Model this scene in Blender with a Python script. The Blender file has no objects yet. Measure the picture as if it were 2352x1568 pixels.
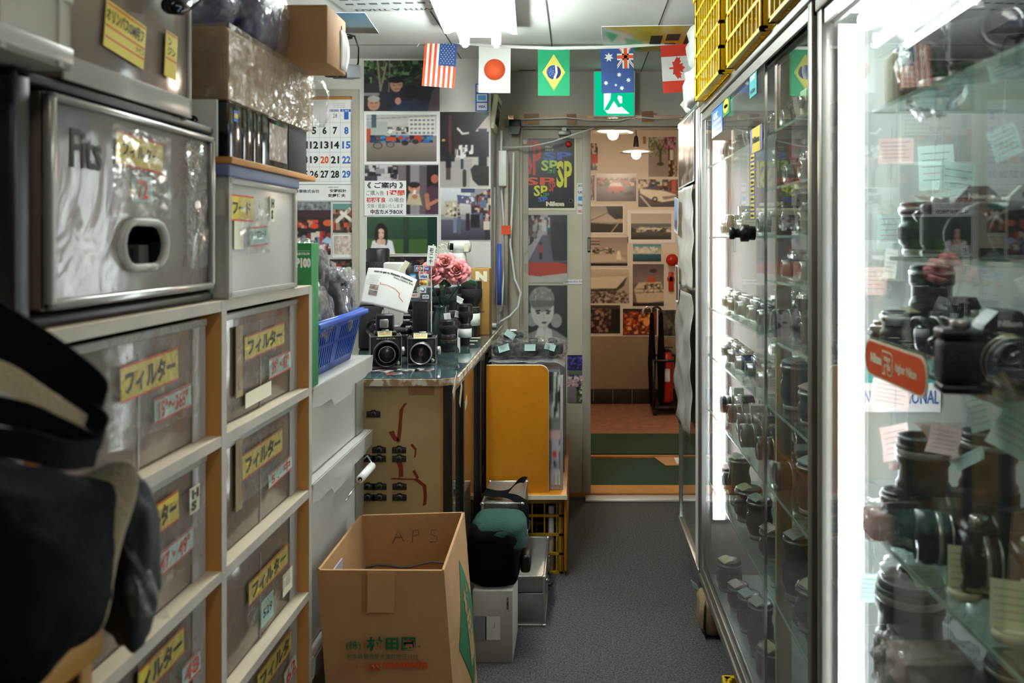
import bpy, bmesh, math, random
import numpy as np
from mathutils import Vector, Matrix, noise, Euler
PI = math.pi
sc = bpy.context.scene
COL = sc.collection
random.seed(7)
# ---------------------------------------------------------------- camera, world, exposure
F = 28.0 / 36.0 * 2352; CX, CY, H = 1325.0, 550.0, 1.36      # lens, vanishing point, eye height
cd = bpy.data.cameras.new('camera'); cam = bpy.data.objects.new('camera', cd); COL.objects.link(cam)
cd.lens = 28; cd.sensor_width = 36; cd.shift_x = -(CX - 1176) / 2352; cd.shift_y = -(784 - CY) / 2352
cd.clip_start = 0.02
cam.location = (0, 0, H); cam.rotation_euler = (PI / 2, 0, 0)
cd.dof.use_dof = True; cd.dof.focus_distance = 3.0; cd.dof.aperture_fstop = 5.0
sc.camera = cam
sc.view_settings.view_transform = 'Standard'; sc.view_settings.look = 'None'
sc.view_settings.gamma = 1.0; sc.view_settings.use_curve_mapping = False
sc.view_settings.exposure = 1.4
sc.cycles.use_denoising = True
sc.cycles.max_bounces = 7; sc.cycles.transparent_max_bounces = 28
sc.cycles.caustics_reflective = False; sc.cycles.caustics_refractive = False
sc.cycles.sample_clamp_indirect = 6.0
w = bpy.data.worlds.new('World'); sc.world = w; w.use_nodes = True
w.node_tree.nodes['Background'].inputs[0].default_value = (0.62, 0.60, 0.62, 1)
w.node_tree.nodes['Background'].inputs[1].default_value = 0.03
TUBE_E, CASE_E, BULB_E, EXIT_E = 30.0, 9.0, 120.0, 0.42

def area(name, loc, rot, sx, sy, e, col):
    l = bpy.data.lights.new(name, 'AREA'); l.shape = 'RECTANGLE'; l.size = sx; l.size_y = sy; l.energy = e; l.color = col
    o = bpy.data.objects.new(name, l); COL.objects.link(o); o.location = loc; o.rotation_euler = rot
    return o
# unseen fill light added over the near aisle, tinted to warm the near shelf
area('aisle_warm_fill', (-0.05, 0.0, 2.2), (0, 0, 0), 0.2, 1.2, 2.2, (1.0, 0.90, 0.76))

# ---------------------------------------------------------------- materials
def lin(c):
    c = c / 255.0
    return c / 12.92 if c <= 0.04045 else ((c + 0.055) / 1.055) ** 2.4
def hx(s, a=1.0):
    s = s.lstrip('#')
    return (lin(int(s[0:2], 16)), lin(int(s[2:4], 16)), lin(int(s[4:6], 16)), a)
MATS = {}
def mat(name, col, r=0.5, m=0.0, var=0.0, scale=12.0, bump=0.0, bs=60.0, e=0.0, stretch=None, spec=0.5, col2=None, thr=None, sheen=0):
    if name in MATS: return MATS[name]
    mt = bpy.data.materials.new(name); mt.use_nodes = True; MATS[name] = mt
    nt = mt.node_tree; b = nt.nodes['Principled BSDF']; c = hx(col)
    b.inputs['Base Color'].default_value = c; b.inputs['Roughness'].default_value = r; b.inputs['Metallic'].default_value = m
    b.inputs['Specular IOR Level'].default_value = spec
    if sheen: b.inputs['Sheen Weight'].default_value = sheen
    if e:
        b.inputs['Emission Color'].default_value = c; b.inputs['Emission Strength'].default_value = e
    tc = None
    def coords(sc_, st=None):
        nonlocal tc
        if tc is None: tc = nt.nodes.new('ShaderNodeTexCoord')
        mp = nt.nodes.new('ShaderNodeMapping'); nt.links.new(tc.outputs['Object'], mp.inputs[0])
        mp.inputs['Scale'].default_value = st or (1, 1, 1)
        n = nt.nodes.new('ShaderNodeTexNoise'); n.inputs['Scale'].default_value = sc_; n.inputs['Detail'].default_value = 5
        nt.links.new(mp.outputs[0], n.inputs['Vector']); return n
    if var or col2:
        n = coords(scale, stretch)
        rp = nt.nodes.new('ShaderNodeValToRGB'); nt.links.new(n.outputs['Fac'], rp.inputs[0])
        lo = thr[0] if thr else 0.3; hi = thr[1] if thr else 0.7
        rp.color_ramp.elements[0].position = lo; rp.color_ramp.elements[1].position = hi
        rp.color_ramp.elements[0].color = c
        c2 = hx(col2) if col2 else tuple(min(1, x * (1 - var)) for x in c[:3]) + (1,)
        rp.color_ramp.elements[1].color = c2
        nt.links.new(rp.outputs[0], b.inputs['Base Color'])
        if e: nt.links.new(rp.outputs[0], b.inputs['Emission Color'])
    if bump:
        n = coords(bs, stretch); bp = nt.nodes.new('ShaderNodeBump'); bp.inputs['Strength'].default_value = bump
        bp.inputs['Distance'].default_value = 0.01
        nt.links.new(n.outputs['Fac'], bp.inputs['Height']); nt.links.new(bp.outputs[0], b.inputs['Normal'])
    return mt
def see_through(name, tint, body, fac, r=0.2, bump=0.0, bs=20.0, dif=0.5, fres=True):
    """clear or milky plastic and glass: transparent mixed with a reflecting, slightly milky surface"""
    if name in MATS: return MATS[name]
    mt = bpy.data.materials.new(name); mt.use_nodes = True; MATS[name] = mt
    nt = mt.node_tree; nt.nodes.clear(); N = nt.nodes.new; L = nt.links.new
    out = N('ShaderNodeOutputMaterial'); tr = N('ShaderNodeBsdfTransparent'); tr.inputs[0].default_value = hx(tint)
    gl = N('ShaderNodeBsdfGlossy'); gl.inputs['Roughness'].default_value = r; gl.inputs['Color'].default_value = (1, 1, 1, 1)
    df = N('ShaderNodeBsdfDiffuse'); df.inputs[0].default_value = hx(body)
    m1 = N('ShaderNodeMixShader'); m1.inputs[0].default_value = fac; L(tr.outputs[0], m1.inputs[1]); L(df.outputs[0], m1.inputs[2])
    m2 = N('ShaderNodeMixShader'); L(m1.outputs[0], m2.inputs[1]); L(gl.outputs[0], m2.inputs[2])
    fr = N('ShaderNodeLayerWeight'); fr.inputs['Blend'].default_value = .5
    pw = N('ShaderNodeMath'); pw.operation = 'POWER'; pw.inputs[1].default_value = 5; L(fr.outputs['Facing'], pw.inputs[0])
    mm = N('ShaderNodeMath'); mm.operation = 'MULTIPLY_ADD'; mm.inputs[1].default_value = .96 * dif; mm.inputs[2].default_value = .04 * dif; mm.use_clamp = True
    L(pw.outputs[0], mm.inputs[0]); L(mm.outputs[0], m2.inputs[0])
    if bump:
        tc = N('ShaderNodeTexCoord'); n = N('ShaderNodeTexNoise'); n.inputs['Scale'].default_value = bs; n.inputs['Detail'].default_value = 6
        n.inputs['Distortion'].default_value = 1.5
        L(tc.outputs['Object'], n.inputs['Vector']); bp = N('ShaderNodeBump'); bp.inputs['Strength'].default_value = bump; bp.inputs['Distance'].default_value = 0.02
        L(n.outputs['Fac'], bp.inputs['Height']); L(bp.outputs[0], gl.inputs['Normal']); L(bp.outputs[0], fr.inputs['Normal'])
    L(m2.outputs[0], out.inputs[0]); return mt
def attr_mat(name, r=0.35, e=0):
    if name in MATS: return MATS[name]
    mt = bpy.data.materials.new(name); mt.use_nodes = True; MATS[name] = mt
    nt = mt.node_tree; b = nt.nodes['Principled BSDF']; b.inputs['Roughness'].default_value = r
    a = nt.nodes.new('ShaderNodeAttribute'); a.attribute_name = 'print'; nt.links.new(a.outputs['Color'], b.inputs['Base Color'])
    n = nt.nodes.new('ShaderNodeTexNoise'); n.inputs['Scale'].default_value = 9; bp = nt.nodes.new('ShaderNodeBump'); bp.inputs['Strength'].default_value = .12
    tc = nt.nodes.new('ShaderNodeTexCoord'); nt.links.new(tc.outputs['Object'], n.inputs['Vector'])
    nt.links.new(n.outputs['Fac'], bp.inputs['Height']); nt.links.new(bp.outputs[0], b.inputs['Normal'])
    return mt
def glow(name, col, e):
    if name in MATS: return MATS[name]
    mt = bpy.data.materials.new(name); mt.use_nodes = True; MATS[name] = mt
    nt = mt.node_tree; nt.nodes.clear(); o = nt.nodes.new('ShaderNodeOutputMaterial'); em = nt.nodes.new('ShaderNodeEmission')
    em.inputs[0].default_value = hx(col); em.inputs[1].default_value = e; nt.links.new(em.outputs[0], o.inputs[0]); return mt

m_wall = mat('painted_wall', 'd8d3ce', .7, var=.1, scale=3, bump=.08, bs=40)
m_wallb = mat('aged_plaster', 'd0c8be', .8, var=.14, scale=2.5, bump=.1, bs=50)
m_tan = mat('beige_paint', 'c8bfa9', .55, var=.14, scale=4)
m_trim = mat('cream_trim', 'b5ac9c', .5, var=.18, scale=6)
m_ceil = mat('ceiling_board', 'dcddd9', .85, var=.05, scale=6, bump=.05, bs=80)
m_groove = mat('board_joint', '55534e', .8)
m_carpet = mat('grey_carpet', '5c5858', .95, col2='332f30', scale=160, thr=(.38, .62), bump=.5, bs=220)
m_greenmat = mat('green_matting', '24402f', .95, var=.35, scale=90, bump=.5, bs=150)
m_lino = mat('red_brown_floor', 'a9745a', .6, var=.4, scale=18)
m_wall2 = mat('warm_wall', 'e6dac8', .7, var=.08, scale=3)
m_dado = mat('brown_dado', '9b8468', .7, var=.2, scale=5)
m_darktile = mat('dark_tile', '2b2622', .4, var=.3, scale=20)
m_alu = mat('brushed_aluminium', 'b9bab8', .35, .9, var=.03, scale=30, stretch=(1, 1, .05))
m_alud = mat('dull_aluminium', '8b8881', .42, .75, var=.08, scale=14)
m_steel = mat('chrome', 'd8d8d6', .15, 1.0)
m_satin = mat('satin_chrome', 'c6c5c0', .3, .9, var=.06, scale=40)
m_gun = mat('dark_metal', '3a3a3c', .35, .8)
m_black = mat('black_plastic', '121213', .38)
m_blackm = mat('black_matt', '0e0e10', .7, bump=.1, bs=200)
m_blackg = mat('black_gloss', '0b0b0d', .12)
m_leather = mat('black_leatherette', '17171a', .55, bump=.35, bs=420)
m_brown = mat('brown_leatherette', '5a2c22', .5, bump=.3, bs=400)
m_blueg = mat('navy_leatherette', '1d2840', .5, bump=.3, bs=400)
m_lensg = mat('coated_lens_glass', '2a1d33', .04, 0, spec=1.0)
m_lensp = mat('magenta_coating', '6b3550', .05, .3, spec=1.0)
m_discg = mat('grey_filter_glass', 'a39da2', .1, .6)
m_rubber = mat('rubber_grip', '1a1a1b', .8, bump=.6, bs=260)
m_wood = mat('pale_pine', 'd9bf95', .6, var=.22, scale=7, stretch=(1, .15, 1), bump=.1)
m_wood2 = mat('orange_pine', 'c98a45', .55, var=.3, scale=9, stretch=(1, 1, .2))
m_shelfw = mat('dusty_pale_board', 'cbbba1', .65, var=.28, scale=8, stretch=(1, .3, 1), bump=.08)
m_edge = mat('grey_board_edge', 'b4ab9f', .6, var=.2, scale=14)
m_orange = mat('orange_laminate', 'c87f16', .35, var=.12, scale=30, bump=.03, bs=300)
m_card = mat('cardboard', 'b98d5f', .8, var=.12, scale=20, bump=.06, bs=90)
m_cardd = mat('cardboard_inside', 'a87a4d', .85, var=.12, scale=14)
m_tape = mat('brown_parcel_tape', 'c39766', .25, var=.1, scale=8)
m_tape2 = mat('old_masking_tape', 'a5794f', .5, var=.35, scale=22)
m_white = mat('white_plastic', 'e4e4e0', .4)
m_paper = mat('white_paper', 'ecebea', .7, var=.03)
m_cream = mat('cream_paper', 'e7e0c4', .7)
def thin_paper(name, col):
    mt = bpy.data.materials.new(name); mt.use_nodes = True; MATS[name] = mt; nt = mt.node_tree; nt.nodes.clear(); N = nt.nodes.new; L = nt.links.new
    o = N('ShaderNodeOutputMaterial'); d = N('ShaderNodeBsdfDiffuse'); t = N('ShaderNodeBsdfTranslucent'); m = N('ShaderNodeMixShader'); m.inputs[0].default_value = .5
    for q in (d, t): q.inputs[0].default_value = hx(col)
    L(d.outputs[0], m.inputs[1]); L(t.outputs[0], m.inputs[2]); L(m.outputs[0], o.inputs[0]); return mt
m_pink = thin_paper('pink_tag_card', 'f6dcd8'); m_cyan = thin_paper('mint_tag_card', 'd6efe8'); m_yel = thin_paper('pale_yellow_tag', 'ecedc0'); m_tagw = thin_paper('white_tag_card', 'f6f5f0')
m_ysign = mat('yellow_label_paper', 'd8c23f', .6, var=.12, scale=20)
m_ink = mat('black_ink', '131313', .6)
m_inkg = mat('grey_ink', '5b5b5e', .6)
m_red = mat('red_ink', 'c8321f', .6)
m_redp = mat('red_plastic', 'b31f17', .3)
m_orr = mat('orange_red_sign', 'd9501f', .35)
m_green = mat('deep_green_print', '0f6b43', .5, var=.1, scale=30)
m_greenc = mat('green_carton', '0f7a3a', .45)
m_blue = mat('blue_plastic', '1c48a6', .35)
m_bluei = mat('blue_ink', '2a63b5', .6)
m_skyi = mat('sky_blue_print', '3a9bdc', .5)
m_teal = mat('teal_print', '1aa6a6', .5)
m_yplast = mat('yellow_plastic', 'e3bd12', .38, var=.1, scale=10)
m_ydirty = mat('dusty_yellow_plastic', 'c79a22', .45, var=.25, scale=10)
m_fabric = mat('black_nylon', '060708', .9, bump=.3, bs=300, spec=.12)
m_strap = mat('black_webbing', '080809', .9, bump=.3, bs=350, spec=.12)
m_beige = mat('beige_webbing', '968a70', .85, bump=.4, bs=320)
m_dgreen = mat('dark_green_canvas', '144236', .8, bump=.35, bs=260)
m_khaki = mat('khaki_canvas', '8d7757', .85, bump=.3, bs=200)
m_grey = mat('grey_foam', '8f9092', .7)
m_clear = see_through('clear_glass', 'f8fcfa', 'dfe8e4', .02, 0.0, dif=1.0)
m_shelfg = see_through('glass_shelf', 'e6f1ec', 'bcd6cc', .05, .03, dif=.8)
m_edgeg = mat('green_glass_edge', '9fb8ae', .15, var=.2, scale=30)
m_milky = see_through('milky_plastic', 'ecebe8', 'dcd8d3', .42, .25, bump=.03, bs=8, dif=.6)
m_drawer = see_through('smoky_clear_plastic', 'c8bdb4', 'a8998e', .42, .14, bump=.14, bs=4, dif=1.1)
m_box = see_through('translucent_box_plastic', 'f2f1ee', 'efece7', .48, .25, bump=.05, bs=6, dif=.6)
m_film = see_through('crumpled_clear_film', 'f6f6f6', 'dcdcdc', .05, .12, bump=1.0, bs=26, dif=.95)
m_filmd = see_through('dull_clear_film', 'eeeeee', 'c9c9cb', .25, .2, bump=1.0, bs=30, dif=1.2)
m_wrap = see_through('stretch_wrap', 'e6dccf', 'b9a58c', .25, .15, bump=.8, bs=30, dif=1.2)
m_print = attr_mat('photo_print', .3)
m_printm = attr_mat('matt_print', .7)
m_tube = glow('fluorescent_tube', 'f4fffb', TUBE_E)
m_ctube = glow('case_tube', 'fafcff', CASE_E); m_atube = glow('long_case_tube', 'fafcff', CASE_E * 2.6)
m_bulb = glow('warm_bulb', 'ffead0', BULB_E)
m_exitg = glow('exit_green', '08c28c', EXIT_E)
m_exitw = glow('exit_white', 'e8fff6', EXIT_E * 1.1)

# ---------------------------------------------------------------- mesh building
TXT = {}
def text_geo(s, bold):
    k = (s, bold)
    if k in TXT: return TXT[k]
    cu = bpy.data.curves.new('t', 'FONT'); cu.body = s; cu.size = 1; cu.resolution_u = 2; cu.offset = .028 * bold
    o = bpy.data.objects.new('t', cu); COL.objects.link(o)
    bpy.context.view_layer.update()
    me = o.evaluated_get(bpy.context.evaluated_depsgraph_get()).to_mesh()
    v = [(p.co.x, p.co.y) for p in me.vertices]; f = [tuple(p.vertices) for p in me.polygons]
    o.to_mesh_clear(); bpy.data.objects.remove(o); bpy.data.curves.remove(cu)
    if v:
        x0 = min(a for a, b in v); x1 = max(a for a, b in v); y0 = min(b for a, b in v); y1 = max(b for a, b in v)
        v = [((a - (x0 + x1) / 2), (b - (y0 + y1) / 2)) for a, b in v]; dims = (max(x1 - x0, .01), max(y1 - y0, .01))
    else: dims = (1, 1)
    TXT[k] = (v, f, dims); return TXT[k]

class MB:
    def __init__(s, m=None, T=None):
        s.v = []; s.f = []; s.m = []; s.sm = []; s.mats = []; s.cur = 0; s.T = T or Matrix(); s.cols = {}
        if m: s.use(m)
    def use(s, m):
        if m not in s.mats: s.mats.append(m)
        s.cur = s.mats.index(m); return s
    def at(s, T): s.T = T; return s
    def add(s, vs, fs, smooth=False, m=None):
        if m: s.use(m)
        n = len(s.v); T = s.T
        s.v += [T @ Vector(p) for p in vs]
        flip = T.determinant() < 0
        for f in fs:
            s.f.append(tuple(n + i for i in (reversed(f) if flip else f))); s.m.append(s.cur); s.sm.append(smooth)
        return n
    def box(s, x0, y0, z0, x1, y1, z1, r=0, m=None, seg=2):
        if m: s.use(m)
        x0, x1 = min(x0, x1), max(x0, x1); y0, y1 = min(y0, y1), max(y0, y1); z0, z1 = min(z0, z1), max(z0, z1)
        vs = [(x0, y0, z0), (x1, y0, z0), (x1, y1, z0), (x0, y1, z0), (x0, y0, z1), (x1, y0, z1), (x1, y1, z1), (x0, y1, z1)]
        fs = [(0, 3, 2, 1), (4, 5, 6, 7), (0, 1, 5, 4), (1, 2, 6, 5), (2, 3, 7, 6), (3, 0, 4, 7)]
        if r > 0:
            r = min(r, .49 * min(x1 - x0, y1 - y0, z1 - z0))
            bm = bmesh.new(); bv = [bm.verts.new(p) for p in vs]
            for f in fs: bm.faces.new([bv[i] for i in f])
            bmesh.ops.bevel(bm, geom=list(bm.edges), offset=r, segments=seg, affect='EDGES', profile=.5)
            bm.verts.index_update(); vs = [tuple(v.co) for v in bm.verts]; fs = [tuple(v.index for v in f.verts) for f in bm.faces]
            bm.free(); s.add(vs, fs, True)
        else: s.add(vs, fs)
        return s
    def lathe(s, prof, o=(0, 0, 0), axis='z', n=24, m=None, smooth=True):
        if m: s.use(m)
        vs = []; fs = []
        for r, z in prof:
            for i in range(n):
                a = 2 * PI * i / n; c, d = r * math.cos(a), r * math.sin(a)
                p = {'z': (c, d, z), 'y': (c, z, -d), 'x': (z, c, d)}[axis]
                vs.append((p[0] + o[0], p[1] + o[1], p[2] + o[2]))
        for k in range(len(prof) - 1):
            for i in range(n):
                j = (i + 1) % n; fs.append((k * n + i, k * n + j, (k + 1) * n + j, (k + 1) * n + i))
        fs.append(tuple(reversed(range(n)))); fs.append(tuple((len(prof) - 1) * n + i for i in range(n)))
        s.add(vs, fs, smooth); return s
    def cyl(s, r, z0, z1, o=(0, 0, 0), axis='z', n=24, m=None, c=.0):
        if c: pr = [(r - c, z0), (r, z0 + c), (r, z1 - c), (r - c, z1)]
        else: pr = [(r, z0), (r, z1)]
        return s.lathe(pr, o, axis, n, m, smooth=bool(c) or n > 10)
    def tube(s, pts, r, n=8, m=None):
        if m: s.use(m)
        pts = [Vector(p) for p in pts]; vs = []; fs = []; up = None
        for i, p in enumerate(pts):
            d = (pts[min(i + 1, len(pts) - 1)] - pts[max(i - 1, 0)]).normalized()
            if up is None: up = d.orthogonal().normalized()
            up = (up - d * up.dot(d)); up = up.normalized() if up.length > 1e-6 else d.orthogonal().normalized()
            b = d.cross(up)
            for k in range(n):
                a = 2 * PI * k / n; vs.append(p + (up * math.cos(a) + b * math.sin(a)) * r)
        for i in range(len(pts) - 1):
            for k in range(n):
                j = (k + 1) % n; fs.append((i * n + k, i * n + j, (i + 1) * n + j, (i + 1) * n + k))
        fs.append(tuple(reversed(range(n)))); fs.append(tuple((len(pts) - 1) * n + k for k in range(n)))
        s.add(vs, fs, True); return s
    def prism(s, pts, z0, z1, m=None, smooth=False):
        if m: s.use(m)
        n = len(pts); a = sum(pts[i][0] * pts[(i + 1) % n][1] - pts[(i + 1) % n][0] * pts[i][1] for i in range(n))
        if a < 0: pts = pts[::-1]
        vs = [(x, y, z0) for x, y in pts] + [(x, y, z1) for x, y in pts]
        fs = [tuple(reversed(range(n))), tuple(range(n, 2 * n))] + [(i, (i + 1) % n, n + (i + 1) % n, n + i) for i in range(n)]
        s.add(vs, fs, smooth); return s
    def plate(s, x, y, w_, h_, t=.0008, z=0, m=None, a=0):
        if m: s.use(m)
        c, d = math.cos(a), math.sin(a)
        pts = [(x + c * p - d * q, y + d * p + c * q) for p, q in ((-w_ / 2, -h_ / 2), (w_ / 2, -h_ / 2), (w_ / 2, h_ / 2), (-w_ / 2, h_ / 2))]
        return s.prism(pts, z, z + t)
    def quad(s, x0, y0, x1, y1, z=0, m=None):
        if m: s.use(m)
        s.add([(x0, y0, z), (x1, y0, z), (x1, y1, z), (x0, y1, z)], [(0, 1, 2, 3)]); return s
    def text(s, t, x, y, w_=None, h_=None, z=.001, m=None, bold=0, a=0):
        if m: s.use(m)
        v, f, (W_, H_) = text_geo(t, bold)
        if w_ is None: sx = sy = h_ / H_
        elif h_ is None: sx = sy = w_ / W_
        else: sx, sy = w_ / W_, h_ / H_
        c, d = math.cos(a), math.sin(a)
        s.add([(x + c * p * sx - d * q * sy, y + d * p * sx + c * q * sy, z) for p, q in v], f); return s
    def sheet(s, nu, nv, fn, th=None, m=None, smooth=True):
        if m: s.use(m)
        vs = [Vector(fn(i / nu, j / nv)) for j in range(nv + 1) for i in range(nu + 1)]
        fs = [(j * (nu + 1) + i, j * (nu + 1) + i + 1, (j + 1) * (nu + 1) + i + 1, (j + 1) * (nu + 1) + i) for j in range(nv) for i in range(nu)]
        if th:
            th = Vector(th); n = len(vs); vs = vs + [p - th for p in vs]; fs = fs + [tuple(reversed([n + i for i in f])) for f in fs]
            W1 = nu + 1
            rim = [i for i in range(nu + 1)] + [j * W1 + nu for j in range(1, nv + 1)] + [nv * W1 + i for i in range(nu - 1, -1, -1)] + [j * W1 for j in range(nv - 1, 0, -1)]
            for a, b in zip(rim, rim[1:] + rim[:1]): fs.append((b, a, n + a, n + b))
        s.add(vs, fs, smooth); return s
    def blob(s, c, rad, seed=0, sub=3, amp=.12, fr=3.0, p=.75, m=None, flat=None):
        """a soft box-like lump: cloth, bags and film"""
        if m: s.use(m)
        bm = bmesh.new(); bmesh.ops.create_icosphere(bm, subdivisions=sub, radius=1)
        vs = []
        for v in bm.verts:
            q = v.co.normalized(); q = Vector([math.copysign(abs(t) ** p, t) for t in q])
            k = 1 + amp * noise.noise(q * fr + Vector((seed * 7.1, seed * 3.3, seed))) * 2 + amp * .5 * noise.noise(q * fr * 3 + Vector((seed, 0, 5)))
            z = q.z * k
            if flat is not None: z = max(z, flat)
            vs.append((c[0] + q.x * k * rad[0], c[1] + q.y * k * rad[1], c[2] + z * rad[2]))
        bm.verts.index_update(); fs = [tuple(v.index for v in f.verts) for f in bm.faces]; bm.free()
        s.add(vs, fs, True); return s
    def grid_print(s, x0, y0, x1, y1, img, z=.0012, m=None):
        """colour print: one small face per spot of the picture, colours kept as an attribute"""
        if m: s.use(m)
        hh, ww, _ = img.shape
        vs = [(x0 + (x1 - x0) * i / ww, y1 - (y1 - y0) * j / hh, z) for j in range(hh + 1) for i in range(ww + 1)]
        fs = [((j + 1) * (ww + 1) + i, (j + 1) * (ww + 1) + i + 1, j * (ww + 1) + i + 1, j * (ww + 1) + i) for j in range(hh) for i in range(ww)]
        n = s.add(vs, fs)
        pad = np.pad(img, ((1, 1), (1, 1), (0, 0)), mode='edge')
        vc = (pad[:-1, :-1] + pad[1:, :-1] + pad[:-1, 1:] + pad[1:, 1:]) / 4
        s.cols[n] = vc.reshape(-1, 3); return s

def FY(x, y, z): return Matrix(((1, 0, 0, x), (0, 0, -1, y), (0, 1, 0, z), (0, 0, 0, 1)))          # faces -Y
def FX(x, y, z): return Matrix(((0, 0, 1, x), (1, 0, 0, y), (0, 1, 0, z), (0, 0, 0, 1)))           # faces +X
def FXN(x, y, z): return Matrix(((0, 0, -1, x), (-1, 0, 0, y), (0, 1, 0, z), (0, 0, 0, 1)))        # faces -X
def FZD(x, y, z): return Matrix(((1, 0, 0, x), (0, -1, 0, y), (0, 0, -1, z), (0, 0, 0, 1)))        # faces down
def TR(x=0, y=0, z=0, rx=0, ry=0, rz=0): return Matrix.Translation((x, y, z)) @ Euler((rx, ry, rz)).to_matrix().to_4x4()
def P(px, py, Y): return Vector(((px - CX) * Y / F, Y, H - (py - CY) * Y / F))

def mk(name, mb, loc, parent):
    me = bpy.data.meshes.new(name); L = Vector(loc)
    me.from_pydata([tuple(p - L) for p in mb.v], [], mb.f)
    for m in mb.mats: me.materials.append(m)
    me.polygons.foreach_set('material_index', mb.m); me.polygons.foreach_set('use_smooth', mb.sm)
    if mb.cols:
        at = me.color_attributes.new('print', 'FLOAT_COLOR', 'POINT')
        arr = np.ones((len(me.vertices), 4), dtype=np.float32)
        for n, c in mb.cols.items(): arr[n:n + len(c), :3] = c
        at.data.foreach_set('color', arr.ravel())
    me.update(); me.validate()
    o = bpy.data.objects.new(name, me); COL.objects.link(o); o.parent = parent
    return o
def base(mbs):
    vs = [p for mb in mbs for p in mb.v]
    x = [p.x for p in vs]; y = [p.y for p in vs]; z = [p.z for p in vs]
    return ((min(x) + max(x)) / 2, (min(y) + max(y)) / 2, min(z))
def tagit(o, label, cat, group=None, kind=None):
    if label: o['label'] = label
    if cat: o['category'] = cat
    if group: o['group'] = group
    if kind: o['kind'] = kind
def one(name, label, cat, mb, group=None, kind=None, loc=None):
    L = loc or base([mb]); o = mk(name, mb, L, None); o.location = L; tagit(o, label, cat, group, kind); return o
def G(name, label, cat, parts, group=None, loc=None, kind=None):
    """parts: (name, MB[, subparts][, label])"""
    allmb = [p[1] for p in parts] + [q[1] for p in parts if len(p) > 2 and p[2] for q in p[2]]
    L = loc or base(allmb)
    r = bpy.data.objects.new(name, None); COL.objects.link(r); r.location = L; r.empty_display_size = .05
    tagit(r, label, cat, group, kind)
    for p in parts:
        o = mk(p[0], p[1], L, r)
        if len(p) > 3: o['label'] = p[3]
        if len(p) > 2 and p[2]:
            for q in p[2]:
                o2 = mk(q[0], q[1], L, o)
                if len(q) > 2: o2['label'] = q[2]
    return r
def structure(name, mb, parent=None):
    o = mk(name, mb, (0, 0, 0), parent); o['kind'] = 'structure'; return o
def dup(root, loc, rz=0, label=None, group=None, scale=None):
    r = root.copy(); COL.objects.link(r); r.location = loc; r.rotation_euler = (0, 0, rz)
    if scale: r.scale = scale
    if label: r['label'] = label
    if group: r['group'] = group
    for ch in list(root.children):
        c = ch.copy(); COL.objects.link(c); c.parent = r
        for g in ch.children:
            d = g.copy(); COL.objects.link(d); d.parent = c
    return r
#PART2
# ---------------------------------------------------------------- little painted pictures for prints
def rgb(s): return np.array(hx(s)[:3])
def paint(W_, H_, bg, cmds, seed=1, grain=.04):
    """cmds on a 100 x 100 sheet, y down: r rect, e ellipse, p polygon, l line, s scatter, g gradient"""
    rs = np.random.RandomState(seed); S = 2; w2, h2 = W_ * S, H_ * S
    im = np.zeros((h2, w2, 3)) + rgb(bg)
    X, Y = np.meshgrid((np.arange(w2) + .5) * 100 / w2, (np.arange(h2) + .5) * 100 / h2)
    for c in cmds:
        k = c[0]
        if k == 'r': im[(X >= c[1]) & (X < c[3]) & (Y >= c[2]) & (Y < c[4])] = rgb(c[5])
        elif k == 'e': im[((X - c[1]) / c[3]) ** 2 + ((Y - c[2]) / c[4]) ** 2 < 1] = rgb(c[5])
        elif k == 'g':
            msk = (X >= c[1]) & (X < c[3]) & (Y >= c[2]) & (Y < c[4]); t = ((Y - c[2]) / (c[4] - c[2]))[msk][:, None]
            im[msk] = rgb(c[5]) * (1 - t) + rgb(c[6]) * t
        elif k == 'p':
            q = c[1]; ins = np.zeros(X.shape, bool); n = len(q)
            for i in range(n):
                x1, y1 = q[i]; x2, y2 = q[(i + 1) % n]
                if y1 == y2: continue
                cr = ((y1 > Y) != (y2 > Y)) & (X < (x2 - x1) * (Y - y1) / (y2 - y1) + x1); ins ^= cr
            im[ins] = rgb(c[2])
        elif k == 'l':
            x1, y1, x2, y2, t = c[1:6]; L2 = (x2 - x1) ** 2 + (y2 - y1) ** 2 + 1e-9
            u = np.clip(((X - x1) * (x2 - x1) + (Y - y1) * (y2 - y1)) / L2, 0, 1)
            im[(X - x1 - u * (x2 - x1)) ** 2 + (Y - y1 - u * (y2 - y1)) ** 2 < t * t] = rgb(c[6])
        elif k == 's':
            x0, y0, x1, y1, n, sz, cols = c[1:8]
            for _ in range(n):
                a = rs.uniform(x0, x1); b = rs.uniform(y0, y1); q = sz * rs.uniform(.4, 1.3); q2 = q * rs.uniform(.6, 1.8)
                im[(abs(X - a) < q) & (abs(Y - b) < q2) & (X >= x0) & (X < x1) & (Y >= y0) & (Y < y1)] = rgb(cols[rs.randint(len(cols))])
    im = im.reshape(H_, S, W_, S, 3).mean((1, 3))
    im = im * (1 + grain * 3 * (rs.rand(H_, W_, 1) - .5))
    return np.clip(im, 0, 1)

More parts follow.
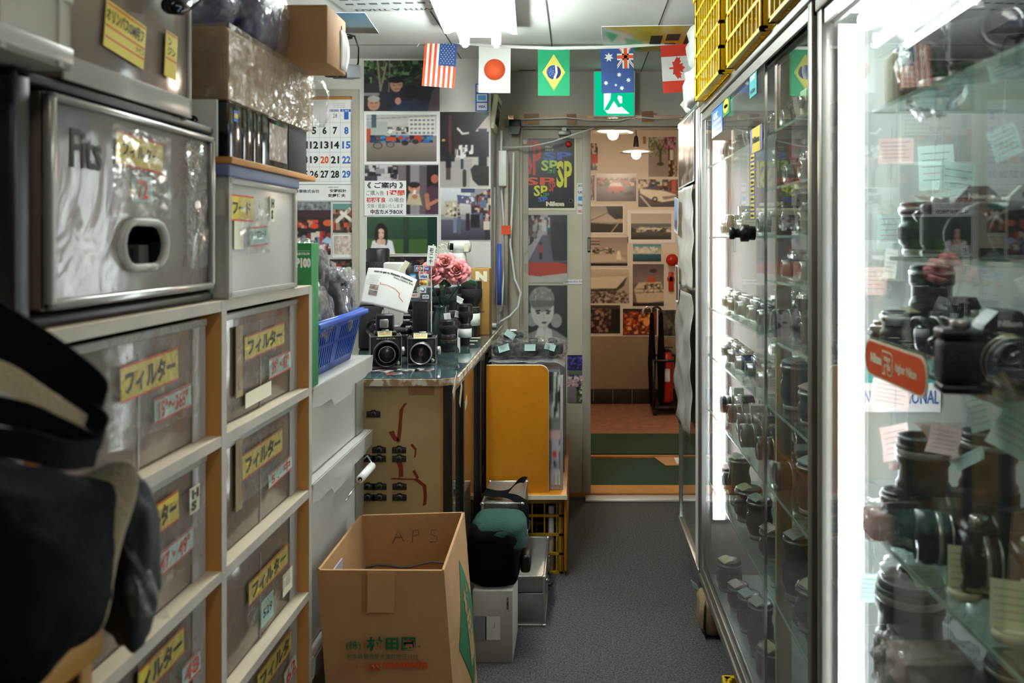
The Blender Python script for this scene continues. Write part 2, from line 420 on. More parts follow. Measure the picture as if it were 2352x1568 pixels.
def print_mb(T, w_, h_, im, border=0.0, bm_=None, bt=0, t=.001):
    """sheet of paper with a picture; centre at the frame's origin"""
    mb = MB(bm_ or m_paper, T); mb.plate(0, 0, w_, h_, t)
    x, y = w_ / 2 - border, h_ / 2 - border
    mb.grid_print(-x, -y + bt, x, y, im, t + .0004, m_print); return mb
def pic(label, px0, py0, px1, py1, Y, bg, cmds, seed=1, border=0.0, group=None, cat='photograph', name='photograph', res=9.0, tilt=0, z=.002, bt=0):
    k = Y / F; w_, h_ = (px1 - px0) * k, (py1 - py0) * k
    W_ = max(16, int((px1 - px0) / 1.5)); H_ = max(16, int((py1 - py0) / 1.5))
    im = paint(W_, H_, bg, cmds, seed)
    c = P((px0 + px1) / 2, (py0 + py1) / 2, Y - z)
    mb = print_mb(FY(*c) @ Euler((0, 0, tilt)).to_matrix().to_4x4(), w_, h_, im, border, bt=bt)
    return one(name, label, cat, mb, group)

# ---------------------------------------------------------------- the setting
YB, YL, ZC = 4.20, 3.90, 2.245          # wall with the sliding door, wall with the photographs, ceiling
XR, XL = 1.15, -1.5
DX0, DX1, DZ = (1357 - CX) * YB / F, (1567 - CX) * YB / F, 1.955
mb = MB(m_carpet); mb.box(XL, -1.2, -.05, XR, 4.21, 0); structure('floor', mb)
mb = MB(m_ceil); mb.box(XL, -1.2, ZC, XR, 4.3, ZC + .05)
mb.use(m_groove)
for px, py in ((1254, 0), (1535, 0), (1020, 74), (1800, 20)):
    x = (px - CX) / (CY - py) * (ZC - H)
    mb.box(x - .0025, -1.2, ZC - .0012, x + .0025, YB, ZC)
for yy in (3.62, 1.8, 0): mb.box(XL, yy, ZC - .0012, XR, yy + .004, ZC)
structure('ceiling', mb)
mb = MB(m_wall); mb.box(XL - .05, -1.2, 0, XL, YB, ZC); structure('wall_left', mb)
mb = MB(m_wall); mb.box(XR, -1.2, 0, XR + .05, YB + .1, ZC); structure('wall_right', mb)
XS = (1127 - CX) * YL / F               # where the photo wall ends and the recess with the door begins
mb = MB(m_wall); mb.box(XL, YL, 0, XS, YB + .1, ZC); structure('wall_back_photos', mb)
mb = MB(m_wallb)
mb.box(XS, YB, DZ + .06, XR, YB + .1, ZC); mb.box(XS, YB, 0, XS + .06, YB + .1, DZ + .06); mb.box(DX1, YB, 0, XR, YB + .1, DZ + .06)
structure('wall_back', mb)
mb = MB(m_trim)                         # door frame: header, jambs, inner rebates
mb.box(XS + .045, YB - .03, DZ, DX1 + .04, YB + .02, DZ + .035); mb.box(XS + .06, YB - .02, 0, XS + .12, YB + .03, DZ)
mb.box(XS + .12, YB, 0, XS + .135, YB + .05, DZ); mb.box(DX1, YB - .03, 0, DX1 + .035, YB + .03, DZ)
mb.box(XS + .12, YB, DZ - .01, DX1, YB + .06, DZ); structure('trim_1', mb)
mb = MB(m_wood); mb.box(XS + .09, YB - .034, DZ + .036, DX0 - .02, YB - .012, DZ + .056)
structure('trim_2', mb)
mb = MB(mat('whitened_steel_sill', 'dcdad6', .35, .35)); mb.box(DX0 - .03, YB - .08, 0, DX1 + .02, YB + .0, .014, .004); mb.use(m_wood2); mb.box(DX0 - .3, YB + .01, 0, DX1 + .05, YB + .15, .02)  # the metal strip's shine is put into its whitish colour
structure('trim_3', mb)
mb = MB(m_trim)                         # frame round the calendar panel
a = P(826, 206, YL); b = P(809, 222, YL)
mb.box(XL, YL - .018, a.z - .035, a.x, YL, a.z); mb.box(b.x + .004, YL - .018, .9, a.x, YL, a.z - .035)
mb.use(m_groove); mb.box(b.x, YL - .004, .9, b.x + .004, YL, a.z - .035)
structure('trim_4', mb)
# sliding door leaf
mb = MB(m_tan); x0 = XS + .135; x1 = DX0
mb.box(x0, YB + .03, .014, x1, YB + .062, DZ - .012)
fr = MB(m_trim); fr.box(x1 - .045, YB + .018, .014, x1, YB + .03, DZ - .012, .003); fr.box(x0, YB + .022, .014, x0 + .03, YB + .03, DZ - .012)
fr.box(x0 + .03, YB + .022, DZ - .06, x1 - .045, YB + .03, DZ - .012)
hn = MB(m_gun); c = P(1353, 562, YB); hn.box(c.x - .008, YB + .012, c.z - .04, c.x + .008, YB + .02, c.z + .04, .003)
hn.use(m_alud); hn.box(c.x - .005, YB + .010, c.z - .032, c.x + .005, YB + .014, c.z + .032)
hk = MB(m_alud); c = P(1296, 305, YB); hk.box(c.x - .032, YB + .0, c.z - .012, c.x + .032, YB + .022, c.z + .012, .003); hk.tube([(c.x - .026, YB - .004, c.z - .02), (c.x + .026, YB - .004, c.z - .02)], .004)
hk.box(c.x - .012, YB - .006, c.z + .01, c.x + .012, YB + .02, c.z + .03)
d = G('door_1', None, None, [('door_panel', mb), ('door_frame', fr), ('door_pull', hn), ('latch', hk)], kind='structure')
# the room beyond
YR = 6.6
mb = MB(m_lino); mb.box(-.4, 4.35, -.05, 1.6, YR + .1, 0); mb.use(m_lino); structure('floor_back_room', mb)
mb = MB(m_greenmat)
y1 = H * F / (998 - CY); y2 = H * F / (1044 - CY); y3 = H * F / (1055 - CY)
mb.box(-.2, 4.37, 0, 1.2, y3, .008); one('entrance_mat', 'dark green ribbed entrance mat just past the sliding door', 'mat', mb)
mb = MB(m_greenmat); mb.box(-.2, y2, 0, 1.2, y1, .008); one('entrance_mat', 'dark green ribbed mat further in, before the red-brown floor', 'mat', mb)
mb = MB(m_wood2); mb.box(.05, y3 + .02, .002, .6, y3 + .045, .016, .002); mb.use(m_gun); mb.box(.08, y3 + .045, .002, .58, y3 + .06, .012)
one('wooden_strip', 'thin orange wooden strip lying across the gap between the green mats', 'wood strip', mb)
mb = MB(m_card); c0 = .62; mb.add([(.53, y3 - .17, .010), (.95, y3 - .17, .010), (.95, y3 + .01, .010), (.48, y3 + .01, .010), (.53, y3 - .17, .013), (.95, y3 - .17, .013), (.95, y3 + .01, .013), (.48, y3 + .01, .013)], [(3, 2, 1, 0), (4, 5, 6, 7), (0, 1, 5, 4), (1, 2, 6, 5), (2, 3, 7, 6), (3, 0, 4, 7)])
mb.use(m_paper); mb.box(.60, y3 - .14, .013, .93, y3 - .01, .015)
one('flat_cardboard', 'flattened cardboard with a pale sheet lying on the green mats', 'cardboard', mb)
mb = MB(m_wall2); zd = P(0, 772, YR).z
mb.box(-.5, YR, zd, 1.7, YR + .05, 2.6); mb.use(m_dado); mb.box(-.5, YR - .004, .12, 1.7, YR + .05, zd)
structure('wall_far', mb)
mb = MB(m_darktile)
for i in range(14): mb.box(-.5 + i * .16, YR - .012, 0, -.344 + i * .16, YR, .125, .003)
structure('baseboard_far', mb)
mb = MB(m_wall2); mb.box(-.45, YB + .1, 0, -.4, YR, 2.6); structure('wall_far_left', mb)
xr2 = (1558 - CX) * YR / F
mb = MB(m_wall2); mb.box(xr2 + .1, YB + .1, 0, xr2 + .15, YR, 2.6); structure('wall_far_right', mb)
mb = MB(m_ceil); mb.box(-.45, YB + .1, 2.5, 1.3, YR + .05, 2.55); structure('ceiling_back_room', mb)

# pendant lamps in the back room
def pendant(px, py, Y, label, r=.118):
    c = P(px, py, Y)
    sh = MB(mat('enamel_shade', 'efe8da', .3)); sh.lathe([(.018, .03), (.022, .012), (.06, .006), (r, -.012), (r, -.015), (.06, .0), (.018, .004)], c, n=32)
    bu = MB(m_bulb); bu.lathe([(.004, -.06), (.02, -.055), (.03, -.04), (.032, -.025), (.026, -.01), (.012, 0)], c, n=20)
    so = MB(m_gun); so.lathe([(.008, .10), (.014, .09), (.017, .06), (.02, .03), (.02, .02)], c, n=16)
    co = MB(m_black); co.tube([(c.x, c.y, c.z + .09), (c.x, c.y, 2.5)], .003)
    G('pendant_lamp', label, 'pendant lamp', [('lamp_shade', sh), ('bulb', bu), ('socket', so), ('cord', co)])
pendant(1461, 345, 5.5, 'round white enamel pendant lamp hanging whole in view through the doorway')
pendant(1408, 298, 4.75, 'white enamel pendant lamp cut off by the door head, nearer the shop', .122)

# fire extinguisher and trolley in the back room
tr = MB(m_black); a = P(1497, 0, 6.3); X0, X1 = a.x, (1562 - CX) * 6.3 / F
zt = P(0, 822, 6.3).z; zt2 = zt
for x in (X0, X1):
    for y in (6.15, 6.45): tr.tube([(x, y, .05), (x, y, zt)], .011)
for z in (.06, zt): tr.tube([(X0, 6.15, z), (X1, 6.15, z), (X1, 6.45, z), (X0, 6.45, z), (X0, 6.15, z)], .011)
tr.box(X0, 6.15, .05, X1, 6.45, .07)
wh = []
for x in (X0 + .01, X1 - .01):
    q = MB(m_rubber); q.cyl(.03, x - .01, x + .01, (0, 6.17, .03), 'x', 14); wh.append(('wheel', q))
G('hand_trolley', 'black metal framed trolley standing before the brown dado of the back room', 'trolley', [('frame', tr)] + wh)
c = P(1531, 900, 6.28); eb = MB(m_redp); eb.lathe([(.03, .075), (.05, .085), (.052, .1), (.052, .40), (.04, .45), (.015, .475)], (c.x, 6.28, 0), n=24)
ev = MB(m_gun); ev.box(c.x - .02, 6.27, .475, c.x + .02, 6.29, .50, .004); ev.box(c.x - .03, 6.275, .505, c.x + .05, 6.285, .515)
eh = MB(m_black); eh.tube([(c.x + .02, 6.27, .49), (c.x + .06, 6.26, .45), (c.x + .065, 6.25, .35), (c.x + .055, 6.24, .22)], .008)
el = MB(m_paper, FY(c.x, 6.226, .3)); el.plate(0, 0, .04, .1, .001)
G('fire_extinguisher', 'red fire extinguisher standing inside the black trolley', 'fire extinguisher', [('tank', eb), ('valve', ev), ('hose', eh), ('label_sticker', el)])
for i, (px, m_, lb) in enumerate(((1487, m_steel, 'chrome crook umbrella handle hooked on the trolley'), (1508, m_black, 'black crook umbrella handle beside the chrome one'))):
    c = P(px, 715, 6.2); hnd = MB(m_); pts = [(c.x + .035, 6.2, .35), (c.x + .035, 6.2, c.z - .01)] + [(c.x + .035 * math.cos(t), 6.2, c.z + .035 * math.sin(t)) for t in np.linspace(0, PI, 9)] + [(c.x - .035, 6.2, c.z - .05)]
    hnd.tube(pts[1:], .009); st = MB(m_fabric); st.lathe([(.006, .06), (.02, .12), (.032, .4), (.016, c.z - .04), (.01, c.z - .01)], (c.x + .035, 6.2, 0), n=12)
    G('umbrella', 'folded umbrella, ' + lb, 'umbrella', [('handle', hnd), ('canopy', st)])
c = P(1544, 597, 6.5); mb = MB(m_redp); mb.lathe([(.001, .0), (.03, -.03), (.045, -.05), (.05, -.09)], (c.x, YR, c.z), 'y', 20)
b2 = MB(m_redp); b2.lathe([(.03, 0), (.03, -.025), (.02, -.03)], (c.x, YR, c.z - .16), 'y', 20); b3 = MB(m_redp); b3.box(c.x - .02, YR - .03, c.z - .26, c.x + .02, YR, c.z - .1, .006)
G('fire_alarm', 'red fire alarm lamp with call box on the back room wall', 'fire alarm', [('lamp', mb), ('bell', b2), ('call_box', b3)])
c = P(1480, 322, YR - .01); mb = MB(m_wood2); mb.cyl(.012, -.03, .03, (c.x, YR - .013, c.z), 'z', 10, c=.005); one('wooden_peg', 'small wooden peg on the back room wall beside the tree photograph', 'peg', mb)

# ---- prints on the back room's wall
FG = 'photographs on the back room wall'
Yw = YR - .001
PEOPLE = ['1c1a20', '8a7a70', 'c9b8a8', '3a3448', '6a2a24']
pic('photograph of a bare street tree with pink blossom, beside the pendant lamp', 1488, 313, 1557, 407, Yw, 'a99a90', [('g', 0, 0, 100, 45, 'c9c4bb', '8f8a84'), ('r', 0, 50, 100, 100, '9b8c88'), ('s', 0, 0, 60, 50, 90, 2.4, ['77804a', '8a9060', '5b6238']), ('s', 50, 0, 95, 35, 60, 3, ['a3566a', 'c78a98', '7c3f52']), ('r', 38, 30, 46, 70, '4a4036'), ('e', 42, 68, 12, 5, '3c4434'), ('l', 42, 40, 20, 10, 1.6, '4a4036'), ('l', 42, 40, 60, 8, 1.6, '4a4036'), ('r', 68, 30, 88, 100, '2c2428'), ('r', 74, 32, 86, 58, 'ded6cc'), ('s', 70, 60, 100, 100, 20, 3, ['4a2c2c', 'e0b070'])], 3, .004, FG)
pic('photograph of a small red car turning on a street', 1369, 398, 1462, 463, Yw, '6d6468', [('g', 0, 0, 100, 35, 'd9cec4', '9b8f88'), ('s', 0, 15, 100, 45, 120, 4, ['3c4038', 'c2602c', '6b5a50', '8a3a24', '2c3030', 'd9c8b0']), ('g', 0, 45, 100, 100, '7b727a', '4c464e'), ('e', 50, 52, 20, 13, 'c8401f'), ('p', [(32, 45), (38, 32), (60, 32), (68, 45)], 'ddd3cb'), ('e', 50, 60, 22, 8, 'b8351a'), ('e', 42, 68, 4, 5, '1c1818'), ('e', 62, 66, 4, 5, '1c1818'), ('p', [(60, 70), (90, 64), (96, 76), (70, 80)], '332c34')], 4, .003, FG)
pic('photograph of a long white vintage car', 1465, 411, 1558, 476, Yw, '5a5058', [('s', 0, 0, 100, 40, 60, 5, ['2a2a30', 'c9b090', '7a4030', 'e0d4c0', '34405a']), ('g', 0, 40, 100, 100, '6b6068', '4a4248'), ('p', [(5, 35), (60, 40), (95, 55), (95, 75), (60, 82), (30, 70), (5, 50)], 'e9ddcb'), ('p', [(18, 35), (24, 26), (48, 28), (52, 40)], '4c4a52'), ('e', 42, 72, 7, 10, '1d1a1c'), ('e', 42, 72, 3, 5, 'd0c8bc'), ('p', [(60, 62), (94, 58), (94, 70), (64, 74)], '8f857c'), ('l', 62, 78, 96, 66, 1.5, 'f4ece0'), ('r', 84, 0, 96, 50, 'b8624a'), ('l', 6, 60, 30, 100, 2, 'd8d0c4')], 5, .003, FG)
pic('narrow strip of a photograph with a red lion dance, cut by the door edge', 1340, 328, 1374, 392, Yw, '3a3434', [('s', 0, 0, 100, 40, 30, 8, ['24242a', 'd0c0b0', '8a3c30']), ('r', 0, 40, 100, 75, 'b8391c'), ('s', 0, 75, 100, 100, 20, 8, ['2a2420', 'e8dccb'])], 6, .003, FG)
pic('narrow dark photograph cut by the door edge under the red one', 1340, 402, 1366, 460, Yw, '3c3840', [('s', 0, 0, 100, 100, 50, 8, ['2a2424', 'd8b4a0', '6b3430', '8890a0'])], 7, .002, FG)
pic('photograph of a moored ship bow and chain in a white border', 1340, 470, 1434, 537, Yw, 'a39b90', [('g', 0, 0, 100, 60, '8f8a8c', 'c6b8a8'), ('p', [(0, 62), (70, 68), (100, 64), (100, 100), (0, 100)], '352e2c'), ('p', [(55, 0), (100, 0), (100, 48), (80, 50), (62, 30)], '1b1717'), ('l', 5, 62, 70, 18, 1.2, '3a302c'), ('l', 70, 98, 96, 50, 1.6, 'b5a284')], 8, .012, FG)
pic('photograph of grey sea breaking on a shore, wide white border', 1441, 482, 1550, 558, Yw, '8f8b84', [('g', 0, 0, 100, 38, 'b8ada3', 'c9bfb0'), ('g', 0, 38, 100, 100, '6f7474', '2a2825'), ('s', 0, 52, 100, 72, 60, 4, ['d6cabb', '55585a', 'a9a49c', '35302c']), ('l', 20, 60, 75, 58, 2.5, 'e5dac8')], 9, .03, FG)
pic('photograph of a white liner with striped funnel behind a small lighthouse', 1340, 543, 1443, 612, Yw, 'aea294', [('g', 0, 0, 100, 60, '94877e', 'bbaa9a'), ('p', [(0, 62), (80, 58), (100, 84), (0, 90)], 'cfc0ae'), ('r', 14, 8, 36, 34, 'c2b09e'), ('r', 14, 12, 36, 17, '7a3028'), ('r', 14, 22, 36, 27, '332c30'), ('s', 5, 36, 70, 58, 60, 3, ['3a3030', 'd8cbb8', '6a5a50']), ('p', [(74, 78), (77, 48), (82, 48), (86, 78)], 'f2e6d2'), ('r', 0, 90, 100, 100, '201a18')], 10, .006, FG)
pic('small photograph of turquoise sea and clouds', 1453, 560, 1519, 601, Yw, '3f7f98', [('g', 0, 0, 100, 55, '2f87a8', 'd6d0c0'), ('s', 10, 15, 90, 50, 40, 6, ['cfd6d0', '5ba4b8', 'e8e0d0']), ('g', 0, 58, 100, 100, '2d6a80', '17303c'), ('r', 20, 56, 34, 62, '1c2428'), ('r', 70, 55, 80, 60, '1c2428')], 11, .002, FG)
pic('large photograph of a ship bow above a crowded quay', 1340, 617, 1446, 697, Yw, 'b3a594', [('g', 0, 0, 100, 30, 'd4c6b0', 'bdac98'), ('p', [(0, 25), (96, 20), (70, 60), (0, 60)], 'e0d2bb'), ('p', [(0, 58), (72, 56), (92, 26), (96, 22), (88, 50), (70, 66), (0, 66)], '4a3f38'), ('s', 0, 64, 100, 100, 220, 2.5, ['2c2624', '8a7c6c', 'c4b49c', '4c4238', '6b5f52'])], 12, .003, FG)
pic('photograph of a cruise ship with stacked decks', 1452, 605, 1526, 704, Yw, '6d5e60', [('g', 0, 0, 100, 45, '5c5058', '8a7878'), ('p', [(5, 60), (20, 44), (90, 42), (100, 60), (100, 88), (15, 94)], 'd4bfa2'), ('s', 35, 46, 100, 70, 50, 3, ['43362f', 'e5d2b2', '8a7560']), ('p', [(50, 30), (70, 28), (74, 44), (46, 44)], 'b8532c'), ('e', 66, 16, 12, 5, '33292a'), ('l', 10, 60, 100, 58, 1, '5a4638'), ('l', 10, 68, 100, 66, 1, '5a4638'), ('r', 0, 92, 100, 100, '2a211d')], 13, .004, FG)
pic('dark photograph of a shop front at night, lowest row by the door', 1340, 700, 1425, 766, Yw, '241a1a', [('s', 0, 5, 75, 95, 120, 4, ['5c2a24', '2a2022', '8a6a58', '44404c', 'a8806a', '1a1416']), ('r', 78, 0, 100, 100, '141011'), ('r', 0, 0, 100, 12, '4a3a34')], 14, .002, FG)
pic('red and orange photograph of a lantern-lit stall', 1430, 708, 1509, 770, Yw, '6a2a18', [('s', 0, 10, 90, 95, 160, 4, ['c4411b', 'e0802c', '3a1410', '8a2414', 'f0b060', '241010']), ('r', 0, 0, 100, 12, '33221e'), ('e', 70, 50, 10, 16, 'f2a860')], 15, .002, FG)
pic('dim grey photograph beside the umbrella handles', 1511, 711, 1556, 772, Yw, '4d463f', [('s', 0, 0, 100, 100, 60, 9, ['3a3430', '5a5248', '6d655c', '2c2826'])], 16, .002, FG)

# ---------------------------------------------------------------- prints on the photo wall
WG = 'photographs on the shop wall'
Yp = YL - .001
FOL = ['1e2a1e', '2f4a2c', '49683c', '141a16', '6d8a58']
pic('photograph of elderly men in dark caps talking under a tree', 835, 138, 1011, 256, Yp, '2a2c2c', [('s', 0, 0, 100, 45, 260, 3, FOL + ['3a3434']), ('l', 22, 60, 18, 0, 1.2, '8a7c72'), ('l', 22, 60, 30, 5, 1, '8a7c72'), ('l', 33, 62, 34, 0, .8, '7a6c62'), ('e', 88, 45, 14, 20, '26242c'), ('p', [(78, 50), (100, 45), (100, 100), (70, 100)], '2b2936'), ('p', [(20, 100), (26, 68), (40, 58), (56, 64), (64, 100)], '262a38'), ('e', 43, 48, 8, 14, 'b98a72'), ('e', 42, 38, 10, 7, '17171b'), ('l', 34, 42, 54, 42, 1.6, '101014'), ('l', 39, 49, 41, 49, .8, '4a2c24'), ('l', 46, 48, 49, 48, .8, '4a2c24'), ('l', 41, 57, 47, 56, .7, '7a3a30'), ('e', 60, 62, 13, 14, '1a1c26'), ('p', [(34, 100), (46, 84), (66, 76), (86, 84), (90, 100)], '2f3550'), ('e', 45, 80, 4, 7, 'c08c76'), ('p', [(84, 100), (90, 60), (100, 52), (100, 100)], '5d4a58'), ('e', 13, 86, 8, 13, 'b58470'), ('e', 13, 76, 8, 6, 'a9a39e'), ('l', 9, 84, 12, 84, .6, '3a2420'), ('l', 15, 84, 18, 84, .6, '3a2420'), ('l', 10, 92, 16, 92, .6, '6a3028'), ('r', 0, 64, 20, 70, '8a8486')], 21, .002, WG)
pic('photograph of cycle rickshaws on a square before white buildings, white border', 836, 257, 1009, 377, Yp, '8a7c72', [('g', 0, 0, 100, 45, 'b9b8b4', 'd3cdc6'), ('r', 60, 6, 98, 45, 'd9d4cd')] + [('r', 62 + 6 * i, 10 + 9 * j, 66 + 6 * i, 14 + 9 * j, '70747a') for i in range(6) for j in range(4)] + [('p', [(30, 26), (60, 18), (60, 45), (30, 45)], 'b9b4ac'), ('s', 30, 26, 60, 42, 24, 2.5, ['2c2e30', 'e0dcd6', '6d6a68']), ('r', 0, 15, 30, 45, 'aeb0ae'), ('r', 7, 0, 14, 28, '40606c'), ('r', 0, 30, 6, 100, 'b85034'), ('l', 0, 10, 100, 2, .5, '55565a'), ('s', 5, 44, 95, 60, 130, 4, ['1e2836', '2f6aa4', '163a60', 'b23c22', '24201e', '3f82b8', '4c4a48']), ('g', 0, 60, 100, 100, '8a7d74', '5f544d'), ('e', 16, 66, 7, 7, '2a2422'), ('e', 16, 66, 5.5, 5.5, '7d7168'), ('e', 34, 64, 6, 6, '2a2422'), ('e', 34, 64, 4.6, 4.6, '7d7168'), ('e', 55, 60, 5, 6, '2a2422'), ('e', 70, 58, 5, 5, '2a2422'), ('l', 14, 56, 40, 50, 2, '24425a'), ('r', 28, 48, 42, 56, 'c04a2a')], 22, .013, WG)
pic('dark photograph of a temple court with an incense burner', 1010, 256, 1124, 431, Yp, '1a1416', [('r', 0, 60, 100, 100, 'b5aaa4'), ('p', [(0, 66), (0, 100), (60, 100), (66, 62)], 'a49a96'), ('r', 18, 5, 23, 62, '5a241c'), ('r', 0, 58, 30, 66, '2c2422'), ('l', 36, 22, 46, 29, 1.4, 'e0dcd8'), ('l', 46, 29, 58, 28, 1.2, 'cfc8c4'), ('p', [(72, 26), (100, 4), (100, 26)], 'c9b8ae'), ('r', 78, 22, 96, 74, '120f10'), ('p', [(62, 76), (70, 70), (100, 72), (100, 98), (78, 98), (66, 90)], '2c2828'), ('e', 17, 56, 4, 4, '1c1414'), ('r', 11, 58, 23, 74, '14141c'), ('r', 12, 74, 22, 90, '4a3c34'), ('e', 45, 50, 3, 3, '3a2018'), ('r', 41, 52, 49, 62, 'd9d6d6'), ('r', 42, 62, 48, 76, '2c3450'), ('s', 30, 44, 68, 60, 40, 3, ['e2dedc', '2a2226', '8c7c78']), ('l', 50, 80, 50, 96, 4, '3a3430'), ('r', 4, 36, 10, 39, 'c08a50')], 23, .002, WG)
pic('photograph of a toddler drinking beside a seated adult before a plank wall', 837, 378, 1008, 493, Yp, '6d6264', [('s', 0, 0, 45, 35, 60, 5, ['1c1a20', '8a8890', '3a3640', 'c2bcc0']), ('r', 56, 0, 62, 100, '2a2428'), ('r', 62, 0, 74, 100, '8a7f86'), ('r', 74, 0, 84, 100, '5a5058'), ('r', 84, 0, 100, 100, '1c1518'), ('e', 67, 46, 8, 10, 'b98062'), ('e', 67, 40, 8, 6, '241a1a'), ('l', 64, 46, 65, 46, .8, '2a1814'), ('l', 69, 46, 70, 46, .8, '2a1814'), ('p', [(56, 80), (60, 58), (74, 58), (78, 82)], 'b5a68c'), ('l', 66, 66, 68, 52, 1.8, 'e2e0de'), ('e', 68, 64, 4, 5, 'a8705a'), ('p', [(82, 100), (84, 46), (92, 40), (100, 46), (100, 100)], '4a3040'), ('e', 95, 28, 5, 9, 'a05c48'), ('l', 84, 60, 86, 88, 3, 'a86a52'), ('l', 86, 82, 98, 72, 3, 'b07560')], 24, .002, WG)
pic('photograph of pedestrians on a city street under hanging shop signs', 1012, 432, 1128, 552, Yp, '8f8c90', [('g', 0, 0, 60, 50, 'd9d9db', 'a9a7a6'), ('r', 8, 24, 38, 56, 'b3a694'), ('s', 8, 26, 38, 54, 30, 2, ['5e564e', 'd8cdb9']), ('p', [(100, 0), (60, 20), (62, 60), (100, 70)], '3a2c34'), ('s', 62, 5, 100, 60, 50, 4, ['8a3a30', '2c2834', 'c0a898', '5a6a84']), ('p', [(32, 12), (72, 16), (70, 32), (34, 28)], '4a5470'), ('s', 38, 16, 68, 28, 14, 2, ['d8d4d8', 'a84a4a']), ('r', 40, 0, 68, 8, '3a4464'), ('g', 0, 60, 100, 100, '5b5766', '38343f'), ('e', 28, 52, 3, 3, '2a2028'), ('r', 25, 56, 32, 86, '70788c'), ('r', 33, 54, 40, 88, '565a70'), ('e', 36, 50, 3, 3, '2a2028'), ('r', 50, 48, 58, 82, '24202a'), ('e', 92, 60, 4, 4, 'b08a78'), ('r', 86, 64, 98, 80, 'c9bda8'), ('r', 88, 80, 97, 100, '2c2a34'), ('r', 60, 50, 78, 76, '221d26')], 25, .002, WG)
pic('photograph of a woman resting her chin on folded hands, green ground', 841, 496, 1006, 584, Yp, '2c4a34', [('g', 0, 0, 100, 100, '33503a', '1c2c24'), ('r', 0, 60, 100, 100, '3f5c30'), ('r', 52, 0, 60, 100, '24382c'), ('r', 86, 0, 100, 100, '122c24'), ('p', [(4, 100), (8, 66), (22, 58), (36, 66), (40, 100)], 'e2e0e4'), ('e', 20, 40, 8, 24, '1a1214'), ('e', 20, 46, 5, 14, 'd9ab98'), ('e', 14, 50, 3, 22, '1a1214'), ('e', 27, 52, 3, 26, '1a1214'), ('e', 18, 68, 4, 8, 'dcb09c'), ('e', 23, 68, 4, 8, 'd3a592'), ('l', 17, 43, 18.5, 43, .8, '2a1814'), ('l', 21.5, 43, 23, 43, .8, '2a1814'), ('l', 18.5, 55, 21.5, 55, .8, 'a84a44')], 26, .004, WG)
pic('photograph of red lanterns under a tiled roof', 640, 462, 761, 586, Yp, '2a1a1c', [('r', 0, 0, 100, 16, '7d7e84'), ('s', 0, 0, 100, 16, 60, 2, ['5a5c62', '989aa0']), ('r', 0, 18, 100, 30, '3a2428'), ('s', 20, 34, 80, 50, 40, 3, ['b89074', '4a2a24', 'c84028']), ('e', 68, 46, 8, 5, 'd8402a'), ('e', 95, 40, 10, 6, 'd25a2c'), ('s', 20, 56, 100, 96, 120, 4, ['1a1218', 'd9cfc8', '8c2c24', 'b05868', '5a90b0', '34243a']), ('r', 78, 56, 84, 80, 'c8301e'), ('p', [(82, 76), (92, 66), (100, 70), (100, 80)], 'a8c8dc')], 27, .002, WG)
pic('photograph of a figure in white against a red and green stall', 763, 466, 814, 536, Yp, '4a3428', [('r', 0, 0, 100, 22, '5f8a88'), ('s', 0, 20, 100, 100, 40, 9, ['2c1c18', 'c8482c', '7a5c40', 'a88460']), ('l', 20, 60, 80, 20, 7, 'dcd6cc'), ('l', 40, 30, 95, 60, 6, 'e6e0d6'), ('e', 75, 25, 8, 9, 'c09a80')], 28, .003, WG)
pic('instant print of pale blossom with a broad white border', 764, 539, 809, 592, Yp, 'c9b4ae', [('s', 0, 0, 100, 100, 90, 7, ['d8c6bc', 'b89c94', 'a8a890', 'e2d0c8'])], 29, .005, WG, bt=.012)
pic('dark photograph of people with white bags below the instant print', 756, 594, 816, 642, Yp, '1a1416', [('s', 10, 10, 90, 95, 50, 7, ['d8c8bc', '3a4a34', '8a3428', '24181c', '4c4248'])], 30, .002, WG)
pic('dark photograph low on the wall behind the lenses', 841, 588, 1000, 650, Yp, '1e181a', [('s', 0, 0, 100, 100, 80, 5, ['3a2a2a', '141012', '6a4a40', '2a2a34'])], 31, .002, WG)
# handwritten shop notice over the toddler photograph
k = YL / F; c = P(885, 455, YL - .006)
mb = MB(m_paper, FY(*c)); W_, H_ = 96 * k, 80 * k; mb.plate(0, 0, W_, H_, .0015); z = .0022
mb.text('《 ご案内 》', 0, H_ * .37, W_ * .86, H_ * .18, z, m_ink, 1)
mb.text('ご購入後', -W_ * .24, H_ * .15, W_ * .42, H_ * .14, z, m_inkg, 0); mb.text('1週間', W_ * .25, H_ * .15, W_ * .42, H_ * .16, z, m_red, 1)
mb.text('初期不良', -W_ * .22, -H_ * .05, W_ * .46, H_ * .15, z, m_red, 1); mb.text('の場合', W_ * .27, -H_ * .05, W_ * .36, H_ * .13, z, m_inkg, 0)
mb.text('交換・返金いたします', 0, -H_ * .22, W_ * .86, H_ * .12, z, m_inkg, 0)
mb.text('中古カメラBOX', .008, -H_ * .39, W_ * .78, H_ * .14, z, m_ink, 1.2)
one('shop_notice', 'handwritten white notice with black chevrons and red and grey Japanese writing', 'notice', mb)
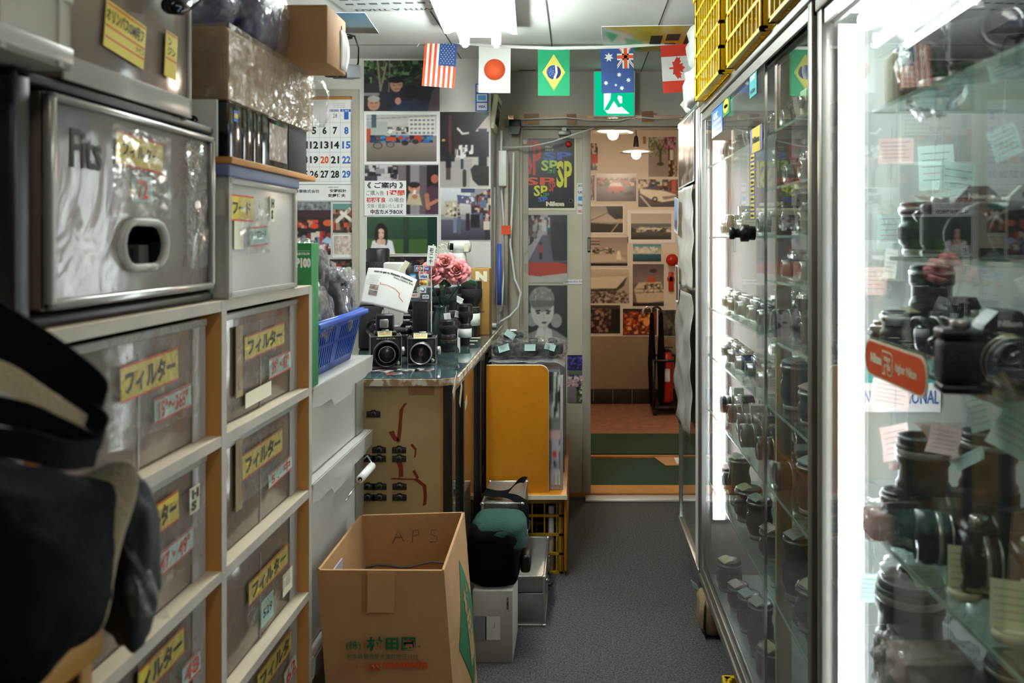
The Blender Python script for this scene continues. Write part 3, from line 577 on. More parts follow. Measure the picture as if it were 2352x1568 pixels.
# calendar
mb = MB(m_paper); c = P(743, 345, YL - .004); W_ = 150 * k; H_ = 232 * k; T = FY(*c); mb.at(T); mb.plate(0, 0, W_, H_, .003)
cx0 = (704 - 743) * k; dx = 24.0 * k
num = MB(m_ink, T); Z_ = .0036
rows = [(266, [None, None, None, None, None, '1']), (300, ['3', '4', '5', '6', '7', '8']), (333, ['10', '11', '12', '13', '14', '15']), (367, ['17', '18', '19', '20', '21', '22']), (400, ['24', '25', '26', '27', '28', '29'])]
for py, r in rows:
    for i, t in enumerate(r):
        if t is None: continue
        x = (674 + 24 * i + (2 if i > 4 else 0) - 743) * k; col = m_bluei if i == 5 else (m_orr if t == '20' else m_ink)
        num.text(t, x, (345 - py) * k, (10 if len(t) == 1 else 19) * k, 17 * k, Z_, col, 1.3)
num.text('28', (770 - 743) * k, (345 - 266) * k, 10 * k, 9 * k, Z_, m_inkg); num.text('31', (686 - 743) * k, (345 - 402) * k, 9 * k, 9 * k, Z_, m_inkg)
num.quad((782 - 743) * k, (345 - 257) * k, (806 - 743) * k, (345 - 251) * k, Z_, m_bluei); num.quad((757 - 743) * k, (345 - 257) * k, (779 - 743) * k, (345 - 251) * k, Z_, mat('calendar_grey', 'b0b6c4', .6))
num.text('土 SAT', (794 - 743) * k, (345 - 254) * k, 18 * k, 4 * k, Z_ + .0004, m_paper, 1); num.text('金 FRI', (768 - 743) * k, (345 - 254) * k, 16 * k, 4 * k, Z_ + .0004, m_ink)
for j in range(3): num.text('1 2 3 4 5 6 7 8 9', (779 - 743) * k, (345 - 238 - 4.5 * j) * k, 28 * k, 2.6 * k, Z_, m_inkg if j else m_orr)
for py in (282, 316, 350, 384, 417):
    num.quad(-W_ / 2, (345 - py) * k, W_ / 2 - .006, (345 - py + .8) * k, Z_ - .0003, mat('calendar_rule', 'b9bccb', .6))
for i in range(7): num.quad((662 + 24 * i - 743) * k, (345 - 417) * k, (662.8 + 24 * i - 743) * k, (345 - 262) * k, Z_ - .0003)
num.quad(-W_ / 2, (345 - 424) * k, W_ / 2 - .006, (345 - 423) * k, Z_, m_inkg)
num.text('商事株式会社', (706 - 743) * k, (345 - 439) * k, 56 * k, 8 * k, Z_, m_inkg, 1); num.text('安藤設計', (777 - 743) * k, (345 - 438) * k, 38 * k, 7.5 * k, Z_, m_ink, .6)
num.text('安藤博夫', (774 - 743) * k, (345 - 449) * k, 40 * k, 8 * k, Z_, m_ink, 1); num.text('一級建築士事務所', (765 - 743) * k, (345 - 430) * k, 26 * k, 3 * k, Z_, m_inkg)
cb = MB(m_wood2, T); cb.box(-W_ / 2, H_ / 2, -.002, W_ / 2 - .003, H_ / 2 + 23 * k, .004)
G('wall_calendar', 'large wall calendar with one red date, tan top strip, beside the photographs', 'calendar', [('calendar_page', mb, [('date_print', num)]), ('top_strip', cb)])
# blue column of card stickers by the wall corner
mb = MB(m_bluei); c = P(1107, 224, YL - .003); mb.at(FY(*c)); mb.plate(0, 0, 30 * k, 64 * k, .001)
for i, y in enumerate((.5, -.02, -.5)):
    mb.plate(0, y * 42 * k, 24 * k, 17 * k, .001, .001, m_paper)
mb.text('JCB', 0, 21 * k, 16 * k, 7 * k, .0026, m_red, 2); mb.quad(-9 * k, -6 * k, 9 * k, 5 * k, .0024, m_skyi); mb.text('VISA', 0, -21 * k, 17 * k, 6 * k, .0026, m_bluei, 2)
one('card_sticker_column', 'blue column of payment card stickers at the corner above the temple photograph', 'sticker', mb)
# framed picture standing on edge on the recess wall, seen from the side
mb = MB(m_cream); xf = XS; za, zb = P(0, 222, 4.0).z, P(0, 300, 4.0).z
mb.at(TR(xf + .012, 4.02, (za + zb) / 2, 0, .14, 0)); mb.box(-.012, -.1, (zb - za) / 2, .012, .1, (za - zb) / 2, .003); mb.use(m_black); mb.box(.012, -.075, (zb - za) / 2 + .03, .014, .075, (za - zb) / 2 - .03)
one('picture_frame', 'cream framed picture hanging edge-on in the recess beside the door', 'picture frame', mb)

# ---------------------------------------------------------------- the sliding door's posters
Yd = YB + .030; k = Yd / F
def dp(px, py, z=.002): return P(px, py, Yd - z)
c = dp(1260, 398); mb = MB(m_cream, FY(*c)); W_, H_ = 128 * k, 170 * k; mb.plate(0, 0, W_, H_, .001); mb.plate(0, .001, 118 * k, 160 * k, .0004, .001, mat('poster_black', '1b1b1d', .35)); z = .0019
pr = mat('poster_red', 'c23a26', .4); pb = mat('poster_blue', '4560b8', .4); py_ = mat('poster_yellow', 'd8d234', .4); pg = mat('poster_green', '157a58', .4); po = mat('poster_orange', 'd8502a', .4); pl = mat('poster_lime', 'b3cf5e', .4)
def sp(px, py, w_, h_, m_, b=1.1): mb.text('SP', (px - 1260) * k, (398 - py) * k, w_ * k, h_ * k, z, m_, b)
sp(1224, 362, 40, 82, pr); sp(1280, 358, 66, 18, pb); sp(1262, 380, 38, 25, pl); sp(1296, 400, 36, 62, py_, 1.3); sp(1270, 392, 26, 12, pg); sp(1240, 416, 70, 18, po)
sp(1268, 428, 16, 24, pr); sp(1242, 438, 32, 25, py_); sp(1252, 448, 20, 10, pg); sp(1247, 458, 22, 11, pb)
mb.text('GREAT\nNEW SP', (1262 - 1260) * k, (398 - 341) * k, 20 * k, 11 * k, z, m_cream, 1); mb.text('Nikon', (1275 - 1260) * k, (398 - 468) * k, 42 * k, 11 * k, z, m_cream, 3)
mb.lathe([(.012, 0), (.012, .001)], ((1311 - 1260) * k, (398 - 461) * k, z - .0005), n=16, m=m_satin)
mb.lathe([(.007, 0), (.007, .001)], ((1311 - 1260) * k, (398 - 461) * k, z + .0006), n=16, m=m_black)
mg1 = MB(m_white); c1 = dp(1206, 326, .004); mg1.lathe([(.014, 0), (.014, -.006), (.009, -.010)], c1, 'y', 20)
mg2 = MB(m_redp); c2 = dp(1306, 331, .004); mg2.lathe([(.017, 0), (.017, -.006), (.011, -.012)], c2, 'y', 20)
one('camera_poster', 'black poster on the sliding door with bright coloured repeated two-letter lettering', 'poster', mb)
one('round_magnet', 'round white magnet on the corner of the black poster', 'magnet', mg1); one('round_magnet', 'round red magnet on the corner of the black poster', 'magnet', mg2)
mb = MB(m_paper, FY(*dp(1334, 456))); mb.plate(0, 0, 18 * k, 72 * k, .001)
for i, (t, m_) in enumerate((('JCB', m_green), ('UC', m_inkg), ('', m_skyi), ('Diners', m_inkg), ('ORICO', m_red))):
    y = (29 - 14.5 * i) * k
    if t: mb.text(t, 0, y, 13 * k, 6 * k, .0014, m_, 1.5)
    else: mb.quad(-6 * k, y - 5 * k, 6 * k, y + 5 * k, .0014, m_)
one('card_sticker_strip', 'narrow white strip of payment card logos on the sliding door', 'sticker', mb)
pic('street photograph with a walking figure and red car bonnet under clear film', 1197, 493, 1303, 649, Yd, '3b3238', [('g', 0, 0, 100, 70, '3a3236', '665a68'), ('s', 0, 0, 38, 55, 90, 4, ['2a2024', '8a7a78', '1c181c', '6a4038', 'b8b0ac']), ('r', 65, 10, 100, 68, '262026'), ('p', [(42, 0), (58, 0), (56, 40), (10, 72), (0, 72), (0, 58), (34, 34)], 'b9b0b4'), ('p', [(46, 30), (60, 30), (70, 68), (14, 70)], '6c6076'), ('s', 34, 4, 62, 24, 30, 4, ['3c6a84', 'c9a890', '7a3c34', 'e0dcd8']), ('e', 42, 42, 4, 3, '4a3430'), ('r', 38, 45, 47, 56, 'a84a40'), ('r', 39, 56, 46, 66, '221a20'), ('p', [(2, 72), (20, 70), (80, 70), (100, 73), (98, 86), (70, 90), (20, 90), (0, 88)], 'c23a1f'), ('p', [(0, 88), (40, 91), (100, 86), (100, 100), (0, 100)], 'd5cbc6')], 41, .001)
mb = MB(m_film, FY(*dp(1250, 571, .008))); mb.sheet(14, 18, lambda u, v: ((u - .5) * 110 * k, (v - .5) * 160 * k, .003 * noise.noise(Vector((u * 6, v * 7, 1)))))
one('plastic_sleeve', 'clear wrinkled plastic sleeve over the red car street photograph on the door', 'plastic sleeve', mb)
mb = MB(m_paper, FY(*dp(1321, 647))); mb.plate(0, 0, 54 * k, 11 * k, .001); mb.text('Camera Box Tokyo', 0, 0, 46 * k, 5 * k, .0014, m_inkg, .5)
one('paper_strip', 'narrow white paper strip with printed words stuck beside the portrait', 'paper strip', mb)
SK = 'c9c5c2'
im = [('g', 0, 0, 100, 100, '4c4a4a', '3a3838'), ('p', [(0, 100), (12, 78), (36, 70), (70, 70), (100, 84), (100, 100)], '8f8d8b'), ('e', 24, 54, 13, 11, '9a9896'), ('e', 76, 56, 12, 11, '9a9896'), ('r', 38, 52, 58, 72, 'b9b5b2'), ('e', 46, 38, 25, 28, SK), ('e', 45, 22, 27, 20, '8b8886'), ('s', 24, 6, 66, 24, 90, 1.5, ['817e7c', '979492', '74716f', 'a3a09d']), ('p', [(20, 24), (72, 24), (70, 33), (46, 34), (24, 36)], '6b6967'), ('l', 32, 41, 40, 40, 1.3, '2a2828'), ('l', 54, 40, 63, 41, 1.3, '2a2828'), ('e', 37, 44, 4.2, 1.9, '3a3838'), ('e', 58, 44, 4.2, 1.9, '3a3838'), ('l', 48, 46, 50, 53, .8, 'a19d9a'), ('e', 50, 59, 6, 1.9, '5c5857'), ('p', [(34, 100), (30, 82), (36, 68), (46, 66), (50, 74), (48, 100)], 'd5d2cf'), ('p', [(52, 100), (50, 74), (56, 66), (66, 70), (68, 84), (62, 100)], 'cfccc9')]
pic('black and white portrait of a short-haired woman with joined hands', 1197, 655, 1303, 800, Yd, '444242', im, 42, 0, None, 'poster', 'portrait_poster')
for i, (a, b, cm, lb) in enumerate(((815, 850, [('s', 0, 10, 100, 90, 120, 5, ['2a2a5a', '4848a0', '1c1c34', '6464b4'])], 'postcard of blue hydrangeas, top of three low on the door'), (851, 887, [('r', 0, 0, 100, 25, '5a6a58'), ('s', 0, 30, 100, 100, 90, 6, ['d9a8a8', 'e8dcd8', 'b88a90', '8a9a84'])], 'postcard of pink blossom, middle of three low on the door'), (888, 925, [('r', 0, 0, 50, 100, '7a6a70'), ('s', 50, 0, 100, 100, 70, 6, ['2a3c24', '44582c', 'd8dcc8', '1c2418'])], 'postcard of white flowers and a grey wall, bottom of three'))):
    pic(lb, 1303, a, 1345, b, Yd, '28284a', cm, 50 + i, 0, 'postcards on the door', 'postcard', 'postcard')
#PART3
# ---------------------------------------------------------------- ceiling: fluorescent fixture, bunting, exit sign
def tubelight(name, label, x, y0, y1, z, rz):
    T = Matrix.Translation((x, (y0 + y1) / 2, z)) @ Matrix.Rotation(rz, 4, 'Z'); L = (y1 - y0) / 2
    bd = MB(mat('white_enamel', 'dcdedb', .35), T)
    bd.sheet(1, 1, lambda u, v: ((u - .5) * .30, (v * 2 - 1) * L, -.0), (0, 0, .012))
    pf = [(-.15, .0), (-.15, -.03), (-.135, -.03), (-.06, -.002), (.06, -.002), (.135, -.03), (.15, -.03), (.15, 0)]
    q = MB(MATS['white_enamel'], T @ Matrix(((1, 0, 0, 0), (0, 0, -1, 0), (0, 1, 0, 0), (0, 0, 0, 1)))); q.prism(pf, -L, L)
    bd.T = T; bd.box(-.055, -L, -.045, .055, L, .0, .006)
    n = len(bd.v); bd.v += q.v; bd.f += [tuple(i + n for i in f) for f in q.f]; bd.m += [0] * len(q.f); bd.sm += [False] * len(q.f)
    ends = MB(m_white, T)
    for sx in (-.065, .065):
        for sy in (-1, 1): ends.box(sx - .02, sy * (L - .03) - .012, -.085, sx + .02, sy * (L - .03) + .012, -.03, .005)
    parts = [('housing', bd), ('lamp_holder', ends)]
    for sx in (-.065, .065):
        t = MB(m_tube, T); t.lathe([(.008, -L - .005), (.0155, -L + .004), (.0155, L - .004), (.008, L + .005)], (sx, 0, -.072), 'y', 16); parts.append(('tube', t))
    G('ceiling_light', label, 'ceiling light', parts)
k = 3.3 / F
# tilted slightly against the room, as the far end shows
tubelight('ceiling_light', 'twin-tube fluorescent ceiling fixture above the aisle, before the bunting', -.36, 1.95, 3.3, ZC - .005, .055)

YF = 3.60; kf = YF / F
def star(mb, x, y, r, n=5, ri=.42, z=.0012, m=None):
    mb.prism([((r if i % 2 == 0 else r * ri) * math.sin(PI * i / n) + x, (r if i % 2 == 0 else r * ri) * math.cos(PI * i / n) + y) for i in range(2 * n)], z - .0002, z, m)
f_red = mat('flag_orange_red', 'e2582c', .7); f_blue = mat('flag_blue', '33508f', .7); f_white = mat('flag_paper', 'e9e9e6', .7); f_green = mat('flag_green', '12a06a', .7, var=.1); f_yel = mat('flag_yellow', 'dccf5c', .7); f_r2 = mat('flag_red', 'd63a22', .7)
def flag(name, cx_, cy_, w_, h_, tilt, label, draw, base_m):
    c = P(cx_, cy_, YF); T = FY(*c) @ Matrix.Rotation(tilt, 4, 'Z')
    W_, H_ = w_ * kf, h_ * kf; mb = MB(base_m, T); mb.plate(0, 0, W_, H_, .0008); draw(mb, W_, H_)
    one('bunting_flag', label, 'flag', mb, 'paper flags on the bunting')
def f_us(mb, W_, H_):
    for i in range(7):
        x = -W_ / 2 + W_ * (2 * i) / 13; mb.quad(x, -H_ / 2, x + W_ / 13, H_ / 2, .0011, f_red)
    mb.quad(-W_ / 2 + W_ * 6 / 13, -H_ / 2 + H_ * .46, W_ / 2, H_ / 2, .0014, f_blue)
    for j in range(11):
        for i in range(5 if j % 2 == 0 else 4):
            star(mb, W_ * (.01 + .096 * i + (.048 if j % 2 else 0)) + W_ * .015, H_ * (.465 - .045 * j), W_ * .02, z=.0017, m=f_white)
def f_jp(mb, W_, H_): mb.lathe([(W_ * .335, .0008), (W_ * .335, .0012)], n=48, m=f_red)
def f_br(mb, W_, H_):
    mb.prism([(0, -H_ * .385), (W_ * .36, 0), (0, H_ * .385), (-W_ * .36, 0)], .0008, .0011, f_yel)
    mb.lathe([(W_ * .225, .0008), (W_ * .225, .0014)], n=36, m=f_blue)
    mb.prism([(-.02 * W_, -.22 * W_), (.06 * W_, -.215 * W_), (.12 * W_, 0), (.10 * W_, .2 * W_), (.03 * W_, .222 * W_), (.06 * W_, 0)], .0014, .0017, f_white)
    for i in range(14):
        a = i * 2.4; r = .035 + .011 * i; mb.plate(W_ * (r * math.cos(a) - .06), W_ * r * math.sin(a), W_ * .016, W_ * .016, .0003, .0014, f_white)
def f_au(mb, W_, H_):
    for pts, m_, z in (([(0, .5), (.5, .02), (.5, .1), (.1, .5)], f_white, .0011), ([(.5, .5), (0, .02), (0, .1), (.4, .5)], f_white, .0011), ([(.0, .5), (.5, .05), (.5, .07), (.04, .5)], f_red, .0013), ([(.5, .5), (0, .05), (0, .07), (.46, .5)], f_red, .0013)):
        mb.prism([(W_ * x, H_ * y) for x, y in pts], z - .0002, z, m_)
    mb.quad(W_ * .16, H_ * .02, W_ * .36, H_ * .5, .0015, f_white); mb.quad(0, H_ * .2, W_ * .5, H_ * .34, .0015, f_white)
    mb.quad(W_ * .21, H_ * .02, W_ * .31, H_ * .5, .0017, f_red); mb.quad(0, H_ * .235, W_ * .5, H_ * .305, .0017, f_red)
    star(mb, -W_ * .25, H_ * .27, W_ * .15, 7, .5, .0013, f_white)
    for x, y, r in ((.05, -.11, .08), (-.36, -.28, .08), (.33, -.23, .08), (.12, -.40, .08), (-.06, -.33, .05)): star(mb, W_ * x, H_ * y, W_ * r, 7, .5, .0013, f_white)
def f_ca(mb, W_, H_):
    mb.quad(-W_ / 2, H_ * .24, W_ / 2, H_ / 2, .0011, f_r2); mb.quad(-W_ / 2, -H_ / 2, W_ / 2, -H_ * .26, .0011)
    leaf = [(0, .19), (.05, .12), (.1, .15), (.09, .05), (.15, .1), (.17, .07), (.25, .08), (.22, .03), (.26, .0), (.14, -.08), (.15, -.12), (.02, -.10), (.02, -.2), (-.02, -.2), (-.02, -.10), (-.15, -.12), (-.14, -.08), (-.26, .0), (-.22, .03), (-.25, .08), (-.17, .07), (-.15, .1), (-.09, .05), (-.1, .15), (-.05, .12)]
    mb.prism([(W_ * (y * 1.3), H_ * (-x * .9)) for x, y in leaf], .001, .0013, f_r2)
flag('usa', 1010, 146, 75, 108, -.075, 'bunting flag with vertical red and white stripes and starred blue corner', f_us, f_white)
flag('japan', 1136, 160, 73, 107, -.01, 'white bunting flag with one orange-red disc', f_jp, f_white)
flag('brazil', 1272, 166, 73, 108, .0, 'green bunting flag with yellow diamond and blue globe', f_br, f_green)
flag('australia', 1418, 160, 75, 107, .03, 'blue bunting flag with white stars and union corner, before the exit sign', f_au, f_blue)
flag('canada', 1556, 156, 72, 112, .06, 'red and white bunting flag with a maple leaf, last by the yellow crates', f_ca, f_white)
pts = [(966, 90), (1010, 93), (1075, 100), (1136, 106), (1270, 111), (1420, 108), (1520, 101), (1600, 95)]
mb = MB(f_white); v = [P(a, b, YF - .003) for a, b in pts]
mb.sheet(len(v) - 1, 1, lambda u, t: v[round(u * (len(v) - 1))] + Vector((0, -.002, -.0075 + .015 * t)), (0, -.001, 0))
q = P(958, 108, YF); mb.use(f_white); mb.tube([v[0], (v[0] + q) / 2 + Vector((.004, 0, .004)), q], .002, 5)
mb.tube([v[0], (v[0].x - .02, YF, ZC)], .0012, 5); mb.tube([v[-1], (v[-1].x + .05, YF, ZC)], .0012, 5)
one('bunting_ribbon', 'white ribbon strung across the ceiling carrying five flags', 'bunting ribbon', mb)

# exit sign
Ye = YB - .07; k = Ye / F; c = P(1411, 215, Ye); T = FY(*c); W_, H_ = 96 * k, 106 * k
fr = MB(m_white, T); fr.box(-W_ / 2, -H_ / 2, -.065, W_ / 2, H_ / 2, -.002, .004)
sg = MB(m_exitg, T); sg.plate(0, 0, W_ - .014, H_ - .014, .002, -.002)
wh = MB(m_exitw, T)
def e(p): return [((a - 1411) * k, (215 - b) * k) for a, b in p]
wh.prism(e([(1387, 178), (1429, 178), (1429, 246), (1446, 261), (1396, 261), (1387, 252)]), .0, .001)
mn = MB(m_exitg, T)
mn.prism(e([(1406, 196), (1424, 196), (1424, 212), (1434, 216), (1432, 222), (1420, 219), (1418, 226), (1424, 238), (1444, 233), (1447, 240), (1420, 247), (1410, 232), (1398, 252), (1387, 254), (1402, 228), (1404, 206)]), .001, .002); mn.lathe([(5 * k, .001), (5 * k, .002)], ((1415 - 1411) * k, (215 - 190) * k, 0), n=16)
G('exit_sign', 'green and white lit running-man exit sign above the doorway', 'exit sign', [('sign_case', fr), ('sign_face', sg, [('doorway_symbol', wh), ('running_man_symbol', mn)])])
# things on the header wall
c = P(1207, 156, YB); mb = MB(m_cream); mb.box(c.x - .05, YB - .04, c.z - .02, c.x + .05, YB, c.z + .025, .005); mb.use(m_groove); mb.box(c.x - .03, YB - .042, c.z - .02, c.x + .055, YB - .02, c.z - .012)
one('wall_vent', 'small beige wall vent on the header wall between two flags', 'vent', mb)
c = P(1184, 288, YB - .04); mb = MB(m_black); mb.box(c.x - .032, YB - .07, c.z - .02, c.x + .03, YB - .004, c.z + .028, .006); mb.at(FY(c.x, YB - .07, c.z - .03)); mb.prism([(-.02, -.02), (.018, -.02), (.03, .02), (-.03, .02)], -.02, .01)
one('door_chime_sensor', 'small black sensor box at the corner of the door frame', 'sensor', mb)
for px, w_, lb in ((1222, 34, 'first from the black sensor'), (1313, 22, 'second, below the flag with a diamond'), (1486, 27, 'third, past the exit sign')):
    c = P(px, 272 + (4 if px < 1400 else -2), YB); k = YB / F; mb = MB(m_tape2, FY(c.x, YB - .036, c.z)); mb.plate(0, 0, w_ * k, 24 * k, .0015, a=.05)
    one('tape_patch', 'brown masking tape patch on the door header, ' + lb, 'tape', mb, 'tape patches on the door header')
cb = MB(m_white); pts = [P(a, b, YB - .045) for a, b in ((1180, 275), (1300, 270), (1350, 275), (1420, 277), (1460, 268), (1500, 272), (1570, 270))]
cb.tube(pts, .004); one('white_cable', 'white cable running along the top of the door header', 'cable', cb)
cb = MB(m_white); pts = [P(a, b, YB - .06) for a, b in ((1146, 338), (1180, 338), (1220, 336), (1270, 325), (1320, 308), (1364, 294))]
cb.tube(pts, .004); one('white_cable', 'slack white cable crossing the top corner of the black poster', 'cable', cb)
# conduit box and cables down the corner by the counter
c1, c2 = P(1156, 346, 4.05), P(1156, 428, 4.05); mb = MB(m_white); mb.box(c1.x - .022, 4.03, c2.z, c1.x + .018, 4.07, c1.z, .004); one('cable_duct', 'short white cable duct in the recess corner beside the poster door', 'cable duct', mb)
for i, (pp, r, lb) in enumerate(((((1152, 300), (1150, 420), (1158, 520), (1162, 600), (1155, 660), (1150, 715)), .006, 'pale grey cable hanging straight in the corner beside the counter'), (((1180, 350), (1178, 440), (1172, 560), (1182, 640), (1196, 672), (1190, 705), (1172, 725), (1148, 740)), .006, 'white cable bulging out beside the portrait poster'))):
    cb = MB(m_white); pts = [P(a, b, 4.08 - .0 * i) for a, b in pp]
    fine = []
    for j in range(len(pts) - 1):
        for t in (0, .33, .66): fine.append(pts[j].lerp(pts[j + 1], t))
    cb.tube(fine + [pts[-1]], r); one('white_cable', lb, 'cable', cb)
mb = MB(mat('rolled_poster_paper', 'b8b2a8', .6, var=.2)); a, b = P(1140, 660, 4.0), P(1140, 430, 4.0)
for i, (px, m_, t) in enumerate(((1134, 'rolled_poster_paper', 430), (1147, 'poster_blue', 560), (1163, 'cream_trim', 350))):
    p = P(px, 700, 4.06); q = P(px, t, 4.06); mb = MB(MATS[m_]); mb.cyl(.011, p.z, q.z, (p.x, 4.06, 0), 'z', 14)
    one('rolled_poster', ('dull grey', 'thin blue', 'tall cream')[i] + ' rolled poster standing in the corner behind the counter', 'rolled poster', mb)
mb = MB(m_orr); c = P(1162, 528, 4.04); mb.at(FY(c.x, 4.045, c.z)); mb.plate(0, 0, .048, .045, .001); one('tape_patch', 'orange-brown tape patch in the corner beside the cables', 'tape', mb)

# prints on the ceiling
def ceil_print(label, pts, im, name='ceiling_print', extra=None):
    v = [((px - CX) / (CY - py) * (ZC - H), F / (CY - py) * (ZC - H)) for px, py in pts]   # 4 corners: near a, near b, far b, far a
    hh, ww, _ = im.shape; mb = MB(m_paper); z = ZC - .003
    def q(u, w_):
        a = Vector(v[0]).lerp(Vector(v[1]), u); b = Vector(v[3]).lerp(Vector(v[2]), u); r = a.lerp(b, w_); return (r.x, r.y)
    mb.prism([v[0], v[1], v[2], v[3]], z, ZC - .0005)
    vs = [q(i / ww, j / hh) + (z - .0006,) for j in range(hh + 1) for i in range(ww + 1)]
    fs = [(j * (ww + 1) + i, (j + 1) * (ww + 1) + i, (j + 1) * (ww + 1) + i + 1, j * (ww + 1) + i + 1) for j in range(hh) for i in range(ww)]
    n = mb.add(vs, fs, m=m_print); pad = np.pad(im, ((1, 1), (1, 1), (0, 0)), mode='edge')
    mb.cols[n] = ((pad[:-1, :-1] + pad[1:, :-1] + pad[:-1, 1:] + pad[1:, 1:]) / 4).reshape(-1, 3)
    if extra: extra(mb, q, z - .0012)
    one(name, label, 'ceiling print', mb)
def yb(mb, q, z):
    for u0, u1, w0, w1 in ((.5, .62, .35, .75), (.66, .80, .3, .55), (.66, .78, .66, .8), (.86, .97, .3, .7)):
        a, b, c, d = q(u0, w0), q(u1, w0), q(u1, w1), q(u0, w1); mb.prism([a, b, c, d], z, z + .0004, m_ink)
ceil_print('yellow and green poster with black shapes on the ceiling behind the bunting', [(1382, 60), (1620, 56), (1590, 114), (1386, 119)], paint(60, 30, 'c9b31a', [('p', [(0, 0), (30, 30), (40, 100), (0, 100)], 'c4cbb4'), ('p', [(2, 10), (16, 30), (10, 60)], '34b25a'), ('p', [(22, 40), (44, 60), (40, 96), (30, 90)], '2aa552')], 60), extra=yb)
def vt(mb, q, z):
    for j in range(3):
        for i in range(8):
            a, b = q(.08 + .115 * i, .12 + .22 * j), q(.15 + .115 * i, .2 + .22 * j)
            mb.prism([a, (b[0], a[1]), b, (a[0], b[1])], z, z + .0004, m_inkg)
    v, f, (W_, H_) = text_geo('WITH A THAN', 1)
    mb.add([q(.5 - p / W_ * .8, .9 + r / H_ * .1) + (z,) for p, r in v], f, m=m_inkg)
ceil_print('white printed sheet with rows of dark bars and lettering on the ceiling', [(735, -20), (990, -30), (1030, 22), (800, 26)], paint(30, 20, 'c9ccca', [], 61), extra=vt)
ceil_print('blue and grey seascape photograph stuck on the ceiling by the security camera', [(770, 28), (838, 28), (870, 75), (770, 73)], paint(30, 20, '5a86a8', [('g', 0, 0, 100, 70, '5b8cb0', '8fa8b4'), ('r', 0, 70, 100, 100, '5c5650')], 62))

# security camera on its ceiling bracket
Yc = 3.45; c = P(788, 160, Yc)
br = MB(m_black); br.cyl(.03, ZC - .012, ZC, (c.x + .01, Yc, 0), 'z', 20); br.cyl(.012, c.z + .05, ZC - .01, (c.x + .005, Yc, 0), 'z', 14); br.lathe([(.012, 0), (.02, .02), (.012, .04)], (c.x + .005, Yc, c.z + .02), n=14)
TC = TR(c.x + .005, Yc, c.z - .01, .15, 0, -.5)
by = MB(m_gun, TC); by.box(-.03, -.045, -.028, .03, .07, .028, .006); by.use(mat('camera_grey', '6e7072', .4)); by.box(-.031, -.02, -.0285, .031, .071, .03, .006)
ln = MB(m_black, TC); ln.lathe([(.024, -.045), (.026, -.06), (.026, -.10), (.02, -.102), (.018, -.09)], axis='y', n=24); ln.lathe([(.018, -.092), (.001, -.094)], axis='y', n=24, m=m_lensg)
cb = MB(m_black); cb.tube([(c.x + .01, Yc, c.z + .15), (c.x + .05, Yc, c.z + .145), (c.x + .062, Yc + .02, c.z + .10), (c.x + .055, Yc + .04, c.z + .04), (c.x + .03, Yc + .07, c.z)], .004)
G('security_camera', 'black security camera on a ceiling bracket beside the cardboard box', 'security camera', [('bracket', br), ('camera_body', by), ('lens', ln), ('cable', cb)])

# ---------------------------------------------------------------- helpers for labels
def sticker(T, w_, h_, bg, lines, border=None, t=.0008, a=0, name=None):
    mb = MB(bg, T @ Matrix.Rotation(a, 4, 'Z')); mb.plate(0, 0, w_, h_, t)
    if border:
        b = .0028; z = t + .0003
        for x0_, y0_, x1_, y1_ in ((-w_ / 2, h_ / 2 - b, w_ / 2, h_ / 2), (-w_ / 2, -h_ / 2, w_ / 2, -h_ / 2 + b)): mb.quad(x0_, y0_, x1_, y1_, z, border)
    for ln in lines:
        s_, m_, x, y, ww, hh, bo = (ln + (1,))[:7]
        mb.text(s_, x * w_, y * h_, ww * w_, hh * h_, t + .0006, m_, bo, ln[7] if len(ln) > 7 else 0)
    return mb
def film_patch(T, w_, h_, seed, amp=.004, m=None, n=10):
    mb = MB(m or m_film, T)
    mb.sheet(n, n, lambda u, v: ((u - .5) * w_ * (1 + .05 * noise.noise(Vector((v * 5, seed, 0)))), (v - .5) * h_ * (1 + .06 * noise.noise(Vector((u * 5, 3, seed)))), .003 + amp * noise.noise(Vector((u * 6, v * 6, seed)))))
    return mb
# ---------------------------------------------------------------- pine shelf with filter drawers
XF = -.60; PITCH = .228; ZT = 1.257; TH = .019
Y_END = 1.80; YD = [1.80, 1.362, .925, .488]; TV = .019
cab = MB(m_shelfw); XBk = -.98; ZB = ZT - 5 * PITCH - TH
def board(mb, y0, y1, z0, z1, v=False):
    mb.box(XBk, y0, z0, XF, y1, z1, .0015, m_shelfw)
for i in range(6):
    z = ZT - i * PITCH; board(cab, YD[3], Y_END, z - TH, z)
sides = []
for i, y in enumerate(YD):
    mb = MB(m_wood2); mb.box(XBk, y - TV, ZB + .001, XF + .0, y, ZT - TH + .0, .0015); mb.use(m_edge); mb.box(XF - .0008, y - TV, ZB + .001, XF + .0012, y, ZT - .001); sides.append(('upright', mb))
fe = MB(m_edge)
for i in range(6):
    z = ZT - i * PITCH; fe.box(XF - .0006, YD[3], z - TH + .0008, XF + .0009, Y_END - .001, z - .0008)
bk = MB(m_shelfw); bk.box(XBk - .006, YD[3], ZB, XBk, Y_END, ZT)
G('filter_shelf', 'pale wooden pigeonhole shelf holding rows of smoky plastic drawers', 'shelf unit', [('shelf_boards', cab), ('board_edging', fe), ('back_panel', bk)] + sides)

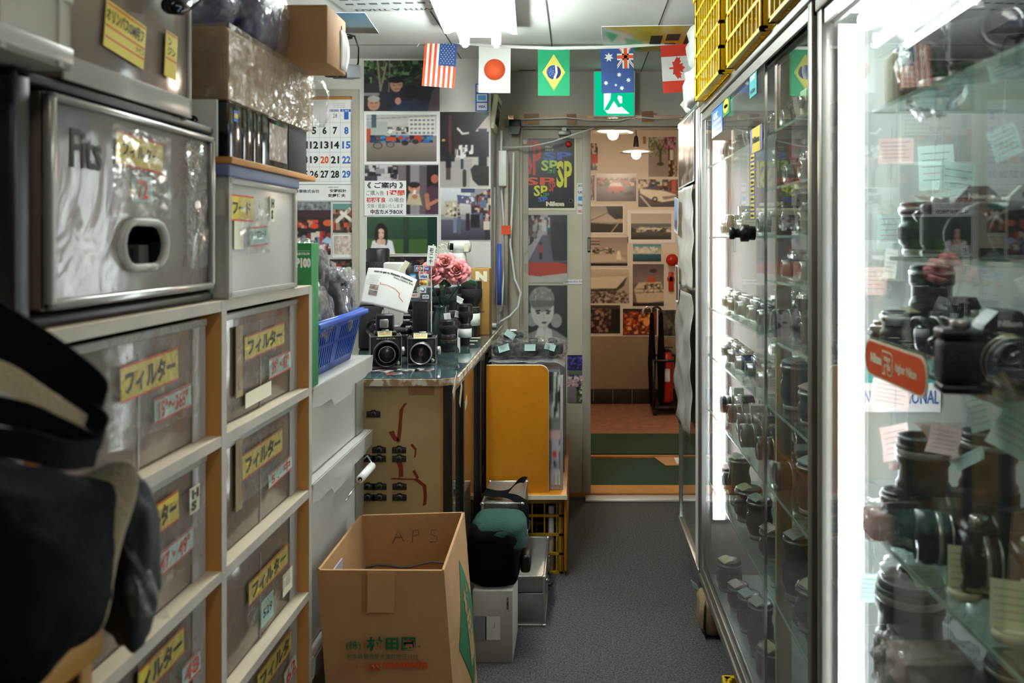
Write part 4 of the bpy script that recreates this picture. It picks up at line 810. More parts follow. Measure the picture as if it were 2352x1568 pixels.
def xs(px, py, X=XF - .028):
    k = X / (px - CX); return Y_from(k), H - (py - CY) * k, k
def Y_from(k): return k * F
def drawer_box(col, row, label, seed, stickers):
    y1 = YD[col] - TV - .006; y0 = YD[col + 1] + .006; z1 = ZT - row * PITCH - TH - .010; z0 = ZT - (row + 1) * PITCH + .001
    xf = XF - .026
    b = MB(m_drawer)
    b.box(xf - .003, y0, z0, xf, y1, z1, .001)                  # front sheet
    b.box(XBk + .02, y0, z0, xf - .003, y0 + .003, z1); b.box(XBk + .02, y1 - .003, z0, xf - .003, y1, z1); b.box(XBk + .02, y0, z0, xf, y1, z0 + .003); b.box(XBk + .02, y0, z0, XBk + .023, y1, z1)
    rim = MB(m_milky); rim.box(xf, y0, z1 - .012, xf + .006, y1, z1, .002); rim.box(xf, y1 - .045, z0, xf + .003, y1 - .0, z1 - .012, .001); rim.box(xf, y0, z0, xf + .003, y0 + .012, z1 - .012, .001)
    rim.box(xf, (y0 + y1) / 2 - .001, z0, xf + .002, (y0 + y1) / 2 + .002, z1 - .03)
    rs = random.Random(seed); ins = MB(m_grey)
    pal = [m_blackm, m_paper, m_grey, mat('dull_pink_box', 'b48a80', .6), mat('faded_green_box', '55705c', .6), m_cream, m_gun, mat('dusty_mauve', '8a6f6c', .7)]
    yy = y0 + .012
    while yy < y1 - .05:
        w_ = rs.uniform(.025, .06); hh = rs.uniform(.07, .15); ins.box(xf - .10, yy, z0 + .0035, xf - rs.uniform(.008, .03), yy + w_ - .004, z0 + hh, .002, rs.choice(pal)); yy += w_
    parts = [('box_shell', b, [('rim', rim)]), ('boxed_filters', ins)]
    films = []
    for px, py, w_, h_, kind, t, aa in stickers:
        Y_, Z_, kk = xs(px, py, xf); T = FX(xf + .0066, Y_, Z_)
        if kind == 'y': mb = sticker(T, w_, h_, m_ysign, [(t, m_ink, 0, 0, .88, .70, 1.7)], m_red, a=aa)
        elif kind == 'yt': mb = sticker(T, w_, h_, m_ysign, [(t, m_ink, 0, 0, .85, .55, .8)], m_red, a=aa)
        elif kind == 'c': mb = sticker(T, w_, h_, m_cyan, [(t, m_red, 0, 0, .8, .7, 1)], m_red, a=aa)
        elif kind == 'ck': mb = sticker(T, w_, h_, m_cyan, [(t, m_ink, 0, 0, .75, .35, .5)], a=aa)
        elif kind == 'w': mb = sticker(T, w_, h_, m_cream, [(t, m_ink, 0, 0, .75, .8, 2.5)] if t else [], a=aa)
        elif kind == 'f': mb = film_patch(T, w_, h_, px, .006)
        elif kind == 'k': mb = sticker(T, w_, h_, mat('old_clear_tape', 'a9946c', .25, var=.3, scale=30), [], a=aa)
        parts.append(({'f': 'film_patch', 'k': 'tape_strip'}.get(kind, 'label_sticker'), mb))
    G('plastic_drawer_box', label, 'drawer box', parts, 'drawer boxes in the pine shelf')
FU = 'フィルター'
drawer_box(0, 0, 'smoky drawer box reading 39 and 43, top row by the green carton', 1, [(602, 782, .20, .046, 'y', FU, .03), (636, 836, .12, .040, 'c', '39°・43°', .03), (586, 905, .125, .028, 'w', '', .02), (600, 800, .27, .12, 'f', '', 0), (541, 830, .03, .13, 'k', '', 0)])
drawer_box(0, 1, 'smoky drawer box reading 5 on a mint strip, second row under the 39 one', 2, [(597, 1040, .20, .048, 'y', FU, .02), (637, 1082, .13, .030, 'c', '5 .  中', .05), (600, 1050, .25, .11, 'f', '', 0), (540, 1090, .028, .13, 'k', '', 0)])
drawer_box(0, 2, 'smoky drawer box with a mint slip reading 529, third row', 3, [(611, 1315, .20, .044, 'y', FU, .0), (606, 1398, .062, .050, 'ck', '529', 0), (653, 1335, .055, .046, 'w', '', 0), (610, 1340, .22, .09, 'f', '', 0)])
drawer_box(0, 3, 'smoky drawer box with a red-numbered mint slip, lowest visible row by the carton', 4, [(624, 1520, .18, .046, 'y', 'フィルタ', .0), (660, 1540, .07, .04, 'c', '62', .2), (610, 1530, .22, .09, 'f', '', 0)])
drawer_box(1, 0, 'smoky drawer box reading 15 and 365, top row behind the hanging straps', 5, [(336, 858, .155, .050, 'y', FU, .04), (388, 925, .11, .036, 'c', '15°～365°', .04), (350, 870, .26, .15, 'f', '', 0)])
drawer_box(1, 1, 'smoky drawer box reading 47 and 49 with a tall letter sticker, second row', 6, [(348, 1195, .13, .046, 'y', FU, .03), (437, 1146, .033, .042, 'w', 'H\nS', 0), (392, 1268, .115, .036, 'c', '47・49°', .04), (385, 1240, .2, .12, 'f', '', 0)])
drawer_box(1, 2, 'smoky drawer box reading 48, low row beside the bagged film', 7, [(362, 1520, .13, .044, 'y', 'ィルター', .02), (430, 1535, .06, .036, 'c', '48', .02), (385, 1520, .2, .1, 'f', '', 0)])
drawer_box(2, 0, 'smoky drawer box almost hidden behind the hanging camera bag, top row', 8, [])
drawer_box(2, 1, 'smoky drawer box almost hidden behind the hanging camera bag, second row', 9, [])

# ---------------------------------------------------------------- on the shelf: black drawer unit
Xu = -.612; y0, y1 = .865, 1.345; z0, z1 = ZT + .001, 1.55
b = MB(m_black); t_ = .016
b.box(-.98, y0, z0, Xu, y1, z0 + t_, .006); b.box(-.98, y0, z1 - t_, Xu, y1, z1, .006); b.box(-.98, y0, z0, Xu, y0 + .03, z1, .006); b.box(-.98, y1 - t_, z0, Xu, y1, z1, .006); b.box(-.98, y0, z0, -.97, y1, z1)
dr = MB(m_drawer); a0, a1, b0, b1 = y0 + .045, y1 - .02, z0 + .02, z1 - .02
yh, zh = xs(330, 562, Xu + .004)[:2]; rh, wh_ = .027, .024
def ringface(mb, X0_, X1_):
    # sheet with a slotted hand hole
    outer = [(a0, b0), (a1, b0), (a1, b1), (a0, b1)]
    hole = [(yh + wh_ + rh * math.cos(t), zh + rh * math.sin(t)) for t in np.linspace(-PI / 2, PI / 2, 7)] + [(yh - wh_ + rh * math.cos(t), zh + rh * math.sin(t)) for t in np.linspace(PI / 2, 1.5 * PI, 7)]
    bm = bmesh.new(); ov = [bm.verts.new((X1_, y, z)) for y, z in outer]; hv = [bm.verts.new((X1_, y, z)) for y, z in hole]
    ed = [bm.edges.new((ov[i], ov[(i + 1) % 4])) for i in range(4)] + [bm.edges.new((hv[i], hv[(i + 1) % len(hv)])) for i in range(len(hv))]
    bmesh.ops.triangle_fill(bm, edges=ed, use_beauty=True); bm.verts.index_update()
    mb.add([tuple(v.co) for v in bm.verts], [tuple(v.index for v in f.verts) for f in bm.faces]); bm.free(); return hole
hole = ringface(dr, Xu, Xu + .002)
dr.box(-.96, a0, b0, Xu - .002, a0 + .003, b1); dr.box(-.96, a1 - .003, b0, Xu - .002, a1, b1); dr.box(-.96, a0, b0, Xu - .002, a1, b0 + .003)
rm = MB(mat('grey_clear_rim', '9a9794', .18, .3, spec=.8))
for q in ((a0, b0, a1, b0 + .012), (a0, b1 - .010, a1, b1), (a0, b0, a0 + .012, b1), (a1 - .012, b0, a1, b1)): rm.box(Xu, q[0], q[1], Xu + .012, q[2], q[3], .004)
hr = MB(m_milky); lp = [(Xu + .006, y, z) for y, z in hole]; hr.tube([(Xu + .006, yh + (p[1] - yh) * 1.12, zh + (p[2] - zh) * 1.18) for p in lp + lp[:1]], .006, 8)
ins = MB(m_grey); rs = random.Random(5)
for i in range(13):
    yy = a0 + .015 + i * .032; ins.box(Xu - .16, yy, b0 + .004, Xu - rs.uniform(.03, .07), yy + .028, b0 + rs.uniform(.06, .17), .002, rs.choice([m_grey, m_blackm, MATS['faded_green_box'], MATS['dusty_mauve'], m_gun, MATS['faded_green_box']]))
def us(px, py, off=.0035):
    k = (Xu + off) / (px - CX); return FX(Xu + off, k * F, H - (py - CY) * k)
lg = MB(m_ink, us(200, 345)); lg.text('Fits', 0, 0, .062, .048, .0002, m_ink, .6)
s1 = sticker(us(322, 352), .118, .045, m_ysign, [('フィルター', m_ink, 0, 0, .78, .42, 1)], m_red, a=-.04)
s2 = sticker(us(326, 436), .05, .036, m_cyan, [('72', m_red, 0, 0, .55, .75, 1)], a=.05)
fp = film_patch(us(325, 400), .15, .12, 5, .005); fp2 = film_patch(us(450, 470), .07, .2, 8, .006)
G('drawer_unit', 'large black plastic drawer unit with a clear front on the pine shelf', 'drawer unit', [('case', b), ('drawer', dr, [('front_rim', rm), ('hand_hole_rim', hr), ('brand_lettering', lg), ('label_sticker', s1), ('size_sticker', s2)]), ('boxed_filters', ins), ('film_patch', fp), ('film_patch', fp2)])

# translucent lens hood drawer
Xh = -.602; y0, y1 = 1.365, 1.70; z0, z1 = ZT + .001, 1.468
b = MB(m_box); b.box(-.93, y0, z0, Xh, y0 + .003, z1); b.box(-.93, y1 - .003, z0, Xh, y1, z1); b.box(Xh - .003, y0, z0, Xh, y1, z1, .001); b.box(-.93, y0, z0, Xh, y1, z0 + .003); b.box(-.93, y0, z0, -.927, y1, z1)
fr = MB(m_milky); fr.box(Xh, y0, z0, Xh + .006, y0 + .012, z1); fr.box(Xh, y1 - .015, z0, Xh + .006, y1, z1, .002); fr.box(Xh, y0, z0, Xh + .006, y1, z0 + .012, .002); fr.box(Xh, y0, z1 - .012, Xh + .006, y1, z1, .002)
ld = MB(mat('blue_grey_lid', '66708f', .5)); ld.box(-.94, y0 - .004, z1, Xh + .008, y1 + .006, z1 + .022, .003)
ins = MB(m_grey)
for i in range(8): ins.box(Xh - .12, y0 + .02 + i * .038, z0 + .004, Xh - .03, y0 + .05 + i * .038, z0 + rs.uniform(.05, .15), .002, rs.choice([MATS['faded_green_box'], m_cream, m_grey, m_blackm]))
def hs(px, py, off=.0035):
    k = (Xh + off) / (px - CX); return FX(Xh + off, k * F, H - (py - CY) * k)
G('plastic_drawer_box', 'translucent drawer box with blue-grey lid reading lens hoods, on top of the shelf', 'drawer box', [('box_shell', b, [('rim', fr)]), ('lid', ld), ('boxed_hoods', ins),
  ('label_sticker', sticker(hs(554, 478), .105, .046, m_ysign, [('フード', m_ink, 0, 0, .72, .5, 1)], m_red)), ('letter_sticker', sticker(hs(625, 480), .024, .050, m_cream, [('H\nS', m_ink, 0, 0, .6, .8, 2)])),
  ('size_sticker', sticker(hs(594, 542), .085, .036, m_cyan, [('レンズフード', m_ink, 0, .1, .8, .4, .4)], m_red, a=.05)), ('blank_sticker', sticker(hs(548, 540), .038, .05, m_cream, [])), ('film_patch', film_patch(hs(585, 520), .14, .10, 3, .004))])
mb = MB(m_wood2); mb.box(-.95, y0 - .003, z1 + .0225, Xh + .012, 1.80, z1 + .034, .001); one('wooden_board', 'thin orange plywood board lying on the blue-grey lid', 'board', mb)
ZP = z1 + .0345
# row of black cartons on the board
cart = [('white carton end with a round black hole beside the black cartons', m_white, 1.352, 1.372), ('black carton with a blue and yellow mark, next to the holed white carton', m_blackg, 1.376, 1.432), ('plain glossy black carton in the row under the wrapped parcel', m_blackg, 1.435, 1.480), ('second plain glossy black carton, before the one with a street picture', m_blackg, 1.483, 1.52), ('black carton with a black and white street picture', m_blackg, 1.523, 1.66), ('black carton end by the calendar, slightly slanted', m_blackm, 1.663, 1.775)]
for i, (lb, m_, a, b_) in enumerate(cart):
    mb = MB(m_); zt = ZP + .098
    if i == 0:
        mb.box(-.74, 1.366, ZP + .0, -.618, 1.372, zt); mb.use(m_blackg)
        mb.lathe([(.011, 1.3655), (.011, 1.3662)], (-.66, 0, ZP + .06), 'y', 20)
        one('white_carton', lb, 'carton', mb); continue
    mb.box(-.86, a, ZP, -.602, b_, zt, .002)
    if i == 1: mb.at(FX(-.6015, (a + b_) / 2, ZP + .075)); mb.plate(0, 0, .018, .020, .0006, 0, m_bluei); mb.plate(0, 0, .014, .008, .0004, .0007, m_ysign)
    if i == 4:
        mb.at(FX(-.6015, (a + b_) / 2 + .01, ZP + .05)); mb.grid_print(-.045, -.036, .05, .036, paint(30, 24, '2a2c2e', [('s', 0, 0, 100, 100, 170, 4, ['1a1c1e', '8a8e92', 'c8ccd0', '3c4044', '0e0f10', '5c6064'])], 70), .0006, m_print)
    one('black_carton', lb, 'carton', mb)
ZW = ZP + .0985
# parcel wrapped in brown paper and film
mb = MB(mat('faded_brown_wrap', 'b09878', .5, var=.35, scale=14, stretch=(1, 3, .3), bump=.4, bs=30)); mb.box(-.86, 1.372, ZW, -.602, 1.80, ZW + .128, .008)
fl = MB(m_wrap); fl.sheet(40, 14, lambda u, v: (-.5975 + .0035 * noise.noise(Vector((u * 60, v * 4, 2))), 1.368 + u * .435, ZW - .0 + v * .132)); fl.sheet(14, 14, lambda u, v: (-.86 + u * .26, 1.366 + .003 * noise.noise(Vector((u * 30, v * 8, 5))), ZW + v * .13))
one('wrapped_parcel', 'brown parcel wrapped in shiny stretch film on the black cartons', 'parcel', mb)
one('stretch_film', 'shiny stretch film pulled over the brown parcel', 'film', fl)
mb = MB(m_film); mb.blob((-.592, 1.828, 1.672), (.022, .02, .052), 3, 3, .2, 2); one('plastic_bag_end', 'loose clear film end hanging off the parcel over the calendar', 'film', mb)
# cardboard box on the parcel
ZC2 = ZW + .1285
mb = MB(m_card); mb.box(-.70, 1.665, ZC2, -.522, 1.80, ZC2 + .122, .003)
tp = MB(m_tape, FY(-.60, 1.664, ZC2 + .06)); ps = MB(m_tape2, FX(-.5215, 1.775, ZC2 + .095)); ps.plate(0, 0, .02, .018, .001)
sl = MB(m_paper); sl.sheet(4, 8, lambda u, v: (-.520 + .008 * math.sin(v * 3.1) * u, 1.755 + u * .04, ZC2 + .008 + v * .085), (.0006, 0, 0))
G('cardboard_box', 'small plain cardboard box perched on the wrapped parcel near the ceiling', 'cardboard box', [('box', mb), ('tape', ps), ('paper_slip', sl)])
# blue bags on the parcel
for i, (c_, r_, col, lb) in enumerate((((-.74, 1.50, ZC2 + .10), (.10, .13, .10), '1d2352', 'dark navy plastic bag heaped on the wrapped parcel'), ((-.655, 1.58, ZC2 + .075), (.05, .075, .072), '4a4468', 'purple-grey bag in clear film beside the small cardboard box'))):
    mb = MB(mat('bag_' + col, col, .35, bump=.3, bs=30)); mb.blob(c_, r_, 11 + i, 4, .1, 2.5, .6); q = MB(m_film); q.blob((c_[0] + .01, c_[1], c_[2]), (r_[0] * 1.1, r_[1] * 1.06, r_[2] * 1.04), 15 + i, 3, .14, 3, .6)
    G('plastic_bag', lb, 'bag', [('bag', mb), ('film_cover', q)])
# clear box with yellow labels on the drawer unit
z0 = 1.551; Xc = -.612; y0, y1 = .945, 1.25
b = MB(m_drawer); b.box(-.9, y0, z0, Xc, y0 + .003, z0 + .3); b.box(-.9, y1 - .003, z0, Xc, y1, z0 + .3); b.box(Xc - .003, y0, z0, Xc, y1, z0 + .3, .001); b.box(-.9, y0, z0, Xc, y1, z0 + .003); b.box(-.9, y0, z0, -.897, y1, z0 + .3)
fo = MB(m_milky); fo.box(Xc, y0, z0, Xc + .004, y1 + .008, z0 + .03, .001); fo.box(Xc - .03, y1 - .001, z0, Xc + .004, y1 + .008, z0 + .3, .002)
ins = MB(m_grey)
for i in range(9): ins.box(Xc - .2, y0 + .01 + i * .032, z0 + .004, Xc - rs.uniform(.02, .06), y0 + .036 + i * .032, z0 + rs.uniform(.08, .24), .002, rs.choice([m_cream, m_blackm, m_grey, MATS['dusty_mauve'], MATS['faded_green_box'], m_gun]))
def cs(px, py, off=.0045):
    k = (Xc + off) / (px - CX); return FX(Xc + off, k * F, H - (py - CY) * k)
l1 = MB(m_ysign, cs(288, 82) @ Matrix.Rotation(-.12, 4, 'Z')); l1.plate(0, 0, .095, .062, .0008)
for y in (.026, -.003, -.018): l1.quad(-.046, y, .046, y + .0022, .0012, m_red)
l1.text('オリンパスOM用フ', -.002, .013, .088, .019, .0014, m_ink, .8); l1.text('ァイン', .035, -.009, .02, .01, .0014, m_ink, .5)
l2 = MB(m_ysign, cs(392, 128) @ Matrix.Rotation(-.08, 4, 'Z')); l2.plate(0, 0, .034, .068, .0008)
for y in (.030, -.008): l2.quad(-.016, y, .016, y + .0022, .0012, m_red)
l2.text('ン\nジン', 0, .012, .022, .026, .0014, m_ink, .8)
l3 = MB(m_blackg, cs(415, 5, .03)); l3.at(Matrix()); c_ = cs(412, 8, .03).translation; l3.tube([(c_.x, c_.y - .03, c_.z - .012), (c_.x, c_.y, c_.z - .006), (c_.x, c_.y + .05, c_.z + .03)], .012, 12)
G('clear_storage_box', 'clear plastic box with yellow handwritten labels on the black drawer unit', 'storage box', [('box_shell', b, [('foot_rim', fo)]), ('contents', ins), ('label_sticker', l1), ('label_sticker', l2)])
one('black_strap', 'black rubber strap end hanging over the yellow-labelled clear box', 'strap', l3)
# white lattice basket, top corner
z0 = 1.5515; bx0, bx1, by0, by1 = -.83, -.575, .64, .905
b = MB(m_milky); W2 = MB(m_white)
b.box(bx0, by0, z0, bx1, by1, z0 + .004); b.box(bx1 - .004, by0, z0, bx1, by1, z0 + .2); b.box(bx0, by1 - .004, z0, bx1, by1, z0 + .2); b.box(bx0, by0, z0, bx0 + .004, by1, z0 + .2)
W2 = MB(m_milky)
for i in range(3):
    W2.box(bx1, by0, z0 + .005 + i * .07, bx1 + .004, by1, z0 + .025 + i * .07, .003); W2.box(bx1, by0 + .06 + i * .09, z0, bx1 + .003, by0 + .068 + i * .09, z0 + .2)
G('white_basket', 'translucent white basket in the upper corner beside the yellow-labelled box', 'basket', [('basket', b), ('lattice', W2)])

# ---------------------------------------------------------------- bag, straps and crate close by
def crate(name, label, cat, x0, x1, y0, y1, z0, z1, m_, group=None, cell=.045, bottom=True):
    f = MB(m_); t = .010
    for z in np.linspace(z0, z1 - t, max(3, int((z1 - z0) / .06))):
        f.box(x0, y0, z, x1, y0 + t, z + t, 0); f.box(x0, y1 - t, z, x1, y1, z + t, 0); f.box(x0, y0, z, x0 + t, y1, z + t, 0); f.box(x1 - t, y0, z, x1, y1, z + t, 0)
    for x in np.arange(x0, x1, cell): f.box(x, y0 + .001, z0, x + .006, y0 + .006, z1); f.box(x, y1 - .006, z0, x + .006, y1 - .001, z1)
    for y in np.arange(y0, y1, cell): f.box(x0 + .001, y, z0, x0 + .006, y + .006, z1); f.box(x1 - .006, y, z0, x1 - .001, y + .006, z1)
    for x, y in ((x0, y0), (x1 - .02, y0), (x0, y1 - .02), (x1 - .02, y1 - .02)): f.box(x, y, z0, x + .02, y + .02, z1, .003)
    rm = MB(m_); rm.box(x0 - .006, y0 - .006, z1 - .03, x1 + .006, y0 + .003, z1, .002); rm.box(x0 - .006, y1 - .003, z1 - .03, x1 + .006, y1 + .006, z1, .002); rm.box(x0 - .006, y0, z1 - .03, x0 + .003, y1, z1, .002); rm.box(x1 - .003, y0, z1 - .03, x1 + .006, y1, z1, .002)
    bt = MB(m_)
    for x in np.arange(x0 + .01, x1 - .005, .022): bt.box(x, y0 + .01, z0, x + .004, y1 - .01, z0 + .004)
    for y in np.arange(y0 + .01, y1 - .005, .022): bt.box(x0 + .01, y, z0, x1 - .01, y + .004, z0 + .0039)
    return G(name, label, cat, [('side_lattice', f), ('rim', rm), ('bottom_lattice', bt)], group)
for i in range(3):
    crate('orange_crate', ('orange plastic crate on the floor, lowest of the stack by the pine shelf', 'middle orange crate of the stack under the camera bag', 'top orange crate of the stack, right under the camera bag')[i], 'crate', -.598, -.452, .50, .745, .0 + .334 * i, .333 + .334 * i, mat('orange_crate_plastic', 'b07a10', .5, var=.3), 'stacked orange crates by the pine shelf')
ZG = 1.002
bag = MB(m_fabric); bag.blob((-.495, .655, ZG + .082), (.090, .085, .082), 4, 5, .05, 2.2, .6)
fl = MB(m_fabric); fl.sheet(14, 14, lambda u, v: (-.585 + u * .165 - .02 * v * u, .565 + .02 * math.sin(u * 3) - .01 + .012 * noise.noise(Vector((u * 4, v * 4, 3))), ZG + .04 + v * .13), (0, .006, 0))
tr_ = MB(m_beige); cur = [(P(px, py, .70 + d)) for px, py, d in ((205, 1082, .0), (262, 1100, .02), (290, 1170, .03), (270, 1290, .02), (225, 1400, 0), (130, 1450, -.02), (20, 1500, -.04))]
def ribbon(mb, pts, wd, th=.002, n=5):
    pts = [Vector(p) for p in pts]; fine = []
    for i in range(len(pts) - 1):
        p0 = pts[max(i - 1, 0)]; p1 = pts[i]; p2 = pts[i + 1]; p3 = pts[min(i + 2, len(pts) - 1)]
        for t in np.linspace(0, 1, n, endpoint=False):
            fine.append(.5 * ((2 * p1) + (-p0 + p2) * t + (2 * p0 - 5 * p1 + 4 * p2 - p3) * t * t + (-p0 + 3 * p1 - 3 * p2 + p3) * t ** 3))
    fine.append(pts[-1]); W_ = Vector(wd) if not callable(wd) else None; m = len(fine) - 1
    mb.sheet(2, m, lambda u, v: fine[round(v * m)] + (wd(v) if callable(wd) else W_) * (u - .5), (.0, th, 0), smooth=False); return mb
ribbon(tr_, cur, lambda v: Vector((.034 * math.cos(v * 2.6 + .4), .02, .03 * math.sin(v * 2.6 + .4))))
pk = MB(m_filmd); 
G('camera_bag', 'black padded camera bag with beige strap resting on the orange crates', 'camera bag', [('body', bag), ('flap', fl), ('trim_strap', tr_, [], 'beige webbing trim')])
s1 = MB(m_strap); ribbon(s1, [P(-80, 720, .60), P(60, 795, .63), P(165, 862, .655), P(235, 925, .67), P(215, 985, .665)], lambda v: Vector((.010, .0, .044 - .012 * v)))
s2 = MB(m_strap); ribbon(s2, [P(-80, 925, .57), P(60, 955, .6), P(140, 990, .62), P(215, 1020, .64), P(243, 985, .655), P(205, 950, .66)], lambda v: Vector((.006, 0, .020)))
s3 = MB(m_beige); ribbon(s3, [P(-80, 835, .60), P(20, 868, .62), P(110, 925, .635), P(190, 985, .65)], lambda v: Vector((-.004, .006, .022)))
s4 = MB(m_strap); ribbon(s4, [P(-80, 1010, .56), P(60, 1022, .58), P(150, 1045, .6), P(225, 1040, .64)], lambda v: Vector((.0, .008, .020)))
G('shoulder_strap', 'folded black webbing straps with beige lining above the camera bag', 'strap', [('webbing', s1), ('webbing', s2), ('lining', s3, [], 'beige lining'), ('webbing', s4)])
mb = MB(m_blackm); mb.blob(P(300, 1285, .80), (.026, .03, .085), 8, 4, .08, 2.0, .8); q = MB(m_film); q.sheet(16, 24, lambda u, v: P(235 + 30 * v + u * (20 + 105 * v), 1080 + 340 * v, .79 + .012 * noise.noise(Vector((u * 5, v * 9, 1))) - .02 * math.sin(u * PI)))
G('bagged_strap_case', 'black pouch in a clear bag hanging beside the camera bag', 'pouch', [('pouch', mb), ('clear_bag', q)])
#PART4
# ---------------------------------------------------------------- translucent storage boxes beyond the shelf
Xt = -.610
def tote(label, z0, z1, y0=1.83, y1=2.355, clip=True, seed=1):
    b = MB(m_box); th = .003; xb = -.96; zt = z1 - .05
    for q in ((xb, y0 + .012, z0, Xt - .02, y0 + .012 + th, zt), (xb, y1 - .012 - th, z0, Xt - .02, y1 - .012, zt), (Xt - .02 - th, y0 + .012, z0, Xt - .02, y1 - .012, zt), (xb, y0 + .012, z0, Xt - .02, y1 - .012, z0 + th), (xb, y0 + .012, z0, xb + th, y1 - .012, zt)): b.box(*q)
    ld = MB(m_box)
    n = 22                      # lid with a scalloped skirt
    def sk(u, v):
        y = y0 - .004 + u * (y1 - y0 + .008); dip = -.020 * (1 if .30 < u < .62 else 0)
        return (Xt + .004 * (1 - v) + .0, y, z1 - .002 - (v * (.052 - dip - .006 * (u < .08 or u > .9))))
    ld.sheet(n, 3, sk, (-.003, 0, 0), smooth=False); ld.sheet(6, 3, lambda u, v: (xb + u * (Xt - xb), y0 - .004, z1 - .002 - v * .045), (0, .003, 0), smooth=False)
    ld.box(xb, y0 - .003, z1 - .005, Xt + .002, y1 + .003, z1 - .001, .0015); ld.box(xb + .04, y0 + .03, z1 - .003, Xt - .035, y1 - .03, z1 + .0, .001)
    rb = MB(m_milky)
    rb.box(Xt - .02, y1 - .09, z0, Xt - .016, y1 - .012, zt, .002)
    ct = MB(m_grey); rs = random.Random(seed)
    for i in range(9): ct.blob((Xt - .085, y0 + .06 + i * .05, z0 + .07 + rs.uniform(0, .04)), (.05, .03, .055), i + seed, 2, .3, 2, .8, rs.choice([m_grey, mat('faded_red_cloth', '8c4a40', .8), m_blackm, MATS['dusty_mauve'], m_cream]))
    parts = [('box_shell', b, [('rib', rb)]), ('lid', ld), ('contents', ct)]
    if clip:
        hd = MB(m_white); c = ((y0 + y1) / 2 + .03); hd.cyl(.011, c - .01, c + .11, (Xt + .035, 0, z1 - .075), 'y', 14); hd.cyl(.006, c - .0105, c + .1105, (Xt + .035, 0, z1 - .075), 'y', 10, m=m_gun)
        wr = MB(m_steel); wr.tube([(Xt + .008, c - .05, z1 - .12), (Xt + .012, c - .02, z1 - .11), (Xt + .02, c + .005, z1 - .095), (Xt + .035, c - .012, z1 - .078), (Xt + .035, c + .12, z1 - .075), (Xt + .018, c + .13, z1 - .05), (Xt + .008, c + .13, z1 - .06)], .0025, 6)
        parts.append(('carry_handle', hd, [('handle_wire', wr)]))
    return G('storage_tote', label, 'storage box', parts, 'stacked translucent storage boxes')
tote('translucent lidded storage box right under the blue basket', .802, 1.020, seed=3, clip=False)
tote('translucent storage box with white roll handle, second of the stack', .400, .800, seed=12)
tote('translucent storage box standing on the floor at the bottom of the stack', .0, .398, seed=20, clip=False)
# blue lattice basket with wrapped gear
def basket(label, x0, x1, y0, y1, z0, z1):
    f = MB(m_blue); tx, ty = .028, .03
    def pt(u, v, side):
        k = v; a0, a1 = x0 + tx * (1 - k), x1 - tx * (1 - k); b0, b1 = y0 + ty * (1 - k), y1 - ty * (1 - k); z = z0 + (z1 - z0) * v
        return {'r': (a1, b0 + u * (b1 - b0), z), 'f': (a0 + u * (a1 - a0), b0, z), 'b': (a0 + u * (a1 - a0), b1, z), 'l': (a0, b0 + u * (b1 - b0), z)}[side]
    for side in 'rfbl':
        n = 22 if side in 'rl' else 14
        for (v0, v1) in ((0, .14), (.50, .56), (.82, 1)):
            f.sheet(8, 1, lambda u, v: pt(u, v0 + v * (v1 - v0), side), (.0025 if side == 'r' else 0, 0 if side in 'rl' else .0025, 0), smooth=False)
        for i in range(n + 1):
            wd = .5 / n if i % (n // 2) else 1.6 / n
            u0 = max(0, i / n - wd / 2); u1 = min(1, i / n + wd / 2)
            f.sheet(1, 2, lambda u, v: pt(u0 + u * (u1 - u0), v, side), (.0025 if side == 'r' else 0, 0 if side in 'rl' else .0025, 0), smooth=False)
    f.box(x0 + tx, y0 + ty, z0, x1 - tx, y1 - ty, z0 + .003)
    rm = MB(m_blue); r = .007
    rm.tube([(x1, y0, z1), (x1 + .006, (y0 + y1) / 2, z1), (x1, y1, z1), (x0, y1, z1), (x0, y0, z1), (x1, y0, z1)], r, 8); rm.box(x1 - .004, y0 - .006, z1 - .012, x1 + .016, y1 + .006, z1 + .003, .004)
    return G('blue_basket', label, 'basket', [('lattice_body', f), ('rim', rm)])
basket('blue plastic lattice basket of wrapped gear on the translucent boxes', -.86, -.618, 1.875, 2.30, 1.021, 1.158)
def wrapped(label, c, r, seed, m_in, p=.6, sub=4, filmr=1.07, m_f=None):
    a = MB(m_in); a.blob(c, r, seed, sub, .06, 2.5, p); q = MB(m_f or m_film); q.blob(c, tuple(x * filmr for x in r), seed + 3, sub, .13, 3.2, p)
    return G('wrapped_camera', label, 'wrapped camera gear', [('gear', a), ('film_wrap', q)])
wrapped('grey-brown gear bundled in crumpled film, lower heap in the blue basket', (-.69, 1.985, 1.165), (.065, .085, .075), 5, mat('grey_brown_gear', '5a5250', .6, var=.5, scale=25), .7)
wrapped('dark gear in clear film rising behind the green carton', (-.735, 2.09, 1.26), (.075, .10, .09), 8, m_blackm, .75)
wrapped('black boxy gear in dull film at the counter end of the blue basket', (-.675, 2.20, 1.19), (.05, .06, .085), 9, m_leather, .45, m_f=m_filmd)
# green paper carton
mb = MB(m_greenc); gx0, gx1, gy, gz = -.650, -.604, 1.812, 1.0215; mb.box(gx0, gy, gz, gx1, gy + .05, 1.352, .001)
T = FY((gx0 + gx1) / 2 + .004, gy - .0005, 1.315); tx = MB(m_paper, T); tx.text('FUJICOLOR', 0, .012, .032, .007, .0005, m_paper, 1.5); tx.text('P100', .001, -.008, .034, .023, .0005, m_paper, 2.5)
tx.quad(-.016, .019, .016, .0195, .0005); tx.box(.004, -.10, .0004, .016, -.075, .0008, 0, m_paper); tx.box(.006, -.097, .0008, .014, -.083, .001, 0, m_greenc)
G('green_carton', 'tall narrow green photo paper carton standing at the end of the shelf', 'carton', [('carton', mb), ('print', tx)])

